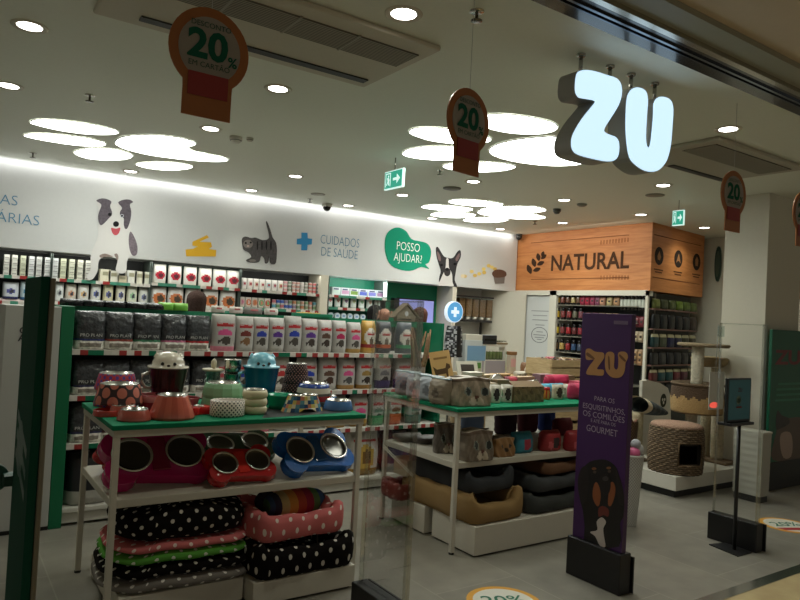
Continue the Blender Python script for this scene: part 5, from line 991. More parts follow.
# goods on the shelf of the second table
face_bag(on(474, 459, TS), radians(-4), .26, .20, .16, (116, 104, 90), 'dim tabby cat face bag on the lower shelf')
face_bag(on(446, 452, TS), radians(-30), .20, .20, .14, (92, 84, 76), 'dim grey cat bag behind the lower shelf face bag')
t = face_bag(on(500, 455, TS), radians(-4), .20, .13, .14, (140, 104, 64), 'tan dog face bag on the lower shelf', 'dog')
for i, (px, w_, c, cc) in enumerate(((520, .20, (36, 118, 138), (150, 40, 60)), (549, .19, (150, 40, 44), (44, 34, 34)), (574, .19, (146, 38, 44), (40, 32, 32)))):
    o = bag_mesh(w_, .15, .12, (lambda c, cc: lambda u, v: cc if ((u-.15)/.4)**2+((v-.42)/.28)**2 < 1 else (190, 84, 90) if ((u+.45)/.25)**2+((v-.3)/.2)**2 < 1 and c[0] > 100 else c)(c, cc), c, 'satin', 12, 12, .006).build('printed_bag', None, loc=on(px, 450 if i else 452, TS)); tag(o, ('turquoise printed bag with red flower on the lower shelf', 'red printed bag with dog faces on the lower shelf', 'red printed bag next to the purple banner on the lower shelf')[i], 'storage bag', 'printed bags on the lower shelf')
for i, (px, py, c) in enumerate(((408, 440, (96, 88, 78)), (425, 442, (84, 76, 68)))):
    o = bag_mesh(.24, .05, .2, lambda u, v, c=c: c, c, 'satin', 8, 6, .006).build('folded_blanket', None, loc=on(px, py, TS)); tag(o, f'{"brownish" if i == 0 else "darker"} folded blanket at the rear end of the lower shelf', 'blanket', 'folded blankets')
# ================================================================ DISPLAYS BETWEEN THE TABLES AND THE CORNER
def disp_table(name, x0, x1, y0, y1, z, label, col, key='crate_wood'):
    t = thing(name, label, 'table', ((x0+x1)/2, (y0+y1)/2, 0)); a, b = (x1-x0)/2, (y1-y0)/2
    m = MB(); m.box(-a, a, -b, b, z-.03, z, col); m.build('tabletop', t, mat=key)
    for sx in (-1, 1):
        for s2 in (-1, 1): m = MB(); m.box(sx*(a-.03)-.02, sx*(a-.03)+.02, s2*(b-.03)-.02, s2*(b-.03)+.02, 0, z-.03, (150, 130, 100), 'satin'); m.build('leg', t)
    return t
T3 = .97
disp_table('display_table', 4.70, 6.0, 5.25, 5.80, T3, 'wooden topped display table behind the green topped table', (180, 150, 108))
def on3(px, y=5.5): p = at(px, 370, Y=y); return (p.x, y, T3+.001)
t = thing('product_display', 'white cardboard display with pale blue header and green band', 'display', on3(472, 5.6), radians(-5)); m = MB(); m.box(-.14, .14, -.05, .07, 0, .36, (196, 200, 198), 'satin'); m.build('case', t, bevel=.004)
m = MB(); m.box(-.11, .13, -.053, -.05, .14, .30, (120, 158, 190), 'satin'); m.build('blue_poster', t); m = MB(); m.box(-.13, .06, -.075, -.053, .06, .12, (84, 132, 62), 'satin'); m.build('green_band', t); m = MB(); m.box(-.13, .14, -.045, .07, .36, .42, (214, 208, 192), 'satin'); m.build('header', t)
t = thing('picture_frame', 'white photo frame leaning in front of the blue display', 'frame', on3(470, 5.4), radians(-4)); M = Matrix.Rotation(radians(-18), 4, 'X'); m = MB(); m.box(-.15, .12, 0, .015, 0, .15, (206, 200, 184), 'satin'); m.xf(M); m.build('frame', t, bevel=.003); m = MB(); m.box(-.10, .07, -.001, 0, .03, .115, (66, 58, 52), 'satin'); m.xf(M); m.build('picture', t)
t = thing('spice_rack', 'white rack holding two rows of small green jars', 'rack', on3(493, 5.55)); m = MB(); m.box(-.17, .17, -.01, .09, 0, .14, (150, 146, 156), 'satin'); m.box(-.17, .17, -.01, .09, .14, .15, (206, 202, 192), 'satin'); m.box(-.17, -.155, -.01, .09, .15, .31, (206, 202, 192), 'satin'); m.box(.155, .17, -.01, .09, .15, .31, (206, 202, 192), 'satin'); m.box(-.17, .17, -.01, .09, .30, .32, (214, 208, 196), 'satin'); m.build('rack', t)
for i in range(6): j = tag(MB().lathe([(0, 0), (.022, 0), (.022, .08), (.016, .09), (.018, .10), (0, .10)], lambda u, jj: (196, 190, 170) if jj > 2 else (96, 110, 66), 'gloss', 14).build('jar', None, loc=(on3(493, 5.55)[0]-.13+.052*i, 5.58, T3+.152)), f'small green jar, {ORD[i]} from left in the white rack', 'jar', 'jars in the white rack')
t = thing('label_printer', 'black printer standing on the white rack', 'printer', (on3(489, 5.55)[0], 5.59, T3+.322)); m = MB(); m.box(-.12, .08, -.06, .06, 0, .10, (34, 34, 36), 'satin'); m.build('body', t, bevel=.008); m = MB(); m.box(-.10, .06, -.064, -.06, .04, .06, (14, 14, 15), 'gloss'); m.build('slot', t)
t = thing('wooden_tray', 'small wooden tray of goods beside the printer', 'tray', (on3(500, 5.55)[0]+.02, 5.59, T3+.322)); m = MB(); m.box(-.07, .07, -.05, .05, 0, .02, (140, 116, 84), 'satin'); m.build('tray', t); m = MB(); m.grid(lambda u, v: (-.06+.12*u, -.04+.08*v, .022+.02*abs(sin(12*u+5*v))), 12, 5, (92, 88, 66), 'matte'); m.build('goods', t)
t = thing('treat_bottle', 'small clear treat bottle with brown cap and pink label', 'bottle', on3(511, 5.5)); m = MB(); m.box(-.05, .05, -.03, .03, 0, .21, (190, 178, 162), 'satin'); m.build('body', t, bevel=.012, seg=3); m = MB(); m.box(-.052, .052, -.033, .033, .21, .25, (140, 100, 62), 'satin'); m.build('cap', t, bevel=.006); m = MB(); m.box(-.035, .035, -.034, -.030, .08, .17, (206, 160, 160), 'satin'); m.build('label', t)
for i, (px, y, w_, h_, c) in enumerate(((528, 5.5, .22, .13, (128, 92, 64)), (541, 5.5, .12, .17, (120, 170, 96)), (549, 5.45, .16, .20, (206, 92, 128)), (556, 5.5, .10, .18, (120, 108, 104)), (534, 5.35, .28, .09, (196, 186, 170)), (551, 5.35, .14, .12, (178, 36, 36)), (520, 5.3, .16, .05, (206, 198, 184)), (500, 5.3, .30, .03, (178, 140, 92)))):
    o = bag_mesh(w_, h_, .1, (lambda c: lambda u, v: (80, 50, 44) if (abs((u*3) % 1-.5) < .18 and v < .4 and c[0] > 150 and c[1] > 120) else c)(c), c, 'satin', 10, 8, .01).build('treat_pack', None, loc=on3(px, y)); tag(o, ('brown', 'leaf green', 'rose pink', 'taupe', 'long cream', 'bright red', 'small ivory', 'flat tan')[i]+' treat pack on the wooden topped table', 'pet product', 'treat packs on the wooden table')
# crates
def crate(cx, cyy, z, w_, d_, h_, label, rz=0):
    t = thing('wooden_crate', label, 'crate', (cx, cyy, z), rz, 'stacked wooden crates'); a, b = w_/2, d_/2
    for s in (-1, 1):
        for k in range(2):
            z0 = .01+k*(h_*.5); m = MB(); m.box(-a, a, s*b-.006, s*b+.006, z0, z0+h_*.42, (200, 172, 126)); m.build('slat', t, mat='crate_wood')
        m = MB(); m.box(s*a-.007, s*a+.007, -b+.007, b-.007, .01, h_, (200, 172, 126)); m.build('end_panel', t, mat='crate_wood')
    m = MB(); m.box(-a+.008, a-.008, -b+.008, b-.008, 0, .012, (170, 140, 100)); m.build('base', t, mat='crate_wood')
    m = MB(); m.grid(lambda u, v: ((u-.5)*w_*.94, (v-.5)*d_*.92, h_*.78+.05*abs(sin(17*u+3*v))*abs(cos(11*v))), 16, 8, lambda u, v: [(70, 50, 44), (176, 160, 140), (44, 40, 40), (130, 60, 60)][int(u*16+v*8*3) % 4], 'matte'); o = m.build('treats', t); o['kind'] = 'stuff'
cp = at(572, 380, Y=4.85)
for i, z in enumerate((.0, .27, .54, .81, 1.0)):
    crate(cp.x, 4.95+.03*i, z, .56, .36, (.26, .26, .26, .18, .18)[i], f'slatted wooden crate, {("lowest", "second", "third", "fourth", "topmost")[i]} of the crate tower by the banner', 0)
# sign with cross and dark patterned coat in front of the alcove
cpx = at(455, 312, Y=6.05); t = thing('round_sign', 'round blue sign with white cross on a pale stalk', 'sign', (cpx.x, 6.05, 0)); m = MB()
R_ = (at(464.5, 312, Y=6.05).x-cpx.x)*.84
m = MB(); m.prism([(R_*cos(a), 0, cpx.z+R_*1.02*sin(a)) for a in [2*pi*k/36 for k in range(36)]], (0, .05, 0), (210, 220, 226), 'lightbox', None, 'lightbox'); m.build('rim', t); m = MB(); m.prism([(R_*.93*cos(a), -.003, cpx.z+R_*.95*sin(a)) for a in [2*pi*k/36 for k in range(36)]], (0, .002, 0), (40, 110, 170), 'lightbox_blue'); m.build('blue_face', t)
m = MB(); q = R_*.48; w2 = R_*.16; m.prism([(x, -.006, cpx.z+z) for x, z in ((-w2, q), (w2, q), (w2, w2), (q, w2), (q, -w2), (w2, -w2), (w2, -q), (-w2, -q), (-w2, -w2), (-q, -w2), (-q, w2), (-w2, w2))], (0, .002, 0), (230, 236, 240), 'lightbox'); m.build('cross', t)
m = MB(); m.tube([(0, .02, 0), (0, .02, cpx.z-R_)], .014, (206, 190, 170), 'satin', 10); m.lathe([(.14, 0), (.14, .015), (.02, .02)], (120, 116, 110), 'satin', 20, cy=.02); m.build('stalk', t)
cq = at(454, 340, Y=5.6); t = thing('pet_coat', 'black and silver patterned pet coat hanging on a stand', 'pet coat', (cq.x, 5.6, 0)); m = MB(); m.tube([(0, .05, 0), (0, .05, cq.z+.10)], .012, (120, 118, 112), 'metal', 8); m.lathe([(.13, 0), (.13, .012), (.02, .018)], (60, 60, 60), 'satin', 18, cy=.05); m.build('stand', t)
rr = random.Random(8); m = MB(); m.grid(lambda u, v: (.115*cos(2*pi*u)*(1-.25*v**3)+.01*sin(13*u), .07*sin(2*pi*u)*(1-.2*v), cq.z-.18+.33*v), 26, 20, lambda u, v: rr.choice([(26, 26, 28), (26, 26, 28), (120, 120, 124), (40, 40, 42), (180, 180, 182)]) if not (.72 < u < .86) else (20, 20, 22), 'satin', True); m.build('coat', t)
# ================================================================ BACK WALL SHELVING
BY0 = 8.24
def Zw(px, py, y=BY0): return at(px, py, Y=y).z
def Xw(px, y=BY0, py=290): return at(px, py, Y=y).x
def wall_unit(px0, px1, shelves, label, back, dark=True, name='wall_shelving', rails=True):
    x0, x1 = Xw(px0), Xw(px1); t = thing(name, label, 'shelving unit', ((x0+x1)/2, BY0, 0)); L = []
    m = MB(); m.box(x0, x1, 8.58, 8.60, .05, FZ0-.01, back, 'satin'); m.build('back_panel', t, world=True)
    for i, z in enumerate(shelves):
        m = MB(); m.box(x0+.004, x1-.004, BY0+.002, 8.58, z-.022, z, (206, 202, 192), 'satin'); s_ = m.build('shelf', t, world=True)
        r_ = rail('price_rail', s_, x0-t.location.x+.004, x1-t.location.x-.004, -.012, z-.034, .036, int(px0*7+i), n=max(6, int((x1-x0)/.07)), base=(70, 140, 116), pt=.22)
    for x in (x0, x1): m = MB(); m.box(x-.004+(.006 if x == x0 else -.006), x+.004+(.006 if x == x0 else -.006), BY0+.01, 8.6, 0, FZ0-.01, (80, 90, 84), 'satin'); m.build('side_panel', t, world=True)
    return t
zA1 = Zw(75, 279.5); zA2 = Zw(110, 304); zB1 = Zw(195, 285.5); zB2 = Zw(195, 309.5); zC1 = Zw(280, 291.5); zC2 = Zw(280, 309); zD1, zD2, zD3 = Zw(358, 296.5), Zw(358, 308.5), Zw(358, 320)
wall_unit(-14, 50, [zA1, zA2-.02, .95, .5], 'wall shelving with stacked cartons at the far end beyond the white board', (26, 28, 27))
wall_unit(50.5, 150, [zA1, zA2, .95, .5], 'wall shelving with white food bags under the collie picture', (26, 28, 27))
wall_unit(150.5, 240, [zB1, zB2, .95, .5], 'wall shelving with red and orange print bags', (10, 70, 54))
wall_unit(240.5, 320.5, [zC1, zC2, .95, .5], 'wall shelving with small tins and pouches', (24, 26, 26))
wall_unit(329, 387, [zD1, zD2, zD3, .8], 'green backed wall shelving with pharmacy products', (8, 118, 88))
def put(o, px, z, y=BY0+.03, dy=0): o.location = (Xw(px, y), y+dy, z+.001); return o
# carton stacks: columns of four
for c, (px, cc) in enumerate(((5, (206, 204, 196)), (13, (212, 210, 200)), (21.5, (190, 192, 168)), (30, (206, 206, 206)), (37.5, (196, 196, 192)), (46, (206, 206, 204)), (54, (200, 202, 200)), (62, (196, 198, 172)), (70.5, (200, 200, 180)), (79, (206, 204, 188)), (87, (206, 204, 196)))):
    wbox = Xw(px+2.7)-Xw(px-2.7); hb = (Zw(px, 253+px*.075)-zA1)/4*.98
    for k in range(4):
        m = MB(); m.box(-wbox/2, wbox/2, 0, .12, 0, hb-.004, cc, 'satin', tuple(int(q*.96) for q in cc)); m.box(-wbox/2+.006, wbox/2-.006, -.001, 0, hb*.22, hb*.42, tuple(int(q*.72) for q in cc), 'satin')
        tag(put(m.build('food_carton', None), px, zA1+k*hb), f'pale carton, {("lowest", "second", "third", "topmost")[k]} in the {ORD[c]} carton stack from left', 'carton', 'cartons on the top wall shelf')
for i, (px, h_, c) in enumerate(((104.5, .14, (206, 200, 178)), (113, .13, (206, 204, 190)), (122, .08, (196, 186, 160)), (131, .15, (206, 204, 196)), (139, .145, (206, 202, 184)), (146.5, .145, (206, 206, 190)))):
    m = MB(); m.box(-.055, .055, 0, .10, 0, h_, c, 'satin'); m.box(-.03, .03, -.001, 0, h_*.5, h_*.8, (150, 146, 120), 'satin'); tag(put(m.build('food_carton', None), px, zA1), f'cream carton, {ORD[i]} from left beside the collie paws', 'carton', 'single cartons beside the paws')
for i, (px, wpx, hpx, c, c2, ft) in enumerate(((11, 17, 17, (206, 210, 216), (96, 96, 160), (40, 44, 100)), (27, 13, 18, (196, 214, 222), (60, 130, 170), (60, 110, 160)), (59.5, 10, 19, (212, 214, 212), (170, 176, 172), None), (71.5, 11.5, 18, (206, 198, 186), (206, 150, 116), None), (84, 11.5, 18, (214, 212, 206), (206, 170, 120), (206, 130, 60)), (96.5, 10.5, 20, (216, 216, 210), (100, 110, 170), None), (109, 10.5, 20, (210, 204, 170), (90, 96, 150), None), (121.5, 9.5, 20, (216, 212, 196), (90, 96, 150), None), (133, 10.5, 19.5, (212, 214, 196), (150, 190, 150), None), (144.5, 9.5, 18, (214, 214, 206), (110, 116, 150), None))):
    w_ = Xw(px+wpx/2)-Xw(px-wpx/2); h_ = Zw(px, 300-hpx)-Zw(px, 300)
    o = bag_mesh(w_, h_, .10, pt_blob(c, c2, (60, 60, 70), .46, .5, .16, ft, (150, 150, 156)), c, 'packet', 12, 14); tag(put(o.build('food_bag', None), px, zA2, dy=.05), f'{("large white bag with violet print", "pale blue bag with blue print", "white bag with grey print", "beige bag with peach print", "white bag with orange foot", "white bag with indigo print", "yellowish bag with blue print", "ivory bag with blue print", "pale bag with green print", "slim white bag with blue print")[i]}, {ORD[i]} from left on the shelf below the cartons', 'pet food', 'bags on the wall shelf below the cartons')
for i in range(5): o = bag_mesh(.17, .24, .09, pt_blob((216, 196, 192), (190, 70, 80), None, .3, .5, .14), (210, 196, 192), 'packet', 10, 12); tag(put(o.build('food_bag', None), 1+8*i, 1.28, dy=.05), f'pinkish white bag, {ORD[i]} from left behind the white board', 'pet food', 'pinkish bags behind the white board')
m = MB(); m.box(Xw(-14)+.02, Xw(50)-.02, BY0+.002, 8.57, 1.255, 1.278, (206, 202, 192), 'satin'); o = tag(m.build('wall_shelf_board', None), 'white shelf board carrying the pinkish bags behind the white board', 'shelf'); rail('price_rail', o, Xw(-14)+.02, Xw(50)-.02, BY0-.012, 1.245, .034, 77, n=14)
cat_ = [(178, 40, 58), (150, 30, 46)]
for i, px in enumerate((159.5, 175, 190.5, 205.5, 220, 233.5)):
    w_ = Xw(px+6.8)-Xw(px-6.8); h_ = Zw(px, 264+(px-160)*.085)-zB1
    o = bag_mesh(w_, h_, .10, pt_blob((216, 214, 206), (186, 40, 60), (92, 36, 44), .42, .72, .2, None, (160, 150, 140)), (206, 206, 200), 'packet', 14, 14); tag(put(o.build('food_bag', None), px, zB1, dy=.05), f'white bag with red fruit print, {ORD[i]} from left on the fruit bag shelf', 'pet food', 'red print bags on the wall shelf')
for i, px in enumerate((160, 177, 194.5, 212, 229.5)):
    w_ = Xw(px+8)-Xw(px-8); h_ = Zw(px, 287+(px-160)*.05)-zB2
    o = bag_mesh(w_, h_, .10, pt_blob((214, 210, 204), (196, 112, 62), (72, 58, 44), .45, .8, .28), (206, 204, 200), 'packet', 14, 14); tag(put(o.build('food_bag', None), px, zB2, dy=.05), f'white bag with orange roast print, {ORD[i]} from left on the lower roast bag shelf', 'pet food', 'orange print bags on the wall shelf')
pc = [(206, 190, 190), (206, 170, 160), (196, 176, 150), (206, 190, 176), (150, 180, 186), (190, 170, 170), (186, 160, 120)]
for i in range(7):
    px = 244.5+6.1*i; o = bag_mesh(Xw(px+3)-Xw(px-3), .145, .05, pt_blob((212, 206, 200), pc[i], (150, 60, 70), .5, .6, .22), (206, 202, 196), 'packet', 8, 10); tag(put(o.build('food_pouch', None), px, zC1, dy=.04), f'pale pouch, {ORD[i]} from left on the upper tin shelf', 'pet food', 'pouches on the upper tin shelf')
tins = [(206, 150, 150), (206, 110, 110), (196, 186, 180), (120, 130, 110), (110, 120, 116), (140, 140, 126), (190, 150, 140), (196, 170, 150), (190, 120, 110), (176, 130, 120)]
def tin(r, h_, c): return MB().lathe([(0, 0), (r, 0), (r, h_*.3), (r, h_*.7), (r, h_-.004), (r*.9, h_), (0, h_)], lambda u, j: (190, 188, 184) if j > 3 else (206, 202, 196) if j == 1 else c, 'satin', 14)
nt = 0
for c in range(9):
    px = 286+4.15*c
    for k in range(3):
        o = tin(.026, .048, tins[(c*3) % 10]); tag(put(o.build('food_tin', None), px, zC1+.0485*k, dy=.03), f'small tin, {("lowest", "middle", "topmost")[k]} in the {ORD[c]} stack on the upper tin shelf', 'tin', 'tins on the upper tin shelf')
pk = [(206, 120, 150), (206, 176, 170), (196, 110, 66), (206, 140, 110), (120, 170, 120), (196, 90, 60), (90, 160, 176)]
for i in range(5):
    px = 243.5+6.4*i; o = bag_mesh(Xw(px+3.1)-Xw(px-3.1), .13, .05, pt_blob((210, 200, 190), pk[i+1], pk[i], .5, .75, .3), (206, 200, 190), 'packet', 8, 10); tag(put(o.build('food_pouch', None), px, zC2, dy=.04), f'brightly printed pouch, {ORD[i]} from left on the lower tin shelf', 'pet food', 'pouches on the lower tin shelf')
t2 = [(96, 160, 176), (110, 150, 110), (190, 110, 120), (60, 90, 170), (70, 100, 180), (150, 130, 150), (120, 140, 110), (196, 130, 90), (130, 150, 110), (196, 150, 130), (120, 150, 110), (196, 120, 100)]
for c in range(12):
    px = 275.5+4.05*c
    for k in range(2):
        o = tin(.026, .06, t2[(c+k*2) % 12]); tag(put(o.build('food_tin', None), px, zC2+.061*k, dy=.03), f'coloured tin, {("lower", "upper")[k]} of the {ORD[c]} pair on the lower tin shelf', 'tin', 'tins on the lower tin shelf')
# pharmacy shelf
for i, (px, c) in enumerate(((336.5, (196, 214, 206)), (345.5, (196, 150, 180)), (354.5, (120, 150, 70)), (363.5, (96, 110, 196)), (372.5, (130, 130, 206)), (381, (170, 130, 170)))):
    m = MB(); w_ = Xw(px+4.1)-Xw(px-4.1); m.box(-w_/2, w_/2, 0, .08, 0, .11, (206, 212, 214), 'satin'); m.box(-w_/2+.01, w_/2-.01, -.001, 0, .02, .07, c, 'satin'); m.box(-w_/2+.02, w_/2-.03, -.0015, 0, .075, .095, (90, 90, 120), 'satin'); tag(put(m.build('medicine_box', None), px, zD1), f'{("mint", "pink", "olive", "blue", "lilac", "mauve")[i]} medicine box, {ORD[i]} from left on the top pharmacy shelf', 'box', 'boxes on the top pharmacy shelf')
for i in range(7):
    px = 331.5+8*i; o = bag_mesh(Xw(px+3)-Xw(px-3), .14, .05, pt_blob((216, 226, 222), [(196, 120, 120), (150, 110, 90), (120, 100, 130), (190, 200, 150), (140, 190, 150), (190, 160, 140), (170, 190, 170)][i], None, .66, .6, .12, (176, 196, 186)), (206, 220, 214), 'packet', 8, 10); tag(put(o.build('medicine_pouch', None), px, zD2, dy=.04), f'white pouch, {ORD[i]} from left on the middle pharmacy shelf', 'pouch', 'pouches on the middle pharmacy shelf')
for i in range(6):
    px = 332.5+6.4*i; m = MB(); P = [(.042*cos(a)*(1-.0), .045+.042*sin(a)) for a in [2*pi*k/18 for k in range(18)]]; m.prism([(x, 0, z) for x, z in P], (0, .03, 0), (206, 222, 230), 'satin'); m.box(-.02, .02, -.001, 0, .03, .06, (130, 160, 196), 'satin'); tag(put(m.build('health_disc', None), px, zD3), f'round white pack, {ORD[i]} from left on the lowest pharmacy shelf', 'pack', 'round packs on the lowest pharmacy shelf')
m = MB(); a, b_ = Xw(383.5), Xw(386.5); m.box(a, b_, BY0-.012, BY0-.004, Zw(385, 297), Zw(385, 283), WHITE, 'strip_glow'); t = tag(m.build('light_strip', None), 'bright vertical light strip at the end of the pharmacy shelves', 'light'); m = MB(); m.box(a-.006, b_+.006, BY0-.004, BY0+.001, Zw(385, 297)-.01, Zw(385, 283)+.01, (150, 160, 156), 'satin'); m.build('housing', t)
# screen on the green wall
a, b_ = at(400, 299, Y=8.55), at(432, 340, Y=8.55); t = thing('wall_screen', 'lilac glowing screen on the green wall behind the bird house', 'screen', ((a.x+b_.x)/2, 8.57, 1.5))
m = MB(); m.box(a.x-.02, b_.x+.02, 8.56, 8.60, b_.z, a.z+.02, (30, 30, 34), 'satin'); m.build('bezel', t, world=True); m = MB(); m.box(a.x, b_.x, 8.553, 8.56, b_.z+.02, a.z, (120, 120, 200), 'screen_glow'); m.build('display', t, world=True)
m = MB(); q = at(397, 302, Y=8.5); m.box(q.x-.05, q.x+.04, 8.5, 8.598, q.z-.10, q.z+.06, (24, 26, 30), 'satin'); m.build('webcam_box', t, world=True)
# grain dispensers in the alcove
ax0, ax1 = Xw(458), Xw(496); az = Zw(475, 320); t = thing('dispenser_rack', 'dark shelf rack holding the grain dispensers in the alcove', 'rack', ((ax0+ax1)/2, 8.4, 0))
m = MB(); m.box(ax0, ax1, 8.30, 8.58, az-.035, az, (40, 38, 36), 'satin'); m.build('shelf', t, world=True); zt_ = Zw(475, 297.5); m = MB(); m.box(ax0-.04, ax1, 8.28, 8.34, zt_-.0, zt_+.025, (34, 32, 32), 'satin'); m.build('top_bar', t, world=True)
for x in (ax0+.01, ax1-.01): m = MB(); m.box(x-.01, x+.01, 8.54, 8.58, 0, zt_, (60, 58, 54), 'satin'); m.build('upright', t, world=True)
for i in range(5):
    px = 463.8+6.9*i; x = Xw(px, 8.34); t = thing('food_dispenser', f'clear dispenser full of brown kibble, {ORD[i]} from left in the alcove', 'dispenser', (x, 8.42, az+.001), 0, 'kibble dispensers'); w_ = (Xw(467)-Xw(461))/2*.95
    m = MB(); m.box(-w_, w_, -.06, .06, .05, zt_-az-.02, (150, 108, 70), 'bark'); m.build('kibble', t); m = MB(); m.box(-w_*1.05, w_*1.05, -.066, .066, .04, zt_-az-.005, (170, 150, 130)); m.build('clear_tube', t, mat='clear_plastic')
    m = MB(); m.lathe([(0, 0), (.035, 0), (.045, .04), (.02, .05)], (206, 200, 188), 'satin', 14, cy=-.03); m.build('spout', t)
t = thing('spray_bottle', 'white spray bottle standing in front of the alcove', 'bottle', (on3(503, 5.8)[0], 5.8, T3+.001)); m = MB(); m.lathe([(0, 0), (.04, 0), (.04, .2), (.015, .26), (.015, .30)], lambda u, j: (190, 204, 196) if j != 2 else (96, 150, 120), 'satin', 16); m.build('body', t); m = MB(); m.box(-.03, .015, -.012, .012, .30, .335, (206, 206, 200), 'satin'); m.build('nozzle', t)
# ================================================================ NATURAL SHELVES
ny0, ny1 = 5.83, ND1-.15
t = thing('wall_shelving', 'white natural food shelving full of jars under the wooden wall', 'shelving unit', (NX, (ny0+ny1)/2, 0))
m = MB(); m.box(NX+.36, NX+.378, ny0, ny1, 0, 2.0, (34, 32, 30), 'satin'); m.build('back_panel', t, world=True)
nz = [at(560, y, X=NX).z for y in (304.5, 319.5, 335.5, 351.5)]+[1.06, .75, .4]
for z in nz: m = MB(); m.box(NX+.0, NX+.36, ny0, ny1, z-.012, z, (130, 126, 114), 'satin'); m.build('shelf', t, world=True)
rr = random.Random(21); n_ = 0
def nat(px, z, kind, c, lab, grp, w_=.085, h_=.16):
    y = at(px, 320, X=NX+.06).y
    if kind == 'jar': o = MB().lathe([(0, 0), (w_*.48, 0), (w_*.5, h_*.2), (w_*.5, h_*.72), (w_*.36, h_*.84), (w_*.38, h_*.85), (w_*.38, h_), (0, h_)], lambda u, j: (24, 22, 22) if j in (0, 1, 3, 4, 5, 6) else c, 'gloss', 14).build('food_jar', None)
    else:
        m = bag_mesh(w_, h_, .05, pt_blob(tuple(int(q*.8) for q in c), c, (60, 50, 46), .5, .6, .25), c, 'packet', 8, 8); m.xf(Matrix.Rotation(radians(-90), 4, 'Z')); o = m.build('food_pack', None)
    o.location = (NX+.06, y, z+.001); return tag(o, lab, 'jar' if kind == 'jar' else 'pet food', grp)
JC = [[(176, 140, 60), (110, 60, 50), (96, 62, 46), (170, 150, 100), (100, 70, 50)], [(180, 150, 56), (116, 46, 46), (126, 48, 48), (96, 92, 76), (110, 60, 70)], [(184, 158, 52), (116, 50, 50), (150, 36, 42), (96, 46, 46), (130, 40, 50)], [(92, 72, 50), (180, 150, 84), (140, 38, 42), (50, 76, 110), (60, 70, 90)]]
for r in range(4):
    for c in range(5):
        nat((557+5.2*c) if r == 0 else (557.3+5.9*c), nz[r], 'jar', JC[r][c], f'dark jar with {("yellow or ochre", "red brown", "dark red", "dull", "muted")[c]} label, {ORD[c]} from left on the {("top", "second", "third", "fourth")[r]} natural shelf', 'jars on the natural shelves', .078, .185 if r else .155)
for r in (2, 3): nat(587.5, nz[r], 'pack', (150, 66, 84), f'maroon pack beside the jars on the {("third", "fourth")[r-2]} natural shelf', 'maroon packs beside the jars', .09, .15)
for c, px in enumerate((582, 587, 592, 597)): nat(px, nz[0], 'pack', [(176, 50, 80), (190, 40, 70), (170, 60, 96), (150, 80, 110)][c], f'crimson pack, {ORD[c]} from left beside the jars on the top natural shelf', 'crimson packs on the natural shelf', .09, .13)
for c, px in enumerate((602, 609, 616)): nat(px, nz[0], 'pack', [(206, 150, 120), (200, 180, 130), (196, 150, 110)][c], f'tan pack, {ORD[c]} from left on the top natural shelf', 'tan packs on the natural shelf', .11, .12); nat(px-.5, nz[1], 'pack', [(190, 160, 110), (200, 170, 110), (206, 160, 120)][c], f'tan pack, {ORD[c]} from left on the second natural shelf', 'tan packs on the natural shelf', .11, .12)
for c, px in enumerate((588, 595)): nat(px, nz[1], 'pack', (150, 66, 84), f'maroon pack, {ORD[c]} of two on the second natural shelf', 'maroon packs on the natural shelf', .11, .12)
for c in range(7): nat(621.5+3.6*c, nz[0]-.06, 'jar', (196, 200, 190), f'slim bottle with white label, {ORD[c]} from left near the wooden corner', 'slim bottles on the natural shelf', .055, .21)
for r, (z, cc) in enumerate(((nz[1]-.04, (120, 36, 48)), (nz[2], (190, 170, 140)), (nz[3], (176, 140, 100)), (nz[4], (196, 150, 110)))):
    for c, px in enumerate((637, 642)): nat(px, z-.02, 'pack', cc, f'{("dark red", "beige", "sandy", "peach")[r]} pack, {ORD[c]} of two at the shelf end by the wooden corner', 'end packs on the natural shelves', .09, .15)
# accessory wall on the shaded side
def wq(px, py, off=-.0): return ev(px, py, (WC[0]+wn.x*-.04, WC[1]+wn.y*-.04, 0), wd_dir)+wn*off
rzs = math.atan2(wd_dir.y, wd_dir.x)
t = thing('accessory_wall', 'dark accessory wall rack beside the natural shelving', 'shelving unit', wq(672, 350)*1.0); t.location.z = 0; t.rotation_euler.z = rzs
wL, wR = (Vector((wq(652, 300).x, wq(652, 300).y, 0))-Vector(t.location)).dot(wd_dir), (Vector((wq(697, 300).x, wq(697, 300).y, 0))-Vector(t.location)).dot(wd_dir)
m = MB(); m.box(wL, wR, .10, .12, 0, 2.06, (44, 46, 42), 'satin'); m.build('back_panel', t)
arows = [297+0, 310, 329.5, 347.5, 364.5, 380.5]; az_ = [wq(672, y).z for y in arows]
for i, z in enumerate(az_[1:]): m = MB(); m.box(wL, wR, -.02, .10, z-.018, z, (150, 112, 104), 'satin'); m.build('shelf', t)
pal = [[(96, 104, 50), (60, 66, 44), (70, 80, 46), (90, 110, 40), (80, 96, 44), (84, 96, 50)], [(24, 26, 28), (30, 30, 34), (26, 26, 30), (20, 22, 28), (30, 30, 34), (60, 50, 44)], [(30, 62, 66), (70, 76, 60), (24, 30, 70), (30, 34, 64), (60, 62, 50), (70, 66, 54)], [(28, 28, 30), (44, 44, 46), (30, 30, 36), (36, 38, 42), (52, 50, 50), (30, 32, 36)], [(92, 40, 40), (30, 70, 74), (28, 74, 78), (110, 50, 56), (90, 44, 58), (80, 76, 60)], [(34, 34, 36), (60, 60, 58), (34, 36, 40), (120, 112, 80), (110, 104, 76), (130, 100, 80)]]
axis = Vector((0, 0, 1))
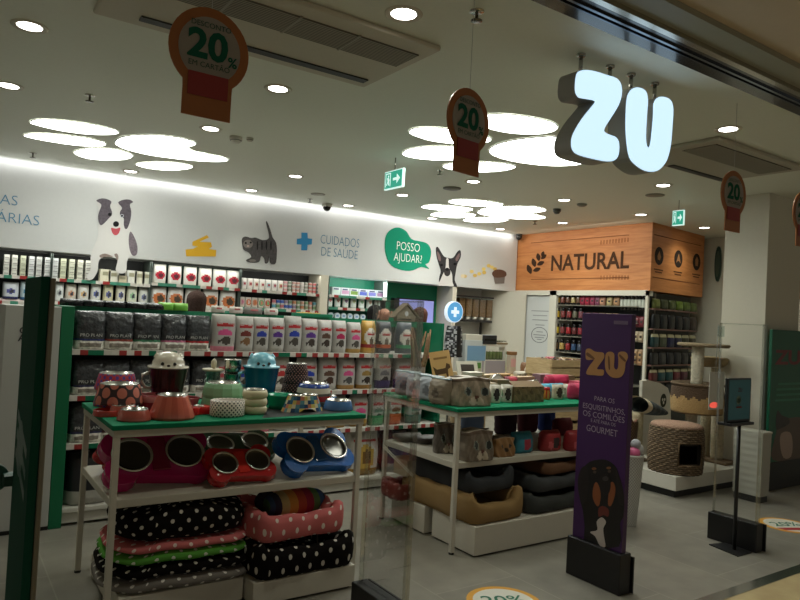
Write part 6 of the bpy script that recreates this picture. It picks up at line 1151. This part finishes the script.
for r in range(6):
    zt = az_[r]-.0; zb = az_[r+1] if r < 5 else az_[5]-.22
    for c in range(6):
        cc = pal[r][c]; x = wL+(wR-wL)*(c+.5)/6; w_ = (wR-wL)/6*.86; h_ = (az_[r]-az_[r+1])*.72 if r < 5 else .16
        m = bag_mesh(w_, h_, .07, (lambda cc, r: lambda u, v: (170, 164, 130) if (v > .8 and r in (2, 4)) else tuple(min(255, int(q*1.25)) for q in cc) if abs(u) < .4 and .3 < v < .6 else cc)(cc, r), cc, 'packet', 8, 8); o = m.build('accessory_pack', None)
        o.location = Vector(t.location)+wd_dir*x-wn*(-.0)*0+Vector((0, 0, (az_[r+1]+.002) if r < 5 else az_[5]-.20)); o.location += wn*(.0)-(-wn)*0; o.rotation_euler.z = rzs
        tag(o, f'dark accessory pack, {ORD[c]} from left in the {ORD[r]} row of the dark rack', 'accessory', 'packs on the dark accessory wall')
m = MB(); m.box(wL, wR, -.02, .10, az_[5]-.22, az_[5]-.202, (110, 84, 78), 'satin'); m.build('shelf', t)
# ================================================================ CAT FURNITURE BY THE PILLAR
CPZ = .20
m = MB(); m.box(5.70, 6.80, 3.68, 4.62, .07, CPZ, (206, 202, 190), 'paint'); t = tag(m.build('display_plinth', None, bevel=.004), 'white plinth with dark base under the cat furniture', 'plinth', 'white display plinths'); m = MB(); m.box(5.74, 6.76, 3.72, 4.58, 0, .07, (24, 24, 24), 'satin'); m.build('plinth_base', t)
# wicker cat house
wx, wy, wr, wh = 5.95, 3.86, .24, .43
t = thing('wicker_cat_house', 'round brown wicker cat house with square doorway', 'cat house', (wx, wy, CPZ+.001)); rr = random.Random(4)
doora = math.atan2(-wy, -wx)+radians(33)
dw = lambda u, v: (abs(((2*pi*u-doora+pi) % (2*pi))-pi) < .46 and .22 < v < .70)
def wk(u, v):
    a = 2*pi*u; row = v*22; r = wr*(1+.06*sin(pi*v))*(1+.022*(1 if (int(u*44)+int(row)) % 2 else -1)+.012*sin(2*pi*row)); return (r*cos(a), r*sin(a), v*wh)
wc = [[(lambda f: (int(122*f), int(101*f), int(76*f)))(rr.uniform(.8, 1.1)*(1.0 if q % 2 else .62)) for _ in range(88)] for q in range(44)]
m = MB(); m.grid(wk, 88, 44, lambda u, v: wc[int(v*44)][int(u*88)], 'bark', True, True, skip=dw); m.build('wicker_wall', t)
m = MB(); m.lathe([(0, .01), (wr*.93, .01), (wr*.95, wh*.5), (wr*.93, wh-.01), (0, wh-.01)], (30, 26, 22), 'matte', 40); m.build('dark_lining', t) if False else None
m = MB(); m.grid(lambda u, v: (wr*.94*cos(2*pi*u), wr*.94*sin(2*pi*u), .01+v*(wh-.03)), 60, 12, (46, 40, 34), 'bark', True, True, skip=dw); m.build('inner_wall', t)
m = MB(); m.lathe([(0, 0), (wr*.95, 0), (wr*.95, .012), (0, .012)], (70, 58, 46), 'matte', 32); m.build('floor_pad', t)
m = MB(); m.lathe([(0, wh+.035), (wr*.5, wh+.036), (wr*.9, wh+.028), (wr*.99, wh+.008), (wr*.95, wh-.012), (0, wh-.012)], (160, 128, 108), 'fur', 36); m.build('top_cushion', t)
m = MB(); ft = [(wr*1.075*cos(doora+s*.47), wr*1.075*sin(doora+s*.47), z*wh) for s, z in ((-1, .21), (1, .21), (1, .71), (-1, .71), (-1, .21))]; m.tube(ft, .012, (110, 88, 62), 'bark', 8); m.build('door_frame', t)
# cat tree
cx, cyy = 6.42, 3.97
def cpz(px, py, y): return at(px, py, Y=y)
t = thing('cat_tree', 'tall beige cat tree with fur basket, perch and platforms', 'cat tree', (cx, cyy, CPZ+.001)); b0 = Vector(t.location)
def w2(p): return Vector(p)-b0
def post(px, py0, py1, y, r, lab='post', c=(196, 184, 158)):
    a, b_ = w2(cpz(px, py0, y)), w2(cpz(px, py1, y)); z0, z1 = max(.031, min(a.z, b_.z)), max(a.z, b_.z); n = max(6, int((z1-z0)/.022)); m = MB()
    m.lathe([(0, z0)]+[(r*(1+.03*(i % 2)), z0+(z1-z0)*i/n) for i in range(n+1)]+[(0, z1)], c, 'bark', 18, cx=(a.x+b_.x)/2, cy=y-b0.y); return m.build(lab, t)
def plat(px0, px1, py, y, th, ry, c, lab='platform', key='fur'):
    a, b_ = w2(cpz(px0, py, y)), w2(cpz(px1, py, y)); m = MB(); r = (b_.x-a.x)/2; m.lathe([(0, -th), (r*.96, -th), (r, -th*.6), (r, -th*.3), (r*.96, 0), (0, 0)], c, key, 30, cx=(a.x+b_.x)/2, cy=y-b0.y, cz=(a.z+b_.z)/2, sy=ry/r); return m.build(lab, t)
ty = 3.97
def crad(px0, px1, py, y):
    c = at((px0+px1)/2, py, Y=y); return w2(c), (px1-px0)/2*FWD.dot(c-Vector((0, 0, EYE)))/FPX
def disc(px0, px1, py, y, th, c, lab):
    q, r = crad(px0, px1, py, y); m = MB(); m.lathe([(0, -th), (r*.96, -th), (r, -th*.6), (r, -th*.3), (r*.96, 0), (0, 0)], c, 'fur', 30, cx=q.x, cy=q.y, cz=q.z); return m.build(lab, t)
q, r = crad(697, 735, 478, ty); m = MB(); m.box(q.x-.17, q.x+.22, q.y-.2, q.y+.24, 0, .03, (120, 100, 78), 'fur'); m.build('base_board', t, bevel=.01)
post(697.5, 346, 384, ty, .058, c=(198, 190, 168)); disc(679, 728, 343.5, ty, .035, (140, 124, 98), 'platform')
post(716, 368, 386, ty+.1, .05)
q, r = crad(692, 727, 361, ty+.1); m = MB(); m.lathe([(0, -.05), (r*.7, -.06), (r*.97, -.02), (r, .03), (r*.9, .045), (r*.75, .0), (0, -.02)], (160, 140, 104), 'fur', 28, cx=q.x, cy=q.y, cz=q.z); m.build('perch', t)
e = w2(cpz(724, 362, ty)); m = MB(); m.tube([e+Vector((-.08, 0, .02)), e+Vector((.0, 0, .01)), e+Vector((.035, 0, -.05)), e+Vector((.045, 0, -.13))], .02, (118, 100, 76), 'fur', 8); m.build('hanging_arm', t)
q, r = crad(673, 721, 398, ty-.04); zt_, zb_ = w2(cpz(697, 386, ty-.04)).z, w2(cpz(697, 411, ty-.04)).z
m = MB(); m.grid(lambda u, v: (q.x+r*(1+.04*sin(pi*v))*cos(2*pi*u), q.y+r*(1+.04*sin(pi*v))*sin(2*pi*u), zb_+(zt_-zb_)*v), 64, 14, lambda u, v: (82, 64, 48) if v > .5+.14*abs(((u*14) % 1)*2-1) else (168, 138, 92), 'fur', True, True); m.build('basket', t)
m = MB(); m.lathe([(0, 0), (r*.98, 0), (r*.98, .02), (0, .02)], (118, 98, 70), 'fur', 36, cx=q.x, cy=q.y, cz=zb_-.015); m.build('basket_floor', t)
m = MB(); m.lathe([(r*.9, 0), (r*1.03, .02), (r*1.06, .035), (r*.98, .045), (r*.88, .02)], (104, 86, 66), 'fur', 36, cx=q.x, cy=q.y, cz=zt_-.01); m.build('basket_rim', t)
post(691, 411, 440, ty-.02, .055); post(717, 411, 478, ty-.02, .06); post(705, 411, 474, ty+.14, .05, c=(160, 148, 122))
m = MB(); e0, e1 = w2(cpz(722, 420, ty+.1)), w2(cpz(734, 474, ty+.06)); e1.z = max(e1.z, .07); m.tube([e0, e1], .035, (92, 76, 58), 'fur', 8); m.build('ramp', t)
m = MB(); e0, e1 = w2(cpz(735.5, 425, ty+.1)), w2(cpz(741, 472, ty)); e1.z = max(e1.z, .06); m.tube([e0, (e0+e1)/2+Vector((.012, 0, 0)), e1], .034, (170, 146, 108), 'bark', 10); m.build('scratch_board', t)
# hanging price card
y = 3.67; a, b_ = at(710, 372, Y=y), at(723, 409, Y=y); t = thing('price_card', 'white price card with red logo hanging on the cat tree', 'card', (a.x, y, b_.z)); m = MB(); m.box(0, b_.x-a.x, 0, .004, 0, a.z-b_.z, (196, 194, 184), 'satin'); m.build('card', t)
m = MB(); m.prism([((b_.x-a.x)*(.35+.3*cos(q)), -.001, (a.z-b_.z)*(.12+.08*sin(q))) for q in [2*pi*k/16 for k in range(16)]], (0, .0006, 0), (206, 60, 54), 'logo_red_glow', None, 'logo_red_glow'); m.build('red_logo', t)  # card logo is given a glow of its own, though it is no lamp
m = MB(); m.tube([((b_.x-a.x)*.4, .002, a.z-b_.z-.02), ((b_.x-a.x)*.45, .002, (a.z-b_.z)+.46)], .004, (150, 146, 136), 'satin', 6); m.build('cord', t)
# white board with round badge, cave bed on a post
y = 4.5; t = thing('display_sign', 'white curved top panel with a round dark badge', 'panel', (at(655, 420, Y=y).x, y, CPZ+.001)); m = MB(); P = [at(q[0], q[1], Y=y) for q in ((641, 470), (642.5, 381), (648, 380), (660, 383), (668, 388), (670.5, 396), (670.5, 470))]; P = [Vector((p.x, p.y, max(p.z, CPZ+.002))) for p in P]; m.prism(P, (0, .04, 0), (198, 194, 182), 'paint'); m.build('panel', t, world=True)
c = at(663.5, 400.5, Y=y-.003); m = MB(); m.prism([c+Vector((.055*cos(q), 0, .075*sin(q))) for q in [2*pi*k/24 for k in range(24)]], (0, .002, 0), (56, 60, 50)); bd = m.build('badge', t, world=True)
m = MB()
for dx, dz in ((-.018, .01), (.018, .01), (0, -.025)): m.ell(c+Vector((dx, -.002, dz)), (.013, .002, .018), (198, 194, 182), 'paint', 10, 6)
m.build('paw_print', t, world=True)
y = 4.34; t = thing('cat_cave', 'blue grey cave bed with cream opening on a sisal post', 'cat bed', (at(645, 470, Y=y).x, y, CPZ+.001)); b0 = Vector(t.location)
p0, p1 = w2(at(636, 404, Y=y)), w2(at(662, 412, Y=y)); m = MB()
m.grid(lambda u, v: (p0.x+(p1.x-p0.x)*v, .15*cos(2*pi*u)*(1-.5*v*v), p0.z+(p1.z-p0.z)*v+.085*sin(2*pi*u)*(1-.62*v*v)), 24, 12, lambda u, v: (206, 196, 170) if v < .14 else (64, 74, 80) if int(v*12) % 3 else (84, 90, 92), 'fur', True); m.build('cave', t)
m = MB(); m.lathe([(0, 0)]+[(.055*(1+.03*(i % 2)), p0.z*.85*i/16) for i in range(17)]+[(0, p0.z*.85)], (176, 164, 134), 'bark', 18, cx=p0.x+.04); m.build('post', t)
m = MB(); m.box(p0.x-.02, p0.x+.14, -.10, .10, 0, .02, (112, 96, 76), 'fur'); m.build('base_board', t)
t = thing('wicker_basket', 'dark brown wicker basket behind the cat house', 'basket', (5.88, 4.42, CPZ+.001)); m = MB(); m.grid(lambda u, v: (.14*(1+.12*v)*(1+.03*sin(88*pi*u)*sin(40*v))*cos(2*pi*u), .13*(1+.1*v)*sin(2*pi*u), .40*v), 60, 24, lambda u, v: (104, 78, 56) if int(u*60+int(v*24)) % 2 else (70, 52, 38), 'bark', True); m.lathe([(0, 0), (.13, 0), (.13, .01)], (60, 46, 34), 'bark', 24); m.build('body', t)
m = MB(); m.grid(lambda u, v: (.13*(2*u-1), .12*(2*v-1), .37+.06*abs(sin(7*u+2)*cos(5*v))), 14, 10, lambda u, v: (120, 84, 66) if int(u*9+v*5) % 2 else (92, 60, 48), 'matte'); m.build('toys', t)['kind'] = 'stuff'
# mesh bin behind the purple pedestal
bx = at(629, 525, Z=0); t = thing('mesh_bin', 'tall white mesh bin behind the purple printed pedestal', 'bin', (bx.x, bx.y, 0)); m = MB(); m.grid(lambda u, v: ((.055+.035*v)*cos(2*pi*u), (.055+.035*v)*sin(2*pi*u), .55*v), 48, 44, lambda u, v: (200, 198, 192) if (int(u*48)+int(v*44)) % 2 else (160, 158, 152), 'satin', True); m.build('mesh', t); m = MB(); m.lathe([(.088, .54), (.095, .55), (.088, .56)], (206, 204, 196), 'satin', 28); m.build('rim', t); m = MB(); m.lathe([(0, 0), (.056, 0), (.056, .01), (0, .01)], (160, 158, 150), 'satin', 24); m.build('bottom', t)
for i, (dx, dz, r, c) in enumerate(((-.02, .57, .05, (206, 96, 140)), (.03, .60, .045, (200, 200, 200)), (.0, .64, .04, (170, 170, 176)))): tag(MB().ell((0, 0, 0), (r, r, r), c, 'satin').build('toy_ball', None, loc=(bx.x+dx, bx.y-.03, dz)), ('pink toy ball on top of the mesh bin', 'white toy ball beside the pink one in the mesh bin', 'silver toy ball topmost in the mesh bin')[i], 'ball', 'balls in the mesh bin')
# ribbed grey bin in front of the pillar foot
a, b_ = at(742, 470, Y=3.50), at(763, 428, Y=3.50); t = thing('ribbed_bin', 'pale grey ribbed bin at the foot of the white pillar', 'bin', ((a.x+b_.x)/2, 3.36, 0)); h = .075; t.location.x = at(752, 450, Y=3.36).x
m = MB(); m.grid(lambda u, v: ([(-h, -.13), (h, -.13), (h, .13), (-h, .13), (-h, -.13)][min(4, int(u*4+.001))][0]*(1+.05*v+.02*sin(60*v)), [(-h, -.13), (h, -.13), (h, .13), (-h, .13), (-h, -.13)][min(4, int(u*4+.001))][1]*(1+.05*v), .06+b_.z*.92*v), 4, 40, (168, 166, 154), 'satin', False, False); m.build('body', t)
m = MB(); m.box(-h*.96, h*.96, -.12, .12, 0, .06, (40, 40, 38), 'satin'); m.build('dark_foot', t); m = MB(); m.box(-h*1.1, h*1.1, -.145, .145, .06+b_.z*.92, .08+b_.z*.92, (186, 184, 172), 'satin'); m.build('lid', t, bevel=.004)
# ================================================================ PEOPLE BEHIND THE GONDOLA
def person(loc, rz, height, skin, shirt, trousers, hair, label, style, nod=0.0):
    k = height/1.75
    V = [(0, 0, .95), (0, -.01, 1.15), (0, 0, 1.36), (0, -.01, 1.47), (0, -.015, 1.53), (0, -.02-nod*.3, 1.60), (0, -.025-nod*.5, 1.68), (.19, 0, 1.40), (.24, 0, 1.12), (.22, -.12, .92), (-.19, 0, 1.40), (-.24, 0, 1.12), (-.22, -.12, .92), (.10, 0, .88), (.11, -.01, .48), (.11, 0, .08), (.11, -.12, .04), (-.10, 0, .88), (-.11, -.01, .48), (-.11, 0, .08), (-.11, -.12, .04)]
    Rr = [(.155, .11), (.14, .10), (.165, .105), (.065, .065), (.055, .058), (.078, .088), (.075, .09), (.06, .06), (.045, .045), (.03, .03), (.06, .06), (.045, .045), (.03, .03), (.09, .09), (.06, .06), (.045, .045), (.035, .03), (.09, .09), (.06, .06), (.045, .045), (.035, .03)]
    Ed = [(0, 1), (1, 2), (2, 3), (3, 4), (4, 5), (5, 6), (2, 7), (7, 8), (8, 9), (2, 10), (10, 11), (11, 12), (0, 13), (13, 14), (14, 15), (15, 16), (0, 17), (17, 18), (18, 19), (19, 20)]
    me = bpy.data.meshes.new('skel'); bm = bmesh.new(); ly = bm.verts.layers.skin.verify(); vs = [bm.verts.new(Vector(v)*k) for v in V]
    for e in Ed: bm.edges.new((vs[e[0]], vs[e[1]]))
    for i, v in enumerate(vs): v[ly].radius = (Rr[i][0]*k, Rr[i][1]*k); v[ly].use_root = (i == 0)
    bm.to_mesh(me); bm.free(); o = bpy.data.objects.new('skel', me); COL.objects.link(o); o.modifiers.new('s', 'SKIN'); q = o.modifiers.new('d', 'SUBSURF'); q.levels = 2; q.render_levels = 2
    bpy.context.view_layer.update(); dg = bpy.context.evaluated_depsgraph_get(); em = o.evaluated_get(dg).to_mesh()
    m = MB(); hy = (-.025-nod*.5)*k
    for v in em.vertices:
        c = v.co.copy()
        if 1.55*k < c.z < 1.66*k and c.y < hy-.05*k:   # face: nose, brow and chin
            d = max(0, 1-abs(c.x)/(.022*k)); c.y -= d*.022*k*max(0, 1-abs(c.z-1.605*k)/(.035*k))
        m.add(c)
    for p in em.polygons:
        z = p.center.z/k; x = abs(p.center.x)/k
        col = skin if z > 1.455 or (x > .17 and z < 1.05 and z > .85) else shirt if z > .93 else trousers if z > .1 else (40, 36, 34)
        m.face(list(p.vertices), col, 'skin' if col == skin else 'fabric', True)
    bpy.data.objects.remove(o)
    t = thing('person', label, 'person', loc, rz); m.build('body', t)
    hz = 1.665*k; hc = Vector((0, hy, hz))
    for s in (-1, 1):
        m = MB(); m.ell((s*.030*k, hy-.088*k, 1.635*k), (.011*k, .006*k, .007*k), (40, 30, 26), 'gloss', 10, 6); m.build('eye', t)
        m = MB(); m.ell((s*.084*k, hy+.005*k, 1.63*k), (.012*k, .02*k, .032*k), skin, 'skin', 10, 6); m.build('ear', t)
    m = MB(); m.ell((0, hy-.084*k, 1.578*k), (.024*k, .008*k, .006*k), (150, 90, 84), 'skin', 10, 6); m.build('mouth', t)
    if style == 'bald': return t
    m = MB(); L = .17 if style == 'long' else .05
    def hg(u, v):
        a = 2*pi*u; fr = max(0, -sin(a)); zz = 1-v*(1.0+ (L/.1)*(1-fr**.5))
        if fr > .25: zz = max(zz, .30)
        r = math.sqrt(max(0, 1-max(-.0, zz)**2)) if zz > 0 else 1-.10*abs(zz)
        w_ = 1+.03*sin(17*a+5*v)+.02*sin(31*a)
        return (hc.x+.098*k*r*cos(a)*w_, hc.y+.012*k+.112*k*r*sin(a)*w_, hc.z-.01*k+.105*k*zz)
    m.grid(hg, 40, 14, hair, 'fur', True); m.build('hair', t)
    return t
pp0 = at(197, 300, Y=6.6); person((pp0.x, 6.6, 0), radians(180), 1.75*(at(197, 289, Y=6.6).z+.0)/1.77, (190, 140, 112), (60, 62, 70), (44, 46, 56), (58, 38, 30), 'person with brown hair seen from behind at the bag shelves', 'long')
pp0 = at(371, 305, Y=7.75); person((pp0.x, 7.75, 0), radians(68), 1.75*(at(371, 303.5, Y=7.75).z)/1.77, (196, 150, 124), (36, 36, 40), (40, 40, 46), (18, 16, 18), 'person with black hair bending toward the bald one', 'long', .10)
pp0 = at(384, 305, Y=7.2); person((pp0.x, 7.2, 0), radians(-20), 1.75*(at(384, 303, Y=7.2).z)/1.76, (186, 132, 108), (70, 72, 76), (50, 50, 56), (120, 90, 76), 'bald person looking down behind the gondola', 'bald', .14)
pp0 = at(421, 312, Y=7.3); person((pp0.x, 7.3, 0), radians(190), 1.75*(at(421, 306, Y=7.3).z)/1.77, (190, 140, 112), (60, 60, 64), (40, 40, 46), (84, 50, 36), 'person with reddish brown hair before the lilac screen', 'long')
